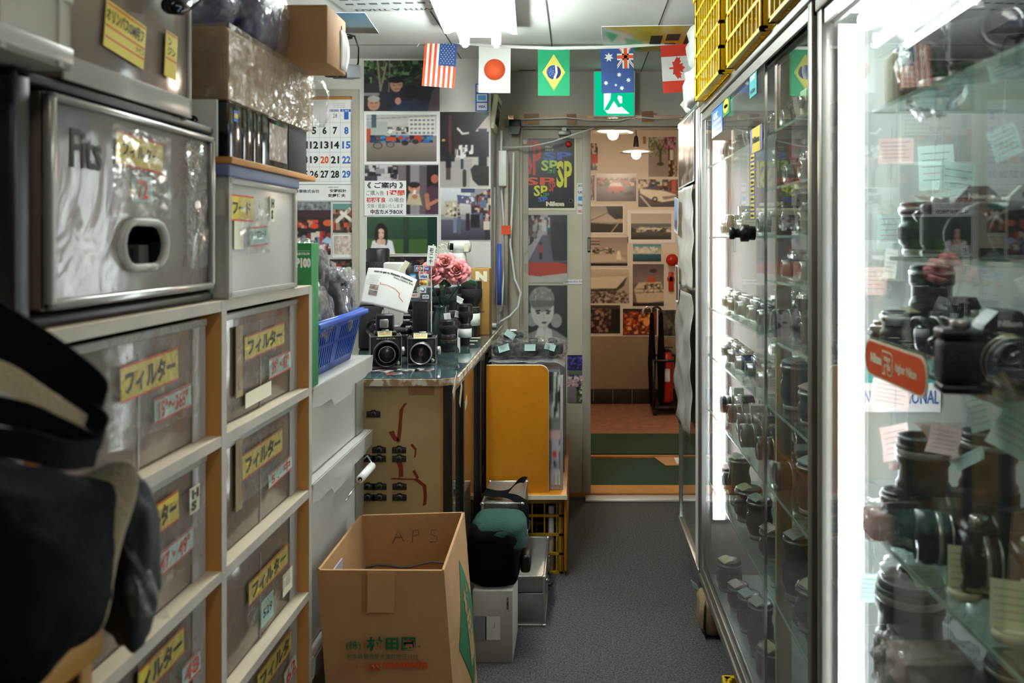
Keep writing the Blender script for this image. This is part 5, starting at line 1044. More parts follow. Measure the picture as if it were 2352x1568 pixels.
# ---------------------------------------------------------------- counter
XC, YC0, YC1, ZK = -.372, 2.38, 3.895, .950
top = MB(m_shelfw)
def rounded(x0, y0, x1, y1, r):
    return [(x0, y0)] + [(x1 - r + r * math.sin(a), y0 + r - r * math.cos(a)) for a in np.linspace(0, PI / 2, 7)] + [(x1, y1), (x0, y1)]
top.prism(rounded(-1.25, YC0 - .02, XC + .015, YC1, .06), ZK - .024, ZK - .004, mat('chipped_counter_edge', '9a7b55', .5, col2='d8d0c2', scale=40, thr=(.45, .55)))
glt = MB(mat('counter_print_under_glass', '5d7684', .12, col2='26333c', scale=9, thr=(.35, .65))); glt.prism(rounded(-1.245, YC0 - .015, XC + .011, YC1, .058), ZK - .004, ZK - .001)
glt.use(m_clear); glt.prism(rounded(-1.24, YC0 - .012, XC + .008, YC1, .056), ZK - .0008, ZK + .0)
at = MB(m_paper)
for i, (px, py, w_) in enumerate(((880, 852, .07), (935, 850, .07), (975, 850, .06), (905, 858, .05))):
    k = (H - ZK) / (py - CY); x = (px - CX) * k; y = F * k; at.T = TR(x, y, ZK + .0004, 0, 0, .3 * (i - 1.5)); at.grid_print(-w_ / 2, -.022, w_ / 2, .022, paint(14, 8, '2c3038', [('s', 0, 0, 100, 100, 30, 9, ['8a3a34', '1a1c22', 'c8b8b0', 'd8d8dc'])], 80 + i), 0, m_print)
at.T = TR()
k = (H - ZK) / (795 - CY)
for j in range(6): at.box((1062 - CX) * k - .0, F * k + j * .05, ZK + .0003, (1085 - CX) * k, F * k + j * .05 + .02, ZK + .0008, 0, (m_ink, m_cream)[j % 2])
fp = MB(mat('yellowed_panel', 'b7a071', .55, var=.25, scale=5)); X0, X1 = -1.2, -.408; fp.box(X0, YC0, .02, X1, YC0 + .02, ZK - .024)
kf2 = YC0 / F
def cp(px, py, off=.001): return FY((px - CX) * kf2, YC0 - off, H - (py - CY) * kf2)
decs = []
for px, py in [(871, 1032), (917, 1032), (871, 1052), (917, 1052), (845, 1052), (872, 1116), (918, 1116), (872, 1141), (918, 1141), (845, 1116), (845, 1141), (858, 950), (890, 1205), (930, 1205)]:
    dec = MB(m_ink); decs.append(('camera_sticker', dec)); dec.T = cp(px, py); w_ = .042; dec.prism([(-w_ / 2, -.011), (w_ / 2, -.011), (w_ / 2, .007), (.008, .009), (.005, .012), (-.005, .012), (-.008, .009), (-w_ / 2, .007)], 0, .0008, m_ink)
    dec.lathe([(.008, .0008), (.008, .0012)], (0, -.001, 0), n=14, m=m_inkg); dec.lathe([(.0055, .0012), (.0055, .0015)], (0, -.001, 0), n=14, m=m_ink); dec.quad(-w_ / 2, .003, w_ / 2, .0045, .0010, m_inkg)
dec = MB(m_ink); dec.T = cp(880, 893); decs.append(('faded_lettering', dec)); dec.text('SELLA', 0, 0, .07, .018, .0004, mat('faded_letter', '9a8a66', .6), 2)
rd = MB(mat('red_stain_tape', '8c2a17', .4, var=.35, scale=30))
def strip(pts, w_):
    q = [Vector(((px - CX) * kf2, YC0 - .0008, H - (py - CY) * kf2)) for px, py in pts]
    fine = [q[0].lerp(q[0], 0)]
    rd.sheet(1, len(q) - 1, lambda u, v: q[round(v * (len(q) - 1))] + Vector(((u - .5) * w_ * (1 + .4 * noise.noise(Vector((v * 9, w_ * 90, 0)))), 0, (u - .5) * .004)), (0, -.0006, 0), smooth=False)
strip([(932, 925), (922, 940), (920, 965), (918, 990), (915, 1015)], .011); strip([(899, 990), (903, 1000), (912, 1012)], .014); strip([(917, 1060), (921, 1075), (921, 1095)], .014)
strip([(900, 1098), (925, 1100), (955, 1100), (975, 1115), (977, 1140), (975, 1160)], .010); strip([(950, 1080), (960, 1098)], .008); strip([(945, 1020), (955, 1032), (953, 1050)], .006)
tpl = []; tps = MB(m_tape2); tps.T = cp(968, 893, .0015); tps.plate(0, 0, .075, .035, .001, 0, mat('orange_masking', 'a87850', .5, var=.3, scale=30), a=-.03); tps.plate(-.03, .0, .018, .038, .0006, .001, a=.02); tpl.append(('tape', tps))
for px, py, w_, h_, a in ((1045, 885, .06, .03, .6), (1058, 905, .05, .03, .9), (1070, 925, .035, .03, .3)):
    k = (XC + .016) / (px - CX); tps = MB(m_tape2); tpl.append(('tape', tps)); tps.T = FX(XC + .016, k * F, H - (py - CY) * k); tps.plate(0, 0, w_ * 1.5, h_, .001, 0, mat('pale_tape', 'c2a98c', .35, var=.25, scale=30), a=a)
# glass side with black posts
pst = []
for y, w_ in ((YC0 + .001, .022), (2.62, .022), (3.08, .02), (3.46, .02)):
    q = MB(m_black); q.box(XC - .028, y, .02, XC, y + w_, ZK - .024, .002); pst.append(('post', q))
rl = MB(m_alud); rl.box(XC - .028, YC0 + .02, .02, XC + .002, YC1, .06); rl2 = MB(m_alud); rl2.box(XC - .026, YC0 + .02, ZK - .05, XC + .002, YC1, ZK - .024)
sg = MB(m_clear); sg.box(XC - .018, YC0 + .023, .06, XC - .014, 3.46, ZK - .05)
ins = MB(m_wood2); ins.box(XC - .30, YC0 + .03, .02, XC - .20, 3.85, ZK - .03); ins.use(m_orange)
for i in range(7): ins.box(XC - .2, 2.45 + i * .2, .03, XC - .05, 2.45 + i * .2 + .12, .25 + .3 * ((i * 7) % 4) / 4, .004, (m_card, m_wood2, m_cream, m_orange)[i % 4])
cr = MB(m_wood2); cr.box(X1, YC0 + .001, .02, XC - .028, YC0 + .021, ZK - .024)
G('shop_counter', 'old camera shop counter with printed glass top, yellowed front and red stains', 'counter', [('countertop', top), ('glass_top', glt, [('prints_under_glass', at)]), ('front_panel', fp, decs + [('red_stain', rd)]), ('bottom_rail', rl), ('upper_rail', rl2), ('side_glass', sg), ('stored_boards', ins), ('corner_strip', cr)] + pst + tpl)

# ---------------------------------------------------------------- things on the counter
def on(px, py, z=ZK):            # counter spot under a base seen at px, py
    k = (H - z) / (py - CY); return Vector(((px - CX) * k, F * k, z)), k
def lens_mb(mb, o, prof, rings=(), cap=None):
    mb.use(m_black); mb.lathe(prof, o, 'z', 28)
    for r, z0, z1, m_ in rings: mb.lathe([(r - .001, z0), (r, z0 + .001), (r, z1 - .001), (r - .001, z1)], o, 'z', 28, m_)
    return mb
def big_lens(label, o, r, h_, tag=None, seed=0, white_ring=False, silver_top=False, tagat=None, group='upright lenses on the counter'):
    p = [(r * .62, 0), (r * .64, .004), (r * .64, h_ * .18), (r * .8, h_ * .22), (r * .8, h_ * .5), (r * .72, h_ * .52), (r * .72, h_ * .58), (r, h_ * .66), (r, h_ - .003), (r * .96, h_), (r * .88, h_), (r * .86, h_ - .004)]
    b = MB(m_black); b.lathe(p, o, n=30)
    rgs = []
    for a, c_ in ((.24, .34), (.38, .48), (.70, .86)): 
        rg = MB(m_rubber); rgs.append(('grip_ring', rg)); rr = (r * .8 if a < .6 else r) + .0012; rg.lathe([(rr - .002, h_ * a), (rr, h_ * a + .002), (rr, h_ * c_ - .002), (rr - .002, h_ * c_)], o, n=30)
    mk = MB(m_white)
    rr = r * .72 + .0008; mk.lathe([(rr, h_ * .53), (rr, h_ * .535)], o, n=30, m=m_white); mk.lathe([(r * .8 + .0008, h_ * .36), (r * .8 + .0008, h_ * .364)], o, n=30, m=m_ysign)
    if white_ring: mk.lathe([(r * .8 + .002, h_ * .2), (r * .8 + .002, h_ * .42)], o, n=30, m=m_white)
    cap = MB(m_satin if silver_top else m_blackm); cap.lathe([(r * .9, h_ - .003), (r * .93, h_ + .002), (r * .9, h_ + .004), (r * .5, h_ + .004)], o, n=30)
    parts = [('barrel', b, rgs + [('scale_marks', mk)]), ('cap', cap)]
    if tag:
        dx, dz, ry = tagat or (r + .002, h_ * .5, .3)
        t = MB(tag, TR(o[0] + dx, o[1] - r * .7, o[2] + dz, PI / 2, ry, .2)); t.plate(0, 0, .032, .024, .0006); t.quad(-.012, -.001, .01, 0, .0009, m_inkg); t.quad(-.012, .005, .012, .006, .0009); parts.append(('price_tag', t))
    return G('upright_lens', label, 'lens', parts, group)
o, k = on(1030, 806); big_lens('stubby black lens at the front of the lens stacks, white slip on its cap', o, .034, .115, m_paper, tagat=(.0, .126, 1.45))
o, k = on(1035, 775); big_lens('tall black lens with pale rim standing behind the stubby one', o, .044, .215, m_paper, silver_top=True, tagat=(.04, .16, .5))
o, k = on(1068, 792); big_lens('slim black lens beside the brown carton, white label ring low down', o, .030, .155, m_paper, white_ring=True, tagat=(-.02, .12, .2))
o, k = on(1083, 772); big_lens('tall wide black lens nearly touching the brown carton', o, .044, .235, None, white_ring=True, silver_top=True)
o, k = on(868, 775); o = o + Vector((0, .0, 0)); big_lens('tall stepped black lens at the calendar end of the counter', o, .048, .37, None)
o, k = on(937, 742); big_lens('thick black lens at the middle of the counter against the photographs', o, .062, .30, None)
o, k = on(990, 772); big_lens('plain black telephoto lens behind the payment card sign', o, .045, .20, None)
# medium format cameras
def boxcam(label, px, py, w_, h_, d_, rz, silver, rl, name, tagc, extra):
    o, k = on(px, py); T = TR(o.x, o.y + d_ / 2, ZK, 0, 0, rz)
    b = MB(m_leather, T); b.box(-w_ / 2, -d_ / 2, 0, w_ / 2, d_ / 2, h_, .006)
    tr = MB(m_satin, T); e_ = .0022
    for x in (-w_ / 2 - .0005, w_ / 2 - e_ + .0005):
        tr.box(x, -d_ / 2 - .001, .002, x + e_, -d_ / 2 + .003, h_ - .002); tr.box(x, -d_ / 2, h_ - .003, x + e_, d_ / 2, h_ + .0006); tr.box(x, -d_ / 2, 0, x + e_, d_ / 2, .003)
        tr.box(x, d_ / 2 - .003, .002, x + e_, d_ / 2 + .001, h_ - .002)
    tr.box(-w_ / 2, -d_ / 2 - .001, .0, w_ / 2, -d_ / 2 + .002, .003); tr.box(-w_ / 2, -d_ / 2 - .001, h_ - .003, w_ / 2, -d_ / 2 + .002, h_)
    ln = MB(m_satin if silver else m_black, T); zc = h_ * .46
    ln.lathe([(rl * .9, -d_ / 2), (rl * .9, -d_ / 2 - .014), (rl, -d_ / 2 - .018), (rl, -d_ / 2 - .042), (rl * .97, -d_ / 2 - .045), (rl * .90, -d_ / 2 - .045), (rl * .86, -d_ / 2 - .040), (rl * .84, -d_ / 2 - .020)], (0, 0, zc), 'y', 36)
    gl = MB(m_black, T); gl.lathe([(rl * .86, -d_ / 2 - .0395), (rl * .55, -d_ / 2 - .036)], (0, 0, zc), 'y', 36); gl.lathe([(rl * .55, -d_ / 2 - .0365), (rl * .4, -d_ / 2 - .038), (rl * .2, -d_ / 2 - .0395), (.0005, -d_ / 2 - .040)], (0, 0, zc), 'y', 36, extra)
    if not silver: gl.lathe([(rl * .62, -d_ / 2 - .0402), (rl * .60, -d_ / 2 - .0404)], (0, 0, zc), 'y', 36, m_white); gl.lathe([(rl * .59, -d_ / 2 - .0406), (rl * .02, -d_ / 2 - .0408)], (0, 0, zc), 'y', 36, m_black)
    gr = MB(m_satin, T)
    for z in (-.014, -.022, -.030): gr.lathe([(rl * .985 + .001, -d_ / 2 + z), (rl * .985 + .001, -d_ / 2 + z - .002)], (0, 0, zc), 'y', 36, m_gun if silver else m_inkg)
    fd = MB(m_black, T); fd.box(-w_ * .36, -d_ * .34, h_, w_ * .36, d_ * .38, h_ + .012, .004); fd.use(m_satin); fd.box(-.012, -d_ * .1, h_ + .012, .012, d_ * .12, h_ + .016, .003)
    if not silver: fd.box(-w_ * .30, d_ * .02, h_ + .010, w_ * .30, d_ * .40, h_ + .066, .008, m_black); fd.box(-w_ * .18, d_ * -.02, h_ + .022, w_ * .1, d_ * .04, h_ + .05, .004, m_satin)
    kb = MB(m_satin, T); kb.lathe([(.012, w_ / 2), (.014, w_ / 2 + .003), (.014, w_ / 2 + .012), (.011, w_ / 2 + .014)], (0, 0, h_ * .45), 'x', 20); kb.lathe([(.006, -d_ / 2), (.007, -d_ / 2 - .006), (.004, -d_ / 2 - .008)], (w_ * .38, 0, .012), 'y', 16)
    bkm = MB(m_leather, T); bkm.box(-w_ * .42, d_ / 2, .004, w_ * .42, d_ / 2 + .035, h_ - .006, .006)
    nm = MB(m_white, T @ FY(0, -d_ / 2 - .0012, h_ - .008)); nm.text(name, 0, 0, w_ * .6, .005, .0004, m_white if not silver else m_gun, 1)
    tg = MB(tagc, T @ TR(-.004, -d_ / 2 + .004, h_ + .010, .55, 0, .0)); tg.plate(0, -.006, .045, .028, .0006); tg.text('¥48,000', 0, -.008, .036, .008, .0009, m_orr, .5); tg.text('整備済・保証付', 0, .002, .036, .006, .0009, m_inkg, .3)
    return G('medium_format_camera', label, 'camera', [('body', b, [('trim', tr), ('nameplate', nm)]), ('lens', ln, [('front_glass', gl), ('ring_marks', gr)]), ('finder', fd), ('knob', kb), ('film_back', bkm), ('price_tag', tg)])
boxcam('black boxy film camera with wide black lens, yellow tag, beside the blue basket', 878, 843, .098, .100, .080, .30, False, .042, 'BRONICA', m_yel, m_black)
boxcam('chrome-edged boxy film camera with silver-barrelled lens, at the counter front', 965, 836, .092, .086, .085, .12, True, .036, 'HASSELBLAD', m_yel, m_lensp)
# SLR-like bodies behind
def body_cam(label, px, py, w_, h_, d_, rz, m_, tag=None, grip=True, group=None, prism=True):
    o, k = on(px, py); T = TR(o.x, o.y, ZK, 0, 0, rz); b = MB(m_, T); b.box(-w_ / 2, -d_ / 2, 0, w_ / 2, d_ / 2, h_, .01)
    tp = MB(m_satin if m_ is not m_black else m_black, T); tp.box(-w_ / 2 + .003, -d_ / 2 + .002, h_, w_ / 2 - .003, d_ / 2 - .002, h_ + .016, .006)
    if prism: tp.prism([(-.026, 0), (.026, 0)], 0, 0) if False else tp.box(-.024, -d_ / 2 - .004, h_ + .004, .024, d_ / 2, h_ + .038, .010)
    ln = MB(m_black, T); r = min(.034, h_ * .42)
    ln.lathe([(r * .9, -d_ / 2), (r, -d_ / 2 - .008), (r, -d_ / 2 - .05), (r * .9, -d_ / 2 - .053), (r * .84, -d_ / 2 - .046)], (0, 0, h_ * .5), 'y', 28); ln.lathe([(r * .84, -d_ / 2 - .044), (r * .4, -d_ / 2 - .047), (.0005, -d_ / 2 - .05)], (0, 0, h_ * .5), 'y', 28, m_lensg)
    dl = MB(m_satin, T)
    for x in (-w_ * .36, w_ * .34): dl.cyl(.011, h_ + .014, h_ + .024, (x, 0, 0), 'z', 20, c=.001)
    P_ = [('body', b), ('top_plate', tp), ('lens', ln), ('dial', dl)]
    if tag: t = MB(tag, T @ TR(w_ * .3, -d_ / 2 - .006, h_ * .75, PI / 2, .3, 0)); t.plate(0, 0, .03, .042, .0006); t.quad(-.011, .005, .011, .006, .0009, m_inkg); t.quad(-.011, -.003, .009, -.002, .0009); P_.append(('price_tag', t))
    return G('film_camera', label, 'camera', P_, group)
body_cam('black camera body under the route map sheet, mid counter', 905, 800, .14, .115, .07, .1, m_black)
body_cam('large black camera with grey prism behind the chrome-edged one', 950, 797, .11, .150, .08, .0, m_black, m_yel)
body_cam('chrome-topped camera under the upper edge of the route map sheet', 862, 800, .12, .165, .06, .2, m_leather, m_cream)
body_cam('small black camera between the two boxy film cameras', 925, 815, .075, .08, .05, -.4, m_black, prism=False)
o, k = on(904, 790); wrapd = MB(m_satin); o2 = P(905, 590, 3.0); 
mb = MB(mat('pale_box', 'c9c7c2', .4)); c = P(905, 612, 2.98); mb.box(c.x - .036, 2.96, ZK, c.x + .036, 3.02, c.z + .016, .006); t = MB(m_cream, TR(c.x + .045, 2.955, c.z, PI / 2, .5, 0)); t.plate(0, 0, .02, .045, .0006)
G('boxed_flash', 'pale rounded box with a cream tag behind the route map sheet', 'box', [('box', mb), ('price_tag', t)])
# route map sheet
Ym = 2.56; cor = [P(828, 694, Ym), P(934, 721, Ym - .02), P(958, 642, Ym + .03), P(846, 615, Ym + .05)]
mb = MB(m_paper)
def mp(u, v):
    a = cor[0].lerp(cor[1], u); b = cor[3].lerp(cor[2], u); p = a.lerp(b, v); p = p + Vector((0, -.02 * math.sin(u * PI), .014 * math.sin(u * PI) * (.4 + .6 * v) + .006 * math.sin(v * PI))); return p
mb.sheet(24, 18, mp, (0, -.0006, 0))
def on_map(txt, u0, v0, uw, vh, m_, b=1):
    v, f, (W_, H_) = text_geo(txt, b); mb.use(m_); mb.add([mp(u0 + p / W_ * uw, v0 + q / H_ * vh) + Vector((0, -.0016, .0002)) for p, q in v], f)
on_map('How to get to Shinjuku Kitamura', .55, .88, .78, .07, m_ink, 2.5); on_map('From Camera Box', .78, .80, .38, .05, m_inkg, 1.5)
for i in range(6): on_map('Camera department on map', .20 - .008 * i, .76 - .055 * i, .28 - .03 * (i % 3), .028, m_inkg, .3)
for v0, cl in ((.37, '6a4a48'), (.22, '4a4438')):
    mb.use(mat('tiny_print_' + cl, cl, .6, col2='b0a49c', scale=60)); mb.add([mp(.14 + a * .2, v0 + b * .12) + Vector((0, -.0016, 0)) for a, b in ((0, 0), (1, 0), (1, 1), (0, 1))], [(0, 1, 2, 3)])
rt = [(.36, .58), (.36, .53), (.5, .54), (.68, .50), (.78, .42), (.78, .34), (.88, .25)]
mb.use(m_red)
for (a, b), (c_, d_) in zip(rt, rt[1:]):
    n_ = Vector((-(d_ - b), c_ - a)).normalized() * .006; mb.add([mp(a - n_.x, b - n_.y) + Vector((0, -.0016, 0)), mp(c_ - n_.x, d_ - n_.y) + Vector((0, -.0016, 0)), mp(c_ + n_.x, d_ + n_.y) + Vector((0, -.0016, 0)), mp(a + n_.x, b + n_.y) + Vector((0, -.0016, 0))], [(0, 1, 2, 3)])
one('route_map_sheet', 'curved white route map sheet with a red line, propped over the cameras', 'paper', mb)
# payment card sign
Yk = 2.80; k = Yk / F; c = P(966, 650, Yk); T = FY(*c); sg = MB(m_clear, T); sg.plate(0, 0, 52 * k, 80 * k, .003); 
bs_ = MB(m_clear, T); bs_.box(-26 * k, -40 * k - .0, -.04, 26 * k, -40 * k + .003, .02); z = .0034
ks = MB(m_paper, T)
for (x, y, w_, h_, m_, t, tm) in ((-3, 34, 21, 14, m_paper, 'JCB', m_bluei), (15, 33, 10, 9, m_bluei, 'UC', m_paper), (-17, 15, 14, 12, m_skyi, 'AMEX', m_paper), (8, 15, 22, 12, m_paper, 'VISA', m_bluei), (-17, -2, 13, 12, m_orr, 'MC', m_paper), (8, 1, 20, 11, m_paper, '', m_red), (6, -15, 15, 15, m_paper, '', m_bluei), (-13, -28, 16, 10, m_paper, 'ORICO', m_orr), (12, -31, 15, 9, m_paper, 'O', m_bluei)):
    ks.plate(x * k, y * k, w_ * k, h_ * k, .0004, z, m_)
    if t == 'JCB':
        for i, (l, m2) in enumerate(zip('JCB', (m_bluei, m_red, m_green))): ks.plate((x - 6.5 + 6.5 * i) * k, y * k, 5.8 * k, 12 * k, .0003, z + .0005, m2); ks.text(l, (x - 6.5 + 6.5 * i) * k, y * k, 4 * k, 6 * k, z + .001, m_paper, 2)
    elif t: ks.text(t, x * k, y * k, w_ * .8 * k, h_ * .5 * k, z + .0007, tm, 2)
for x, m_ in ((4, m_orr), (11, m_ysign)): ks.lathe([(5.5 * k, 0), (5.5 * k, .0003)], (x * k, 1 * k, z + .0006 + (.0003 if x > 5 else 0)), n=20, m=m_)
ks.lathe([(5 * k, 0), (5 * k, .0003)], (6 * k, -15 * k, z + .0006), n=20, m=m_bluei); ks.lathe([(4 * k, 0), (4 * k, .0003)], (4.5 * k, -15 * k, z + .001), n=20, m=m_paper)
st = MB(m_black); o = c; st.box(c.x - .028, Yk - .008, ZK, c.x + .028, Yk + .03, c.z - 40 * k, .004)
G('payment_card_sign', 'clear stand with payment card logos on a black block before the roses', 'sign', [('sheet', sg, [('card_logos', ks)]), ('sheet_foot', bs_), ('block', st)])
# roses in a dark vase
m_rose = mat('rose_pink', 'e08a8c', .6, var=.18, scale=20); m_leaf = mat('rose_leaf', '1f5a35', .5, var=.3, scale=20); m_gyp = mat('dried_sprig', 'b9bfa0', .8)
Yr = 2.98; kr = Yr / F
def rose(px, py, R, seed, tilt=(0, 0)):
    c = P(px, py, Yr); mb = MB(m_rose); rs = random.Random(seed)
    for ring, (n, rad, h_, op, rot) in enumerate(((2, .10, .62, .05, 0), (3, .24, .60, .12, .9), (4, .42, .55, .24, .3), (5, .58, .46, .42, 1.1), (5, .72, .36, .62, .5), (6, .80, .22, .85, .1))):
        for i in range(n):
            a = 2 * PI * i / n + rot + rs.uniform(-.15, .15); wdt = (PI / n) * rs.uniform(1.0, 1.25); tz = rs.uniform(-.12, .12)
            T = Matrix.Translation(c) @ Euler((PI / 2 - .35 + tilt[0], tilt[1], 0)).to_matrix().to_4x4() @ Matrix.Rotation(a, 4, 'Z') @ Matrix.Rotation(tz, 4, 'Y')
            def pf(u, v):
                t = (u - .5) * 2 * wdt * (1 - .25 * (v > .85)); e_ = abs(u - .5) * 2; r_ = R * (rad * (.4 + .6 * v ** .7) * (1 - .10 * e_ * e_) + op * .55 * v ** 5); zz = R * (-.35 + (h_ + .4) * v - op * .30 * v ** 6 - .34 * e_ ** 3 * v)
                return (r_ * math.cos(t), r_ * math.sin(t), zz)
            mb.T = T; mb.sheet(8, 8, pf, (0, 0, R * .03)); mb.T = Matrix()
    st = MB(m_leaf); st.tube([c + Vector((0, .01, -.01)), c + Vector((.0, .03, -.06)), Vector((P(1010, 0, Yr).x, Yr + .04, ZK + .14))], .003, 6)
    for s in (-1, 1):
        cc = c + Vector((s * R * .9, .02, -R * .9)); st.sheet(4, 6, lambda u, v: cc + Vector((s * v * .035, .006 * math.sin(v * 3), (u - .5) * .022 * math.sin(v * PI) - .012 * v)), (0, .0006, 0))
    return mb, st
vs = MB(mat('dark_vase', '23302c', .25)); vx = P(1010, 0, Yr).x; vs.lathe([(.03, 0), (.04, .02), (.045, .08), (.03, .13), (.026, .15), (.03, .16), (.027, .16), (.022, .15)], (vx, Yr + .04, ZK), n=24)
parts = [('vase', vs)]
for i, (px, py, R) in enumerate(((992, 627, .040), (1024, 603, .034), (1050, 622, .042))):
    a, b = rose(px, py, R, i); parts.append(('rose', a, [('stem', b)]))
gy = MB(m_gyp); rs = random.Random(3); c0 = P(1012, 585, Yr + .03)
for i in range(46):
    d = Vector((rs.gauss(0, .02), rs.gauss(0, .015), rs.uniform(-.02, .04))); p = c0 + d; gy.tube([Vector((vx, Yr + .04, ZK + .2)), p], .0004, 3); gy.blob(p, (.003, .003, .003), i, 1, .2)
parts.append(('dried_sprig', gy))
G('rose_vase', 'three pink artificial roses with a dried sprig in a dark vase', 'vase of flowers', parts)
c = P(991, 587, 2.96); mb = sticker(FY(c.x, 2.955, c.z), 18 * 2.96 / F, 46 * 2.96 / F, m_paper, [('祀\n二\n十', m_ink, 0, 0, .5, .8, .6)], a=-.09); mb.at(Matrix()); mb.box(c.x - .002, 2.957, ZK, c.x + .002, 2.96, c.z - .03, 0, m_white)
one('handwritten_slip', 'narrow white slip with brushed characters standing before the dried sprig', 'paper slip', mb)
# white conference camera
c = P(1056, 566, 3.75); wb = MB(m_white); wb.at(Matrix.Translation(c)); wb.lathe([(.018, -.05), (.026, -.045), (.029, -.02), (.029, .04), (.024, .052)], axis='x', n=24); wl = MB(m_blackg, Matrix.Translation(c)); wl.lathe([(.02, -.052), (.008, -.056)], axis='x', n=20); wl.box(-.045, -.0300, -.016, -.025, -.024, .016, .006)
wf = MB(m_white); wf.lathe([(.030, -.03), (.034, -.06), (.03, -.09), (.012, -.1), (.012, ZK - c.z + .012), (.05, ZK - c.z + .01), (.05, ZK - c.z)], (c.x, c.y, c.z), n=24)
wt = MB(m_cream, FY(c.x + .035, c.y - .031, c.z - .004)); wt.plate(0, 0, .022, .04, .0006)
G('white_security_camera', 'white dome-necked camera on a stalk at the back of the counter', 'security camera', [('head', wb, [('lens', wl)]), ('stand', wf), ('paper_tag', wt)])
# brown carton
o, k = on(1100, 765); Yq = 3.42; kq = Yq / F; x0, x1 = (1082 - CX) * kq, XC - .004; z1 = H - (616 - CY) * kq
mb = MB(m_card); mb.use(mat('brown_carton', 'a67c3c', .7, var=.15, scale=12)); mb.box(x0, Yq, ZK, x1, Yq + .11, z1, .002); tx = MB(m_cream, FY((x0 + x1) / 2, Yq - .001, z1 - .035)); tx.text('N', .005, 0, .05, .045, .0004, m_cream, 3); tx.text('Nikon', 0, -.15, .04, .01, .0004, m_inkg, 1)
G('brown_carton', 'tall brown carton with a large pale letter at the aisle edge of the counter', 'carton', [('carton', mb), ('printed_letter', tx)])
mb = MB(m_white); mb.cyl(.012, -.03, .03, (XC - .03, 3.68, ZK + .012), 'x', 14); mb.cyl(.005, -.031, .031, (XC - .03, 3.68, ZK + .012), 'x', 10, m=m_gun); one('paper_roll', 'small white paper roll at the far corner of the counter', 'roll', mb)

# ---------------------------------------------------------------- cardboard carton in the aisle
Zr = .60; A = Vector((-.598, 1.832)); B = Vector((-.305, 1.829)); C_ = Vector((-.314, 2.225)); D_ = Vector((-.598, 2.200))
sk = Vector((.045, .0)); th = .006
def wallp(mb, p, q, outd, bulge=0):
    p = Vector((p.x, p.y)); q = Vector((q.x, q.y)); d = Vector(outd)
    mb.sheet(8, 8, lambda u, v: ((p.lerp(q, u) + sk * (1 - v) + d * bulge * math.sin(u * PI) * math.sin(v * PI)).to_3d() + Vector((0, 0, .002 + v * (Zr - .002)))), (d.x * th, d.y * th, 0), smooth=False)
cb = MB(m_card); wallp(cb, A, B, (0, -1), .0); wallp(cb, B, C_, (1, 0), .022); wallp(cb, C_, D_, (0, 1), .0); wallp(cb, D_, A, (-1, 0), .0)
cb.add([tuple((p + sk).to_3d() + Vector((0, 0, .003))) for p in (A, B, C_, D_)], [(0, 1, 2, 3)])
inn = MB(m_cardd); zi = .30
kk = 1.832 / F; skz = lambda z: .045 * (1 - z / Zr)
def bx(px, py): return FY((px - CX) * kk, 1.8245, H - (py - CY) * kk)
pr = MB(m_green)
def btx(t, px, py, w_, h_, m_, b=1): pr.T = bx(px, py); pr.text(t, 0, 0, w_ * kk, h_ * kk, .0006, m_, b)
btx('(株)', 814, 1478, 34, 24, m_green, .3); btx('村', 862, 1474, 36, 32, m_green, 1.4); btx('田', 902, 1474, 30, 27, m_green, 1.4); btx('園', 940, 1474, 33, 31, m_green, 1.0); btx('R', 965, 1480, 5, 5, m_green); btx('熊本県菊池郡大津町吹田1139', 880, 1503, 162, 13, m_green, .1)
btx('フリーダイヤル', 822, 1527, 50, 10, m_orr, .4); btx('0120-078-078', 932, 1523, 104, 15, m_orr, 2); btx('おちゃ おちゃ', 945, 1510, 60, 5, m_orr, .3)
pr.T = bx(863, 1527); pr.plate(0, 0, 24 * kk, 15 * kk, .0003, 0, m_orr); 
for s in (-1, 1): pr.lathe([(4 * kk, .0004), (4 * kk, .0007)], (s * 5 * kk, 0, 0), n=14, m=m_card); pr.lathe([(2 * kk, .0008), (2 * kk, .0009)], (s * 5 * kk, 0, 0), n=12, m=m_orr)
tp = MB(m_tape); tp.T = bx(877, 1357); tp.plate(0, 0, 62 * kk, 92 * kk, .0006)
# diamond on the aisle side
Xs = -.305 + .030; dm = MB(m_green)
def sd(px, py):
    k = (Xs) / (px - CX); return k * F, H - (py - CY) * k
pts = [sd(1066, 1293), sd(1083, 1375), sd(1050, 1490), sd(1038, 1388)]
def side_x(y, z): return -.305 - .009 * (y - 1.83) / .395 + .045 * (1 - z / Zr) + .022 * math.sin(PI * min(1, max(0, (y - 1.83) / .395))) * math.sin(PI * z / Zr) + .0012
yc_ = sum(p[0] for p in pts) / 4; zc_ = sum(p[1] for p in pts) / 4
yc_, zc_ = 2.02, .385; hw, hh = .125, .165
dm.sheet(10, 10, lambda u, v: (lambda a, b: (side_x(yc_ + hw * a, zc_ + hh * b), yc_ + hw * a, zc_ + hh * b))((u - .5) - (v - .5), (u - .5) + (v - .5)), None, m_green, False)
v_, f_, (W_, H_) = text_geo('村\n田\n園', 1.6); dm.add([(side_x(yc_ + p / W_ * .07, zc_ + q / H_ * .19) + .0012, yc_ + p / W_ * .07, zc_ + q / H_ * .19) for p, q in v_], f_, m=m_card)
wr = MB(m_ink); wr.T = FY(-.445, 2.197, .545)
for ln_ in ([(-.055, -.02), (-.042, .012), (-.028, -.015)], [(-.05, -.006), (-.032, -.004)], [(-.008, -.018), (-.006, .012), (.006, .012), (.009, .003), (-.005, -.002)], [(.052, .014), (.038, .012), (.037, .002), (.052, -.004), (.05, -.016), (.034, -.016)]):
    wr.tube([(a * 1.15, b * 1.15, .0005) for a, b in ln_], .0008, 5)
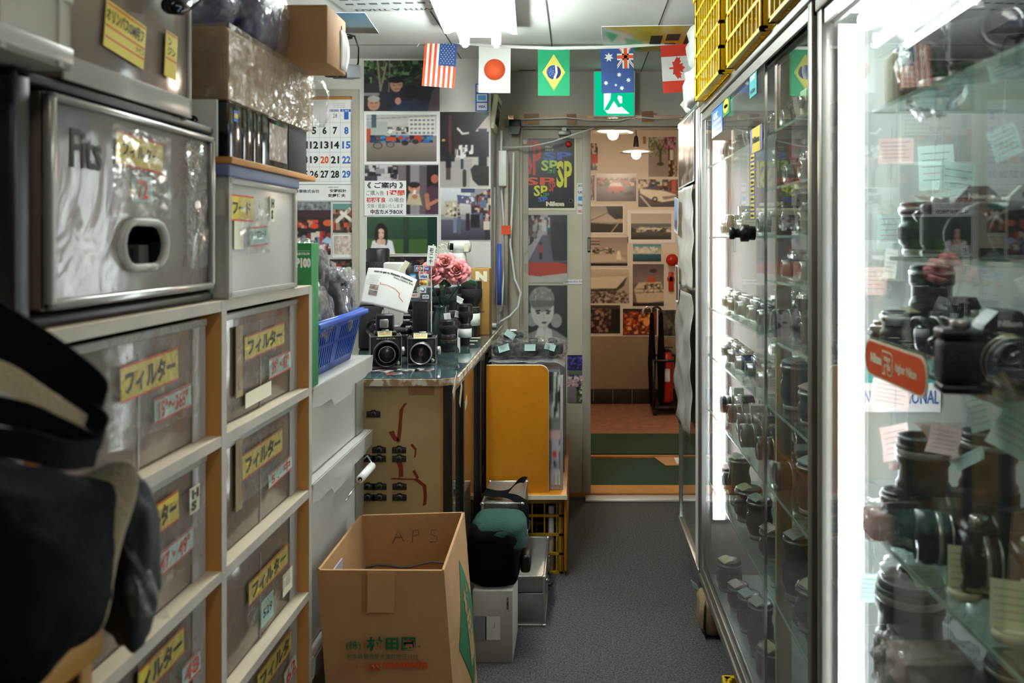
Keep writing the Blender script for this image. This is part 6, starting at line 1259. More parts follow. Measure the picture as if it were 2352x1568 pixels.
rp = MB(m_orr); rp.T = FX(-.5905 + .004, 2.07, .50) @ Matrix.Rotation(0, 4, 'Z'); rp.text('村田園', 0, 0, .12, .035, .0, mat('faint_red', 'b8604a', .7), 1)
sh = MB(mat('lilac_sheet', 'b5b0cc', .6)); sh.box(-.588, 1.86, .36, -.585, 1.99, .565); 
wv = MB(m_groove); wv.tube([(-.585, 2.1, .44), (-.583, 2.19, .455)] + [(-.58 + .03 * i, 2.192, .458 + .006 * math.sin(i * 1.3) + .0015 * i) for i in range(9)], .003, 6)
il = MB(m_cardd); il.box(-.58, 1.845, .25, -.30, 2.19, .26)
G('open_cardboard_carton', 'large open cardboard carton printed in green and red, standing in the aisle', 'cardboard box', [('carton_walls', cb), ('printed_address', pr), ('side_emblem', dm), ('packing_tape', tp), ('handwriting', wr), ('inner_print', rp), ('inner_sheet', sh), ('cut_edge', wv), ('inner_flap', il)])

# ---------------------------------------------------------------- floor items by the counter
def plane_edges(mb, x0, y0, z0, x1, y1, z1, t, m_):
    mb.use(m_); a = t
    for x in (x0, x1):
        for y in (y0, y1): mb.box(x - a, y - a, z0, x + a, y + a, z1, a * .4)
        for z in (z0 + a, z1 - a): mb.box(x - a, y0, z - a, x + a, y1, z + a, a * .4)
    for y in (y0, y1):
        for z in (z0 + a, z1 - a): mb.box(x0, y - a, z - a, x1, y + a, z + a, a * .4)
    for x in (x0, x1):
        for y in (y0, y1):
            for z in (z0 + a, z1 - a): mb.box(x - a * 1.8, y - a * 1.8, z - a * 1.4, x + a * 1.8, y + a * 1.8, z + a * 1.4, a)
def alucase(label, x0, y0, z0, x1, y1, z1, ribs, zs, handle_side='x'):
    b = MB(mat('ribbed_aluminium', 'a9a9a6', .38, .75, var=.15, scale=20)); b.box(x0 + .004, y0 + .004, z0, x1 - .004, y1 - .004, zs, .002); lid = MB(MATS['ribbed_aluminium']); lid.box(x0 + .004, y0 + .004, zs + .003, x1 - .004, y1 - .004, z1 - .001, .002)
    if ribs:
        n = int((y1 - y0) / .018)
        for i in range(n): b.box(x1 - .005, y0 + .008 + i * .018, z0 + .01, x1 - .002, y0 + .014 + i * .018, zs - .004, .001)
        for z in np.linspace(z0 + .02, zs - .02, 3): b.box(x0 + .008, y0 + .001, z, x1 - .008, y0 + .005, z + .012, .001)
        for z in np.linspace(zs + .01, z1 - .016, 2): lid.box(x0 + .008, y0 + .001, z, x1 - .008, y0 + .005, z + .010, .001)
    ed = MB(m_satin); plane_edges(ed, x0 + .003, y0 + .003, z0, x1 - .003, y1 - .003, z1, .004, m_satin)
    cl = MB(m_steel)
    for y in (y0 + .08, y1 - .08): cl.box(x1 - .001, y - .014, zs - .03, x1 + .007, y + .014, zs + .022, .003)
    cl.box(x0 + .06, y0 - .004, zs - .024, x0 + .07, y0 + .002, zs + .014, .001)
    hd = MB(m_black); yc = (y0 + y1) / 2; hd.tube([(x1 + .001, yc - .05, zs - .025), (x1 + .014, yc - .045, zs - .03), (x1 + .016, yc, zs - .032), (x1 + .014, yc + .045, zs - .03), (x1 + .001, yc + .05, zs - .025)], .006)
    ft = MB(m_rubber)
    return G('aluminium_case', label, 'camera case', [('case_body', b), ('lid', lid), ('edging', ed), ('clasp', cl), ('handle', hd)], 'aluminium camera cases')
alucase('large flat aluminium case with corner caps on the carpet, lowest', -.345, 2.80, 0, -.112, 3.175, .178, False, .115)
alucase('ribbed aluminium camera case stacked on the flat one beside the yellow crate', -.348, 2.90, .1795, -.196, 3.17, .402, True, .30)
st = MB(m_strap); zt = .404
ribbon(st, [(-.34, 2.93, zt + .03), (-.30, 2.95, zt + .015), (-.26, 2.98, zt + .012), (-.23, 3.04, zt + .03), (-.215, 3.1, zt + .022), (-.2, 3.12, zt + .015)], lambda v: Vector((.012, .04, .012)))
ribbon(st, [(-.33, 2.97, zt + .008), (-.28, 2.93, zt + .018), (-.23, 2.93, zt + .008), (-.196, 2.90, zt - .01), (-.19, 2.885, .34), (-.2, 2.885, .27)], lambda v: Vector((.030, .015, .01)))
ribbon(st, [(-.21, 2.92, zt + .006), (-.185, 2.97, zt - .02), (-.183, 3.0, .32), (-.185, 3.0, .24)], lambda v: Vector((.001, .012, .0)))
one('carry_strap', 'wide black carrying strap draped over the ribbed aluminium case', 'strap', st)
# white carton
x0, x1, y0, y1, z1 = -.335, -.206, 2.56, 2.785, .232
b = MB(m_cream); b.use(mat('off_white_carton', 'bdb8b0', .7, var=.08, scale=10)); b.box(x0, y0, 0, x1, y1, z1, .002)
kk = y0 / F; pr = MB(m_gun)
def wx(px, py): return FY((px - CX) * kk, y0 - .0008, H - (py - CY) * kk)
pr.T = wx(1100, 1442); pr.plate(0, 0, 26 * kk, 56 * kk, .0005, 0, m_grey); pr.T = wx(1132, 1442); pr.plate(0, 0, 34 * kk, 54 * kk, .0005, 0, m_paper); pr.T = wx(1116, 1442); pr.plate(0, 0, 3 * kk, 54 * kk, .0006, 0, m_ink)
pr.T = wx(1166, 1385) @ Matrix.Rotation(-PI / 2, 4, 'Z'); pr.text('OLYMPUS', 0, 0, 28 * kk, 5 * kk, .0005, m_ink, 1.5); pr.T = wx(1136, 1435); pr.tube([(0, .012, .0006), (.001, -.006, .0006), (-.005, -.008, .0006)], .0006, 4, m_ink)
G('white_carton', 'off-white camera carton on the carpet under the dark green bag', 'carton', [('carton', b), ('print', pr)])
mb = MB(m_blackm); zb = .234
b1 = MB(m_fabric); b1.blob((-.272, 2.645, zb + .098), (.086, .082, .10), 21, 4, .04, 2.5, .42, flat=-.98)
lidg = MB(m_dgreen); lidg.sheet(16, 16, lambda u, v: (-.315 + .145 * u + .0 , 2.56 + .18 * v - .014 * math.sin(u * PI) * (1 - v), zb + .135 + .085 * math.sin(min(1, (.12 + u * .9)) * PI * .5 + .0) ** .5 * (1 - .45 * u ** 3) - .05 * (1 - v) ** 2 * 1.0 - .06 * u ** 4), (0, 0, .004))
lidg = MB(m_dgreen); lidg.blob((-.258, 2.66, zb + .150), (.092, .092, .064), 31, 4, .03, 2, .6, flat=-.5)
bk = MB(m_black); bk.box(-.185, 2.60, zb + .035, -.152, 2.68, zb + .095, .01); lb_ = MB(m_paper, FX(-.1655, 2.66, zb + .15)); lb_.plate(0, 0, .008, .012, .001)
G('green_black_bag', 'dark green and black camera bag sitting on the off-white carton', 'camera bag', [('bag_body', b1), ('green_lid', lidg, [], 'dark green lid'), ('side_pocket', bk), ('small_tag', lb_)])
# orange desk on end, board and panel
Zo = .338
b = MB(m_orange); b.box(-.36, 3.19, Zo - .018, -.040, 4.14, Zo, .002); sk_ = MB(m_orange); sk_.box(-.052, 3.215, .02, -.040, 4.14, Zo - .019, .002)
ew = MB(m_cream); ew.box(-.36, 3.185, Zo - .018, -.039, 3.1898, Zo - .001)
r = .035; xa, xb, za, zb_ = -.366, -.114, Zo + .0005, .852
pan = MB(m_orange, Matrix(((1, 0, 0, 0), (0, 0, 1, 0), (0, 1, 0, 0), (0, 0, 0, 1)))); prof = [(xa, za), (xb, za)] + [(xb - r + r * math.cos(t), zb_ - r + r * math.sin(t)) for t in np.linspace(0, PI / 2, 8)] + [(xa, zb_)]
pan.prism(prof, 3.215, 3.233)
epn = MB(m_cream, pan.T); epn.prism([(x + (.001 if x > -.2 else 0), z + .001) for x, z in prof], 3.2155, 3.2325)
G('orange_laminate_shelf', 'orange laminate board with an upright rounded panel, on the yellow crate', 'shelf', [('shelf_board', b), ('side_skirt', sk_), ('front_edge', ew), ('upright_panel', pan, [('panel_edging', epn)])])
crate('yellow_crate', 'dusty yellow bottle crate on the carpet under the orange board', 'crate', -.335, -.056, 3.24, 3.60, 0.0, Zo - .0195, m_ydirty, cell=.05)
mb = MB(m_white); mb.cyl(.012, .01, .27, (-.105, 3.262, 0), 'z', 12); one('white_tube', 'white tube standing inside the yellow crate on the carpet', 'tube', mb)
# stack of magazines and film sleeves behind the panel
rs = random.Random(44); n = 0
y = 3.25
while y < 3.88:
    t = rs.uniform(.030, .058); top_ = .835 + rs.uniform(-.03, .02) - .03 * ((n * 3) % 5 == 0); xr = -.065 + rs.uniform(-.028, .014)
    col = rs.choice(['d8d4d6', 'c4bcc0', 'aeb2b8', 'e2dfdf', '9a9ea4', 'd2b8b8'])
    mb = MB(mat('magazine_' + col, col, .45, var=.15, scale=25)); mb.box(-.35, y, Zo + .001, xr, y + t - .0015, top_, .001)
    if n % 3 == 0: mb.grid_print(0, 0, 0, 0, np.zeros((1, 1, 3)), 0, m_print) if False else None
    if n == 0:
        mb.at(FY(-.09, y - .0008, .62)); mb.grid_print(-.024, -.26, .022, .2, paint(10, 60, '7a8078', [('s', 0, 0, 100, 40, 120, 9, ['3a4a3c', 'c8ccc8', '1c241e', 'e0dcdc']), ('r', 0, 52, 100, 60, 'd8b4b0'), ('s', 0, 60, 100, 100, 90, 9, ['d8d4d8', 'b8b4c0', '5c6068']), ('r', 30, 70, 70, 76, 'd03a24'), ('r', 40, 78, 60, 84, '1a1a1a')], 90), .0006, m_print)
    if n == 0: lb = 'with a leafy picture strip'
    one('sleeved_magazine', ('magazine in a clear sleeve standing behind the orange panel, ' + (lb if n == 0 else ['second', 'third', 'fourth', 'fifth', 'sixth', 'seventh', 'eighth', 'ninth', 'tenth', 'eleventh', 'twelfth', 'thirteenth', 'fourteenth', 'fifteenth', 'sixteenth', 'seventeenth', 'eighteenth', 'nineteenth'][min(n - 1, 18)] + ' back from it')) if n < 20 else 'magazine in a clear sleeve near the poster door end of the row', 'magazine', mb, 'sleeved magazines behind the orange panel'); y += t; n += 1
pl_ = MB(m_filmd); pl_.sheet(30, 12, lambda u, v: (-.36 + .31 * u, 3.24 + .5 * v, .862 + .010 * noise.noise(Vector((u * 8, v * 8, 3))) - .02 * max(0, u - .9) * 10), (0, 0, .003)); one('plastic_sheet', 'white-edged plastic sheet over the magazines under the bagged cameras', 'plastic sheet', pl_)
for i, (px, py, w_, h_, lb) in enumerate(((1166, 800, .075, .05, 'bagged black camera nearest the counter corner, two mint tags'), (1225, 798, .07, .055, 'bagged black camera in the middle of the heap, mint tag'), (1270, 790, .055, .05, 'bagged black camera at the poster end of the heap'), (1180, 764, .055, .03, 'bagged silver-topped camera at the top of the heap'))):
    Yb = 3.36 + .12 * (i == 3) + .04 * (i == 2); c = P(px, py, Yb)
    z0_ = .872 if i < 3 else .925
    a = MB(m_leather); c = Vector((c.x, Yb, z0_ + h_ * .55)); a.box(c.x - w_ * .8, Yb - .03, z0_, c.x + w_ * .8, Yb + .03, z0_ + h_, .012); a.lathe([(.026, -.03), (.026, -.06), (.02, -.062)], (c.x, Yb, z0_ + h_ * .5), 'y', 20, m_black); a.box(c.x - .02, Yb - .025, z0_ + h_, c.x + .02, Yb + .02, z0_ + h_ + .016, .006, m_satin if i == 3 else m_black)
    q = MB(m_film); q.blob(c, (w_ * 1.05, .07, h_ * .75), 40 + i, 4, .15, 3, .6)
    tg = MB(m_cyan, TR(c.x - .01, Yb - .07, c.z + .012, 1.0, .3 * (i - 1), 0)); tg.plate(0, 0, .045, .03, .0006)
    for j in range(4): tg.quad(-.018, .010 - j * .006, .018, .0106 - j * .006, .0009, m_inkg)
    G('bagged_camera', lb, 'camera', [('camera', a), ('clear_bag', q), ('price_tag', tg)], 'bagged cameras behind the orange panel')
#PART5
# ---------------------------------------------------------------- glass showcases along the aisle
XG = .45
def showcase(name, label, y0, y1, z0, z1, xb, shelves, end_m, panes, extra_posts=(), short=(), top_z=None, tubes=(), near_open=False, sh_y=None):
    parts = []
    rl = MB(m_alud); rl.box(XG - .012, y0, z0, XG + .03, y1, z0 + .025, .002); rl.box(XG - .006, y0, z0 + .025, XG + .0, y1, z0 + .055, .001); rl.box(XG + .014, y0, z0 + .025, XG + .02, y1, z0 + .05, .001); rl.use(m_gun); rl.box(XG, y0, z0 + .025, XG + .014, y1, z0 + .03)
    parts.append(('bottom_rail', rl))
    tr = MB(m_alud); tr.box(XG - .012, y0, z1 - .022, XG + .03, y1, z1, .002); tr.box(XG - .004, y0, z1 - .05, XG + .002, y1, z1 - .022); tr.box(XG + .014, y0, z1 - .05, XG + .02, y1, z1 - .022); tr.use(m_black); tr.box(XG + .002, y0, z1 - .030, XG + .014, y1, z1 - .022)
    parts.append(('top_rail', tr))
    for x, y, w_ in [(XG - .008, y0, .026), (XG - .008, y1 - .026, .026)] + list(extra_posts):
        q = MB(m_alu if abs(y - y1) < .1 and y1 > 2 else m_alud); q.box(x, y, z0 + .025, x + .034, y + w_, z1 - .022, .002); parts.append(('post', q))
    bk = MB(mat('showcase_backing', '8f938e', .5, var=.1)); bk.box(xb, y0, z0, xb + .01, y1, z1); bk.box(XG + .03, y0, z1 - .012, xb, y1, z1 - .004); bk.box(XG + .03, y0, z0, xb, y1, z0 + .02)
    parts.append(('back_and_top_panels', bk))
    en = MB(end_m); en.box(XG + .03, y1 - .008, z0 + .02, xb, y1 - .001, z1 - .012); parts.append(('end_panel', en))
    for i, (a, b, x) in enumerate(panes):
        g = MB(m_clear); g.box(x, a, z0 + .03, x + .004, b, z1 - .024); e = MB(m_steel); e.box(x - .001, a - .002, z0 + .03, x + .005, a + .004, z1 - .024); parts.append(('glass_door', g, [('door_edge', e)]))
    sa, sb = sh_y or (y0 + .03, y1 - .02)
    for z in shelves:
        q = MB(m_shelfg); q.box(XG + .022, sa, z - .006, xb - .01, sb, z); e = MB(m_edgeg); e.box(XG + .020, sa, z - .006, XG + .022, sb, z); e.box(XG + .022, sb, z - .006, xb - .01, sb + .0015, z); parts.append(('glass_shelf', q, [('polished_edge', e)]))
    for z, a, b in short:
        q = MB(m_shelfg); q.box(XG + .022, a, z - .006, xb - .01, b, z); e = MB(m_edgeg); e.box(XG + .020, a, z - .006, XG + .022, b, z); parts.append(('glass_shelf', q, [('polished_edge', e)]))
    for kind, a, b, x, y, z, r in tubes:
        t = MB(m_atube if y1 > 2 else m_ctube)
        if kind == 'z': t.lathe([(r * .6, a), (r, a + .006), (r, b - .006), (r * .6, b)], (x, y, 0), 'z', 16)
        else: t.lathe([(r * .6, a), (r, a + .006), (r, b - .006), (r * .6, b)], (x, 0, z), 'y', 16)
        hq = MB(m_white)
        if kind == 'z': hq.box(x - .022, y + r + .001, a - .01, x + .022, y + r + .006, b + .01)
        else: hq.box(x - .022, a - .01, z + r + .001, x + .022, b + .01, z + r + .006)
        parts.append(('light_tube', t)); parts.append(('tube_mount', hq))
    pl = MB(m_blackm); pl.box(XG + .06, y0 + .02, 0, xb - .02, y1 - .02, z0); parts.append(('plinth', pl))
    return G(name, label, 'display case', parts)
AY0, AY1, AZ0, AZ1, AXB = 1.50, 2.855, .142, 1.832, .86
SHA = [1.62, 1.37, 1.12, .952, .755, .50]
BOT = AZ0 + .0205
end_pink = mat('pale_end_panel', 'b5a8a6', .5, var=.06)
wp = (XG + .055, 1.99, .02)
showcase('long_glass_showcase', 'long aluminium and glass showcase of cameras along the aisle, under the yellow crates', AY0, AY1, AZ0, AZ1, AXB, SHA, end_pink, [(1.905, 2.83, XG), (1.52, 2.0, XG + .014)], short=[(1.485, 1.53, 1.97), (1.262, 1.53, 1.97)],
         tubes=[('z', .38, 1.70, .502, 2.80, 0, .013)])
mb = MB(m_wood2); mb.use(mat('yellow_pine_post', 'e6b878', .55, var=.15, scale=8, stretch=(1, 1, .2))); mb.box(XG + .048, 1.985, BOT, XG + .085, 2.0, AZ1 - .013)
one('wooden_post', 'upright yellow pine post inside the long glass showcase', 'wooden post', mb)
# door stickers and lock on the long showcase
def gs(px, py, x=XG - .0012):
    k = x / (px - CX); return FXN(x, k * F, H - (py - CY) * k), k
def door_sticker(label, px, py, w_, h_, bg, lines, group=None, x=XG - .0012):
    T, k = gs(px, py, x); mb = sticker(T, w_, h_, bg, lines, t=.0006); return one('door_sticker', label, 'sticker', mb, group)
door_sticker('blue sticker on the door end of the long showcase', 1647, 278, .19, .090, mat('bright_blue_sticker', '1f6fc4', .4), [('OK', m_paper, -.1, .22, .45, .25, 2), ('PASSPORT', m_paper, .05, -.02, .7, .12, 1), ('TAX FREE', m_paper, .05, -.24, .7, .12, 1)])
door_sticker('green sticker with yellow oval and camera maker name at the top of the door', 1668, 243, .11, .055, m_greenc, [('●', m_ysign, .0, 0, .8, .75, 0), ('Nikon', m_greenc, 0, 0, .55, .25, 3)])
door_sticker('teal and white card sticker high on the sliding door edge', 1730, 190, .08, .068, m_teal, [('CARD', m_paper, 0, .2, .7, .2, 2), ('INTER', m_ink, 0, -.3, .7, .15, 1)], x=XG - .0014)
T, k = gs(1737, 320); mb = MB(mat('sticker_violet', '3c4aa0', .4), T); mb.plate(0, 0, .13, .062, .0006); mb.plate(0, 0, .09, .062, .0003, .0006, m_ysign); mb.text('Nikon', 0, 0, .078, .016, .0013, m_ink, 4); one('door_sticker', 'yellow and blue camera maker sticker on the sliding door edge', 'sticker', mb)
for i in range(8):
    T, k = gs(1729, 362 + 19 * i); mb = MB(MATS['sticker_violet'], T); mb.plate(0, 0, .052, .020, .0006); mb.plate(0, 0, .044, .016, .0003, .0006, m_ysign); mb.text('Nikon', 0, 0, .036, .007, .0012, m_ink, 3)
    one('small_sticker', 'small yellow sticker in the column below the yellow and blue one, ' + ('top', 'second', 'third', 'fourth', 'fifth', 'sixth', 'seventh', 'lowest')[i] + ' of eight', 'sticker', mb, 'column of small yellow stickers')
T, k = gs(1733, 535); c = T.translation; mb = MB(m_gun); mb.lathe([(.018, -.0), (.018, -.014), (.022, -.016), (.022, -.034), (.012, -.036), (.012, -.05), (.016, -.052), (.016, -.062), (.006, -.064)], (XG - .001, c.y, c.z), 'x', 20)
m2 = MB(m_alud); m2.box(XG - .016, c.y + .02, c.z - .012, XG - .002, c.y + .06, c.z + .012, .004)
G('showcase_lock', 'round dark key lock on the sliding doors of the long showcase', 'lock', [('lock_barrel', mb), ('lock_plate', m2)])

# ---- camera goods for the shelves: one of each kind, then copies
TAGC = {'pink': m_pink, 'mint': m_cyan, 'yellow': m_yel, 'white': m_tagw}
def tag_mb(col, T, w_=.034, h_=.045):
    t = MB(TAGC[col], T); t.sheet(1, 5, lambda u, v: ((u - .5) * w_, (v - .5) * h_, .004 * math.sin(v * 2.4)), None, smooth=False)
    for j in range(5): t.quad(-w_ * .4, h_ * (.32 - .15 * j), w_ * (.38 - .1 * (j % 2)), h_ * (.326 - .15 * j) + .0004, .0052 if 0 < j < 4 else .0048, m_inkg if j != 3 else m_red)
    return t
def p_range(lea, topm, tagc):
    w_, h_, d_ = .118, .068, .032
    b = MB(lea); b.box(-w_ / 2, -d_ / 2, .008, w_ / 2, d_ / 2, h_ - .018, .008); b.box(-w_ / 2, -d_ / 2 + .001, 0, w_ / 2, d_ / 2 - .001, .009, .003, topm)
    t = MB(topm); t.box(-w_ / 2, -d_ / 2, h_ - .019, w_ / 2, d_ / 2, h_ - .003, .005); t.box(-.03, -d_ / 2 + .003, h_ - .004, .05, d_ / 2 - .003, h_ + .004, .003)
    wn = MB(m_blackg); wn.box(.028, -d_ / 2 - .001, h_ - .014, .046, -d_ / 2 + .001, h_ - .005); wn.box(-.028, -d_ / 2 - .001, h_ - .012, -.018, -d_ / 2 + .001, h_ - .006)
    l = MB(m_satin); l.lathe([(.022, -d_ / 2), (.023, -d_ / 2 - .004), (.021, -d_ / 2 - .006), (.021, -d_ / 2 - .018), (.017, -d_ / 2 - .020), (.015, -d_ / 2 - .016)], (0, 0, h_ * .42), 'y', 24); l.lathe([(.015, -d_ / 2 - .0155), (.0005, -d_ / 2 - .018)], (0, 0, h_ * .42), 'y', 24, m_lensg)
    k1 = MB(m_satin); k1.cyl(.009, h_ - .004, h_ + .006, (-w_ * .38, 0, 0), 'z', 16, c=.001)
    k2 = MB(m_satin); k2.cyl(.008, h_ - .004, h_ + .005, (w_ * .42, 0, 0), 'z', 16, c=.001)
    lg = MB(m_steel); lg.tube([(-w_ / 2 - .002, 0, h_ - .014), (-w_ / 2 - .009, 0, h_ - .02), (-w_ / 2 - .004, 0, h_ - .028)], .0012, 5)
    return [('body', b), ('top_plate', t, [('finder_window', wn)]), ('lens', l), ('dial', k1), ('dial', k2), ('strap_lug', lg), ('price_tag', tag_mb(tagc, FX(w_ / 2 + .010, -.004, .026) @ Matrix.Rotation(.12, 4, 'X')))]
def p_slr(lea, topm, tagc, ll=.045, lr=.030):
    w_, h_, d_ = .142, .090, .040
    b = MB(lea); b.box(-w_ / 2, -d_ / 2, .01, w_ / 2, d_ / 2, .064, .009); b.box(-w_ / 2, -d_ / 2 + .001, 0, w_ / 2, d_ / 2 - .001, .011, .004, topm)
    t = MB(topm); t.box(-w_ / 2, -d_ / 2, .062, w_ / 2, d_ / 2, .076, .005)
    T = Matrix(((1, 0, 0, 0), (0, 0, 1, 0), (0, 1, 0, 0), (0, 0, 0, 1))); q = MB(topm, T); q.prism([(-.030, .07), (.030, .07), (.027, .082), (.012, .098), (-.012, .098), (-.027, .082)], -d_ / 2 - .006, d_ / 2 - .004)
    l = MB(m_black); z = .040; a = -d_ / 2
    l.lathe([(lr * .95, a), (lr, a - .004), (lr, a - ll * .5), (lr * .94, a - ll * .55), (lr * 1.02, a - ll * .62), (lr * 1.02, a - ll), (lr * .92, a - ll - .001), (lr * .86, a - ll + .006)], (0, 0, z), 'y', 28)
    g = MB(m_lensp if ll > .0605 else m_lensg); g.lathe([(lr * .86, a - ll + .006), (lr * .5, a - ll + .001), (.0005, a - ll - .002)], (0, 0, z), 'y', 28)
    r1 = MB(m_satin); r1.lathe([(lr * 1.01, a - ll * .34), (lr * 1.02, a - ll * .36), (lr * 1.02, a - ll * .46), (lr * 1.01, a - ll * .48)], (0, 0, z), 'y', 28); r1.lathe([(lr + .001, a - .002), (lr + .001, a - .006)], (0, 0, z), 'y', 28)
    k1 = MB(m_satin); k1.cyl(.012, .075, .085, (-.045, 0, 0), 'z', 18, c=.001); k2 = MB(m_satin); k2.cyl(.011, .075, .083, (.045, 0, 0), 'z', 18, c=.001); k2.cyl(.005, .075, .086, (.062, -.004, 0), 'z', 12)
    lg = MB(m_steel); lg.tube([(-w_ / 2 - .002, 0, .066), (-w_ / 2 - .010, 0, .060), (-w_ / 2 - .004, 0, .05)], .0014, 5); lg.tube([(w_ / 2 + .002, 0, .066), (w_ / 2 + .010, 0, .060), (w_ / 2 + .004, 0, .05)], .0014, 5)
    nm = MB(m_white, FY(0, -d_ / 2 - .0068, .084)); nm.text('Nikon', 0, 0, .026, .007, .0004, m_white if topm is m_black else m_ink, 1.5)
    return [('body', b), ('top_plate', t), ('prism', q, [('nameplate', nm)]), ('lens', l, [('front_glass', g), ('aperture_ring', r1)]), ('dial', k1), ('dial', k2), ('strap_lugs', lg), ('price_tag', tag_mb(tagc, FX(w_ / 2 + .013, -.004, .034) @ Matrix.Rotation(.1, 4, 'X')))]
def p_lens(r, h_, tagc, silver=False):
    bm = m_satin if silver else m_black
    b = MB(bm); b.lathe([(r * .8, 0), (r * .84, .004), (r * .84, h_ * .2), (r, h_ * .26), (r, h_ * .62), (r * .9, h_ * .66), (r * .9, h_ * .8), (r, h_ * .84), (r, h_ - .002), (r * .95, h_)], n=28)
    g = MB(m_rubber); g.lathe([(r, h_ * .32), (r + .0015, h_ * .34), (r + .0015, h_ * .56), (r, h_ * .58)], n=28)
    s = MB(m_satin); s.lathe([(r * .84 + .0005, h_ * .05), (r * .85 + .0005, h_ * .06), (r * .85 + .0005, h_ * .12), (r * .84, h_ * .13)], n=28); s.lathe([(r + .0005, h_ - .008), (r + .0008, h_ - .006), (r + .0005, h_ - .003)], n=28)
    c = MB(m_black); c.lathe([(r * .93, h_), (r * .95, h_ + .002), (r * .93, h_ + .005), (r * .7, h_ + .005), (r * .68, h_ + .003)], n=28)
    return [('barrel', b, [('grip_ring', g), ('mount_ring', s)]), ('cap', c), ('price_tag', tag_mb(tagc, TR(r * .25, -r * .35, h_ + .009, .16, .05, .3), .046, .034))]
def p_box(m_, tagc, w_=.05, h_=.07, d_=.05):
    b = MB(m_); b.box(-w_ / 2, -d_ / 2, 0, w_ / 2, d_ / 2, h_, .003); l = MB(m_satin); l.lathe([(w_ * .28, -d_ / 2), (w_ * .28, -d_ / 2 - .006), (w_ * .2, -d_ / 2 - .008)], (0, 0, h_ * .6), 'y', 20); f = MB(m_black); f.box(-w_ * .3, -d_ * .3, h_, w_ * .3, d_ * .3, h_ + .01, .003)
    return [('body', b), ('lens', l), ('finder', f), ('price_tag', tag_mb(tagc, TR(0, -d_ / 2 - .012, h_ * .45, PI / 2 + .15, .1, 0)))]
KINDS = {
 'rsp': ('rangefinder_camera', 'camera', 'silver compact camera, pink tag', lambda: p_range(m_leather, m_satin, 'pink')),
 'rsy': ('rangefinder_camera', 'camera', 'silver compact camera, yellow tag', lambda: p_range(m_leather, m_satin, 'yellow')),
 'rsm': ('rangefinder_camera', 'camera', 'silver compact camera, mint tag', lambda: p_range(m_brown, m_satin, 'mint')),
 'rbp': ('rangefinder_camera', 'camera', 'black compact camera, pink tag', lambda: p_range(m_leather, m_black, 'pink')),
 'rnb': ('rangefinder_camera', 'camera', 'navy compact camera, yellow tag', lambda: p_range(m_blueg, m_gun, 'yellow')),
 'rbr': ('rangefinder_camera', 'camera', 'brown compact camera, white tag', lambda: p_range(m_brown, m_satin, 'white')),
 'ssp': ('reflex_camera', 'camera', 'silver reflex camera, pink tag', lambda: p_slr(m_leather, m_satin, 'pink')),
 'sbw': ('reflex_camera', 'camera', 'black reflex camera, white tag', lambda: p_slr(m_leather, m_black, 'white')),
 'sby': ('reflex_camera', 'camera', 'black reflex camera, yellow tag', lambda: p_slr(m_leather, m_black, 'yellow')),
 'sbp': ('reflex_camera', 'camera', 'black reflex camera, pink tag', lambda: p_slr(m_leather, m_black, 'pink', .06, .033)),
 'sbv': ('reflex_camera', 'camera', 'black reflex camera, pink tag', lambda: p_slr(m_leather, m_black, 'pink', .061, .033)),
 'lbp': ('camera_lens', 'lens', 'black lens, pink tag', lambda: p_lens(.034, .075, 'pink')),
 'lbm': ('camera_lens', 'lens', 'black lens, mint tag', lambda: p_lens(.036, .11, 'mint')),
 'lby': ('camera_lens', 'lens', 'wide black lens, yellow tag', lambda: p_lens(.042, .095, 'yellow')),
 'lbw': ('camera_lens', 'lens', 'tall black lens, white tag', lambda: p_lens(.036, .15, 'white')),
 'lsp': ('camera_lens', 'lens', 'silver lens, pink tag', lambda: p_lens(.028, .05, 'pink', True)),
 'bxc': ('box_camera', 'camera', 'cream box camera, pink tag', lambda: p_box(m_cream, 'pink')),
 'bxb': ('box_camera', 'camera', 'small black box camera, pink tag', lambda: p_box(m_leather, 'pink')),
}
PROTO = {}
def put(kind, loc, rz, label, group=None, scale=None):
    nm, cat, desc, fn = KINDS[kind]
    if kind not in PROTO:
        r = G(nm, label, cat, fn(), group, loc=(0, 0, 0)); PROTO[kind] = r; r.location = loc; r.rotation_euler = (0, 0, rz)
        if scale: r.scale = scale
        return r
    r = dup(PROTO[kind], loc, rz, label, group, scale or (1, 1, 1))
    if not group and 'group' in r: del r['group']
    return r
ORD = ['first', 'second', 'third', 'fourth', 'fifth', 'sixth', 'seventh', 'eighth', 'ninth', 'tenth']
def shelf_row(z, x, ys, kinds, shelf, row, rz=-PI / 2, jit=.12, seed=0):
    rs = random.Random(seed * 31 + int(z * 1000) + int(x * 100)); 
    for i, (y, kd) in enumerate(zip(ys, kinds)):
        if kd is None: continue
        lab = '%s, %s from door, %s row, %s shelf of long showcase' % (KINDS[kd][2], ORD[i], row, shelf)
        xo = .028 if (kd[0] == 's' and x < .6) else 0
        put(kd, (x + xo + rs.uniform(-.004, .004), y, z + .0006), rz + rs.uniform(-jit, jit), lab, 'camera goods in the long showcase')
YS8 = [2.73, 2.585, 2.44, 2.295, 2.15, 1.90, 1.755, 1.61]
FR, BKX = .525, .70
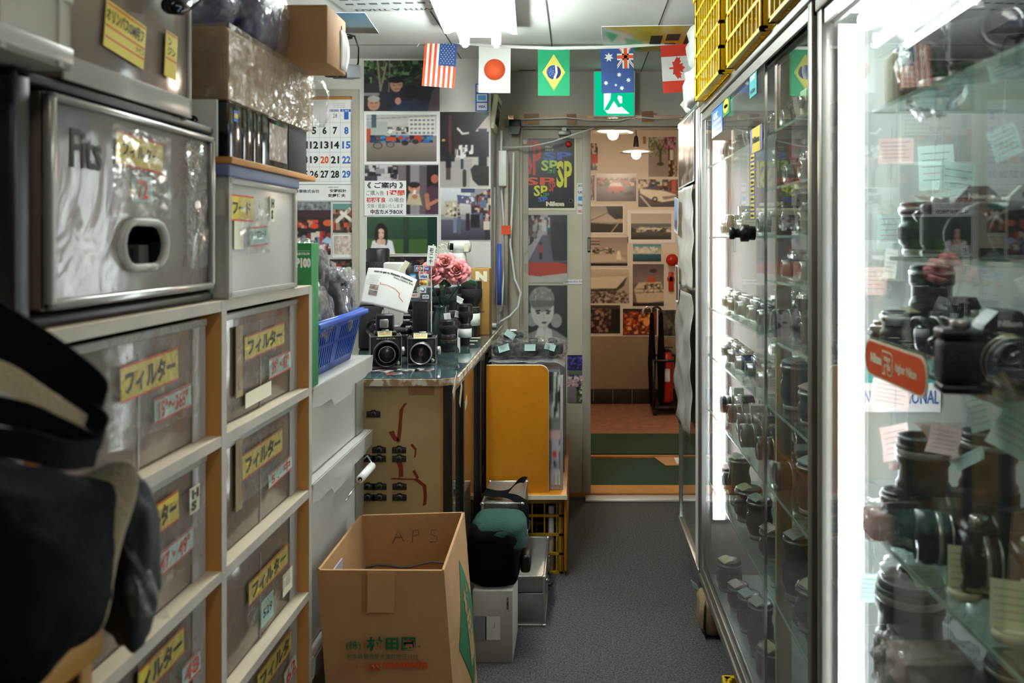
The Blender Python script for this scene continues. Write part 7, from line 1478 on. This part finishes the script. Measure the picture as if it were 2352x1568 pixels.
rows = [
 (1.62, 'top', ['bxb', 'rsp', None, 'bxb', 'rsp', 'rbp', 'bxc', 'rsp'], ['lsp', 'rsm', 'rsp', None, 'rsp', 'ssp', 'bxb', 'rbp']),
 (1.37, 'second', ['rsp', 'ssp', 'rbr', None, 'rsp', 'ssp', 'rbp', 'rsp'], ['rbr', 'rsp', 'bxc', 'rsp', 'rbp', 'rbr', 'ssp', 'rsp']),
 (1.12, 'third', ['rsy', 'rsy', 'rsp', 'rsp', 'rbp', 'sbp', 'sbw', 'sbp'], ['rsy', 'rsp', 'rsy', 'rbr', 'rsp', 'sbp', 'rbp', 'sbw']),
 (.952, 'fourth', ['rsy', 'rbp', 'rnb', 'rnb', 'rbp', 'lbm', 'lbp', 'lby'], ['rsy', 'rsy', 'rbp', 'rnb', 'rsm', 'lbp', 'lbm', 'lbp']),
 (.755, 'fifth', ['ssp', 'sby', 'ssp', 'sbp', 'sbw', 'sbp', 'lbm', 'sbw'], ['ssp', 'sby', 'sbp', 'ssp', 'sby', 'lby', 'sbp', 'lbm']),
 (.50, 'sixth', ['lbp', 'lbw', 'lby', 'lbm', 'lbp', 'lbw', 'lby', 'lbm'], ['lbw', 'lbp', 'lbw', 'lbp', 'lby', 'lbm', 'lbw', 'lbp']),
 (BOT, 'bottom', ['lby', 'lbp', 'lbm', 'lbw', 'lby', 'lbm', 'lby', 'lby'], ['lbw', 'lbm', 'lbp', 'lbm', 'lbw', 'lbp', 'lbw', 'lby']),
]
for z, nm, a, b in rows:
    shelf_row(z, FR, YS8, a, nm, 'front', seed=1); shelf_row(z, BKX, [y + .02 for y in YS8], b, nm, 'back', seed=2)
for z, nm, a in ((1.485, 'upper short', ['rsp', 'rbr', 'rsp']), (1.262, 'lower short', ['rsp', 'rsm', 'rbp'])):
    for j, (x, rw) in enumerate(((FR, 'front'), (BKX, 'back'))):
        shelf_row(z, x, [1.89, 1.75, 1.61], a if j == 0 else a[::-1], nm, rw, seed=5)

# ---- narrow showcase by the door with papers stuck on it
NY0, NY1, NZ1 = 2.885, 3.455, 1.86
parts = []
fr = MB(m_alu)
for y in (NY0, NY1 - .02): fr.box(XG - .008, y, .142, XG + .02, y + .02, NZ1 - .02, .002)
fr.box(XG - .012, NY0, .115, XG + .02, NY1, .165, .002); fr.box(XG - .012, NY0, NZ1 - .022, XG + .02, NY1, NZ1, .002)
wpn = MB(m_white); wpn.box(XG - .009, NY0 + .02, .165, XG - .004, NY0 + .075, NZ1 - .022)
rd_ = MB(mat('dark_red_wood', '4a1f17', .5)); rd_.box(XG - .004, AY1 + .003, .142, XG + .02, NY0 - .003, NZ1 - .02)
gl = MB(m_clear); gl.box(XG + .0, NY0 + .02, .165, XG + .004, NY1 - .02, NZ1 - .022)
bd = MB(mat('narrow_case_inside', 'aaa79e', .6)); bd.box(XG + .22, NY0, .115, XG + .23, NY1, NZ1); bd.box(XG + .02, NY0, NZ1 - .008, XG + .22, NY1, NZ1); bd.box(XG + .02, NY0, .115, XG + .22, NY1, .13); bd.box(XG + .02, NY1 - .006, .13, XG + .22, NY1, NZ1 - .008); bd.box(XG + .02, NY0, .13, XG + .22, NY0 + .006, NZ1 - .008)
pl = MB(m_blackm); pl.box(XG + .05, NY0 + .03, 0, XG + .2, NY1 - .03, .115)
G('narrow_glass_showcase', 'narrow showcase by the doorway with papers and film stuck over its glass', 'display case', [('frame', fr), ('white_jamb', wpn), ('red_spacer', rd_), ('glass_front', gl), ('inner_case', bd), ('plinth', pl)])
def npaper(name, label, cat, y0, y1, pa, pb, fn, Xn=XG - .012):
    k = (XG) / (1583 - CX); z1, z0 = H - (pa - CY) * k, H - (pb - CY) * k
    mb = MB(m_paper); fn(mb, y0, y1, z0, z1, Xn); one(name, label, cat, mb)
def f_photo(seed, pal):
    def f(mb, y0, y1, z0, z1, X_):
        mb.T = FXN(X_, (y0 + y1) / 2, (z0 + z1) / 2); w_, h_ = y1 - y0, z1 - z0; mb.plate(0, 0, w_, h_, .0012); mb.grid_print(-w_ / 2 + .004, -h_ / 2 + .004, w_ / 2 - .004, h_ / 2 - .004, paint(24, 40, pal[0], [('s', 0, 0, 100, 100, 150, 8, pal)], seed), .0016, m_print)
    return f
def f_sheet(m_, wav, seed):
    def f(mb, y0, y1, z0, z1, X_):
        mb.sheet(18, 26, lambda u, v: (X_ - .002 - wav * (.5 + noise.noise(Vector((u * 3, v * 5, seed)))) * (1 - .3 * v), y1 + (y0 - y1) * u, z0 + (z1 - z0) * v + .012 * noise.noise(Vector((u * 4, seed, 0))) * (1 - v)), (-.0008, 0, 0), m_)
    return f
npaper('taped_photograph', 'crowded photograph taped high on the narrow showcase by the doorway', 'photograph', 2.97, 3.42, 272, 425, f_photo(101, ['3a3434', '8a8480', '1c1a1a', 'c8c2bc', '6a5a54', '24222a']))
m_sheetw = mat('silver_white_film_sheet', 'cfd0cc', .25, var=.25, scale=9, bump=.6, bs=12)
m_sheetg = mat('grey_crinkled_plastic', 'a9a9a5', .3, var=.3, scale=8, bump=.6, bs=10)
npaper('white_film_sheet', 'shiny white film sheet under the crowded photograph on the narrow showcase', 'film sheet', 2.965, 3.40, 432, 660, f_sheet(m_sheetw, .012, 1))
npaper('grey_plastic_sheet', 'crinkled grey plastic sheet hanging low on the narrow showcase', 'plastic sheet', 2.965, 3.43, 668, 985, f_sheet(m_sheetg, .022, 2), XG - .014)
k = (XG - .03) / (1566 - CX)
mb = MB(m_paper); T = FXN(XG - .036, 3.16 + .16, H - (492 - CY) * k); T = T @ Euler((0, .0, -.12)).to_matrix().to_4x4(); mb.T = T; mb.plate(0, 0, .12, .145, .001); mb.grid_print(-.055, -.07, .055, .07, paint(20, 24, '7fa0c8', [('g', 0, 0, 100, 70, '8fb0d8', '6a8cc0'), ('e', 50, 80, 40, 18, '3c4c78'), ('r', 0, 94, 100, 100, 'e0e4ea')], 104), .0014, m_print)
one('blue_leaflet', 'pale blue leaflet sticking out from the narrow showcase', 'leaflet', mb)
mb = MB(m_paper); mb.T = FXN(XG - .030, 3.33, H - (655 - CY) * k) @ Euler((0, 0, .06)).to_matrix().to_4x4(); mb.prism([(-.05, -.08), (.035, -.075), (.05, -.02), (.03, .075), (-.05, .08)], 0, .001, m_paper); mb.prism([(-.042, -.07), (.03, -.068), (.044, -.02), (.024, .068), (-.042, .072)], .001, .0014, mat('dark_leaf_print', '2c2a1c', .3, col2='5a2c24', scale=14))
one('dark_leaflet', 'curled dark flower photograph halfway down the narrow showcase', 'photograph', mb)
mb = MB(m_blackm); mb.T = Matrix(); mb.box(XG + .03, 2.95, .60, XG + .10, 3.10, .86, .01); one('black_case', 'black case seen through the lower glass of the narrow showcase', 'case', mb)
# white bags and foam on the narrow showcase
for i, (c_, r_, lb) in enumerate((((.62, 3.13, 1.945), (.19, .24, .085), 'white plastic bag with green print lying on the narrow showcase'), ((.60, 3.10, 2.115), (.16, .22, .085), 'white plastic bag stacked near the ceiling over the narrow showcase'))):
    mb = MB(mat('white_bag', 'd6d9d6', .35, bump=.25, bs=14)); mb.blob(c_, r_, 51 + i, 4, .10, 2.4, .55); g_ = MB(m_greenc)
    G('white_plastic_bag', lb, 'bag', [('bag', mb)], 'white bags over the narrow showcase')
# yellow crates on the long showcase
crate('yellow_crate', 'yellow lattice crate on the long showcase, first by the maple leaf flag', 'crate', .405, .80, 2.27, 2.74, AZ1 + .002, 2.20, m_yplast, 'yellow crates on the long showcase')
crate('yellow_crate', 'yellow lattice crate on the long showcase, middle of three', 'crate', .415, .80, 1.80, 2.22, AZ1 + .002, 2.20, m_yplast, 'yellow crates on the long showcase')
crate('yellow_crate', 'yellow lattice crate on the long showcase, over the aluminium post', 'crate', .42, .80, 1.38, 1.75, AZ1 + .002, 2.20, m_yplast, 'yellow crates on the long showcase')
mb = MB(m_paper); mb.box(.43, 2.30, AZ1 + .008, .60, 2.70, AZ1 + .03, .003); one('foam_tray', 'white foam tray inside the yellow crate by the maple leaf flag', 'tray', mb)
# under the long showcase
mb = MB(m_khaki); mb.blob((.505, 2.77, .068), (.085, .07, .066), 61, 4, .05, 2, .5); q = MB(m_black); q.tube([(.44, 2.71, .006), (.432, 2.70, .05), (.436, 2.71, .11), (.45, 2.75, .125)], .004)
G('khaki_bag', 'khaki canvas bag with black piping on the carpet under the showcase corner', 'bag', [('bag', mb), ('piping', q)])
crate('yellow_crate', 'flat yellow crate on the carpet below the bottom rail of the long showcase', 'crate', .425, .50, 1.60, 2.30, .0, .10, m_yplast)
mb = MB(m_cyan); mb.at(TR(.418, 2.82, .135, 0, 1.2, .4)); mb.plate(0, 0, .03, .04, .0006); one('mint_slip', 'mint paper slip sticking out at the showcase corner above the khaki bag', 'paper slip', mb)

# ---------------------------------------------------------------- near showcase
BY0, BY1, BZ0, BZ1, BXB = .50, 1.465, .14, 1.80, .90
SHB = [1.567, 1.335, 1.18, .895, .62, .36]
m_endb = thin_paper('frosted_end_panel', 'd3d9d4')
showcase('near_glass_showcase', 'brightly lit glass showcase with the red-orange badge, beside the aluminium post', BY0, BY1, BZ0, BZ1, BXB, SHB, m_endb, [(BY0 + .03, BY1 - .03, XG)], tubes=[('z', .2, 1.735, .489, 1.405, 0, .0165), ('y', .55, 1.38, .50, 0, 1.738, .0165)], sh_y=(BY0 + .03, 1.27))
q = MB(m_gun); q.box(XG + .004, BY1 + .002, BZ0, XG + .022, BY1 + .012, BZ1); q.use(mat('brown_strip', '5c5148', .5)); q.box(XG + .022, BY1 + .002, BZ0, XG + .034, BY1 + .01, 1.80); one('gap_shade_strip', 'dark strip standing in for the shaded gap between the two aluminium showcases', 'shade strip', q)  # shade of the open gap, made as dark solid strips
# badge
ya, yb_ = XG * F / (1993 - CX), XG * F / (2133 - CX); L_ = ya - yb_; zc = H - (842 - CY) * XG / (2062 - CX)
T = FXN(XG - .0012, (ya + yb_) / 2, zc); r = .02; hh = .026; pr_ = []
for cx_, cy_, a0 in ((L_ / 2 - r, hh - r, 0), (-L_ / 2 + r, hh - r, PI / 2), (-L_ / 2 + r, -hh + r, PI), (L_ / 2 - r, -hh + r, 1.5 * PI)):
    pr_ += [(cx_ + r * math.cos(a0 + t), cy_ + r * math.sin(a0 + t)) for t in np.linspace(0, PI / 2, 6)]
mb = MB(m_cream, T); mb.prism([(x * 1.015, y * 1.05) for x, y in pr_], 0, .002); mb.prism([(x * .985, y * .93) for x, y in pr_], .002, .0026, m_orr)
mb.text('Nikon', -.062, .001, .042, .015, .003, m_cream, 3); mb.text('F3', -.018, 0, .040, .036, .003, m_cream, 3); mb.text('F3', -.018, 0, .036, .031, .0034, m_orr, .8); mb.text('higher Nikon', .045, -.002, .070, .017, .003, m_cream, 1)
one('orange_badge', 'rounded orange-red maker badge stuck on the glass of the near showcase', 'badge', mb)
# card company sticker on the end panel
Ye2 = BY1 - .010; k = Ye2 / F
mb = MB(m_paper, FY((2067 - CX) * k, Ye2, H - (868 - CY) * k)); W_, H_ = 186 * k, 156 * k; mb.plate(0, 0, W_, H_, .0006); mb.plate(0, H_ * .14, W_, H_ * .42, .0003, .0006, m_teal); mb.plate(0, H_ * .42, W_, H_ * .14, .0003, .0006, m_skyi)
mb.text('C A R D', 0, H_ * .14, W_ * .8, H_ * .2, .0012, m_paper, 1); mb.text('INTERNATIONAL', 0, -H_ * .28, W_ * .95, H_ * .2, .0012, m_bluei, .3)
one('card_company_sticker', 'teal and white card company sticker behind the orange-red badge', 'sticker', mb)
def b_at(px, Y, z): return ((px - CX) * Y / F, Y, z + .0006)
NB = 'of the near showcase'
def bput(kind, px, Y, z, rz, label, scale=None):
    x, y, zz = b_at(px, Y, z); x = max(x, .545 if (kind[0] == 's' and rz < -1) else .505 if kind[0] == 'r' else .495)
    put(kind, (x, y, zz), rz, label, 'camera goods in the near showcase', scale)
S1, S2, S3, S4, S5 = SHB[:5]
bput('lbw', 2160, 1.14, S1, .3, 'tall black lens on the top shelf, bagged, beside the pink-tagged box')
bput('bxc', 2045, 1.20, S1, -.1, 'cream box with pink tag at the tube end of the top shelf')
bput('sbw', 2330, .96, S1, -.6, 'black reflex camera on the top shelf above the mint card')
bput('lbw', 2235, 1.04, S1, 1.0, 'second tall black lens on the top shelf with leaning tags', (.9, .9, .8))
bput('sbv', 2240, 1.12, S2, -.30, 'black reflex camera with violet front glass on the second shelf')
bput('ssp', 2365, 1.08, S2, -.35, 'silver reflex camera on the second shelf next to the violet glass')
bput('lbp', 2120, 1.20, S2, -.3, 'small black lens at the tube end of the second shelf')
bput('sbw', 2150, 1.13, S3, -1.5, 'black reflex camera seen side-on behind the orange-red badge')
bput('sby', 2300, .93, S3, -.15, 'black reflex camera at the open end of the third shelf')
bput('lby', 2075, 1.21, S3, 0, 'wide black lens above the orange-red badge', (.8, .8, .7))
bput('lbw', 2140, 1.21, S3, 0, 'tall black lens behind the side-on camera on the third shelf', (.9, .9, .9))
bput('ssp', 2400, 1.0, S3, -.4, 'silver reflex camera at the frame edge of the third shelf')
bput('rsp', 2070, 1.235, S3, -.5, 'silver compact camera just above the orange-red badge', (.8, .8, .7))
bput('sby', 2205, 1.10, S4, -1.85, 'black reflex camera side-on in the middle of the fourth shelf', (1.1, 1.1, 1.2))
bput('sbw', 2345, 1.02, S4, -1.85, 'second black reflex camera side-on on the fourth shelf', (1.1, 1.1, 1.2))
bput('lbp', 2120, 1.20, S4, 0, 'hooded black lens with pink slip on top, fourth shelf', (1.15, 1.15, 2.1))
bput('lbm', 2270, 1.16, S4, 0, 'black lens with mint slip on top, fourth shelf', (1.1, 1.1, 1.6))
bput('lbm', 2048, 1.22, S4, 0, 'short black lens at the tube end of the fourth shelf', (.8, .8, .7))
bput('lby', 2090, 1.22, S5, 0, 'large black lens on the fifth shelf below the mint card', (1.2, 1.2, 2.2))
bput('sbw', 2240, 1.12, S5, -1.0, 'black reflex camera on the fifth shelf', (1.1, 1.1, 1.3))
bput('lbw', 2330, 1.05, S5, 0, 'tall black lens on the fifth shelf near the yellow cards', (1, 1, 1.2))
bput('lby', 2030, 1.24, SHB[5], 0, 'wide black lens on the lowest shelf by the tube')
bput('lbm', 2160, 1.15, SHB[5], 0, 'black lens on the lowest shelf, mint slip')
# round dishes with upright cards along the shelf edges
for i, (px, Y, z, col, tw, th_, lb) in enumerate(((2082, 1.215, S4, 'yellow', .034, .05, 'pale yellow card in a round white dish on the fourth shelf edge by the tube'), (2215, 1.035, S4, 'yellow', .040, .055, 'yellow card in a round white dish, middle of the fourth shelf edge'), (2322, .925, S4, 'yellow', .045, .058, 'yellow card in a round white dish, open end of the fourth shelf edge'), (2222, 1.0, S3, 'white', .014, .03, 'round white dish under the filter disc on the third shelf'), (2322, .90, S3, 'white', .016, .05, 'round white dish with an edge-on card on the third shelf'))):
    x, y, zz = b_at(px, Y, z); x = max(x, XG + .043); d = MB(m_cream); d.lathe([(.018, 0), (.021, .003), (.021, .009), (.018, .012), (.016, .009)], (x, y, zz), n=28)
    t = tag_mb(col, TR(x, y, zz + .012 + th_ / 2, PI / 2, 0, -.35 if i < 3 else -1.2), tw, th_)
    G('card_dish', lb, 'card holder', [('dish', d), ('price_card', t)], 'round dishes with cards')
# filter discs standing on edge
for i, (px, py, Y, r, lb) in enumerate(((2228, 530, .985, .030, 'violet filter disc standing before the reflex camera, second shelf'), (2338, 528, .93, .031, 'grey filter disc at the frame edge of the second shelf'), (2190, 797, 1.02, .026, 'grey filter disc seen nearly edge-on, third shelf'))):
    z = (S2, S2, S3)[i] + .0006; x = (px - CX) * Y / F; T = TR(x, Y, z + r, 0, 0, (-.35, -.2, -.95)[i])
    rg = MB(m_black, T); rg.lathe([(r * .93, -.003), (r, -.003), (r, .003), (r * .93, .003), (r * .93, -.003)], axis='y', n=36); g = MB(m_lensp if i == 0 else m_discg, T); g.lathe([(r * .93, -.001), (r * .93, .001)], axis='y', n=36)
    G('filter_disc', lb, 'lens filter', [('ring', rg), ('glass', g)], 'filter discs on edge')
# cards stuck or leaning at the tube end
cards = [(2057, 347, 1.20, 'pink', .05, .038, 0, 'pink card high on the end panel of the near showcase'), (2045, 530, 1.44, 'mint', .056, .066, .02, 'large mint card in a sleeve on the end panel'), (2010, 645, 1.44, 'pink', .04, .05, 0, 'pink card on the end panel left of the lens hood'.replace('left of', 'beside')), (2150, 385, 1.44, 'mint', .06, .08, .05, 'mint card at the middle of the end panel, upper of two'), (2195, 425, 1.43, 'mint', .07, .08, -.1, 'mint card overlapping the upper one on the end panel'), (2165, 480, 1.42, 'mint', .09, .06, .2, 'tilted mint card lowest on the end panel'), (2045, 905, 1.30, 'pink', .06, .045, -.15, 'pink card over the card company sticker'), (2055, 1015, 1.28, 'pink', .05, .056, .15, 'pink card tilted under the card company sticker'), (2145, 560, 1.16, 'white', .034, .05, .1, 'white card standing on the second shelf behind the badge'), (2045, 605, 1.2, 'white', .018, .045, -.1, 'narrow curled white card at the tube end'), (2305, 328, .95, 'mint', .042, .038, .4, 'mint card hanging above the silver camera'), (2005, 1350, 1.30, 'mint', .055, .048, -.03, 'bright mint card beside the tube below the fourth shelf'), (2085, 1072, 1.22, 'pink', .055, .012, 0, 'pink slip lying on the hooded lens'), (2220, 1055, 1.12, 'mint', .055, .020, .35, 'mint slip tilted between fourth shelf lenses'), (2245, 945, 1.0, 'mint', .028, .05, .3, 'pointed mint card hanging from the third shelf edge'), (2335, 990, .93, 'mint', .05, .055, -.5, 'curled white-mint card hanging below the round dish'), (2165, 1010, 1.12, 'pink', .05, .04, -.2, 'pink card inside a clear sleeve under the third shelf'), (2310, 150, .93, 'mint', .045, .03, .35, 'mint card seen through the top shelf edge'), (2240, 95, 1.0, 'white', .034, .045, .1, 'white card leaning on the second tall lens, top shelf'), (2200, 130, 1.02, 'pink', .024, .05, -.05, 'pink card leaning behind the white one, top shelf')]
for i, (px, py, Y, col, w_, h_, a, lb) in enumerate(cards):
    c = P(px, py, Y); t = tag_mb(col, FY(*c) @ Matrix.Rotation(a, 4, 'Z') @ Matrix.Rotation((-.25, .2, -.1)[i % 3], 4, 'Y'), w_, h_)
    parts = [('card', t)]
    s = MB(m_filmd); up = min([z for z in SHB + [BZ1 - .02] if z - .008 > c.z] or [BZ1]); s.tube([(c.x, c.y, c.z + h_ * .45), (c.x + .003, c.y, up - .006)], .0003, 4); parts.append(('thread', s))
    if i in (1, 2, 16): parts.append(('clear_sleeve', film_patch(FY(c.x, c.y - .003, c.z), w_ * 1.3, h_ * 1.3, i, .003)))
    G('price_card', lb, 'price card', parts, 'price cards in the near showcase')
for i, (px, py, Y, r_, lb, mi) in enumerate(((2150, 95, 1.14, (.045, .045, .10), 'clear bag around the tall lens on the top shelf', None), (2040, 1195, 1.22, (.045, .04, .030), 'clear bag with a pink box at the tube end of the fourth shelf', m_pink), (2135, 1525, 1.13, (.07, .06, .035), 'crumpled clear bag of pink cartons at the frame bottom', mat('dusty_pink_pack', 'b59a94', .6)), (2140, 1330, 1.2, (.06, .05, .05), 'slack clear bag draped over the large lens, fifth shelf', None))):
    c = P(px, py, Y); q = MB(m_film); q.blob(c, r_, 71 + i, 4, .16, 3, .7); pp = [('clear_bag', q)]
    if mi: a = MB(mi); a.box(c.x - r_[0] * .7, c.y - r_[1] * .6, c.z - r_[2] * .8, c.x + r_[0] * .7, c.y + r_[1] * .6, c.z + r_[2] * .5, .003); pp.append(('carton', a))
    G('clear_bag', lb, 'bag', pp)
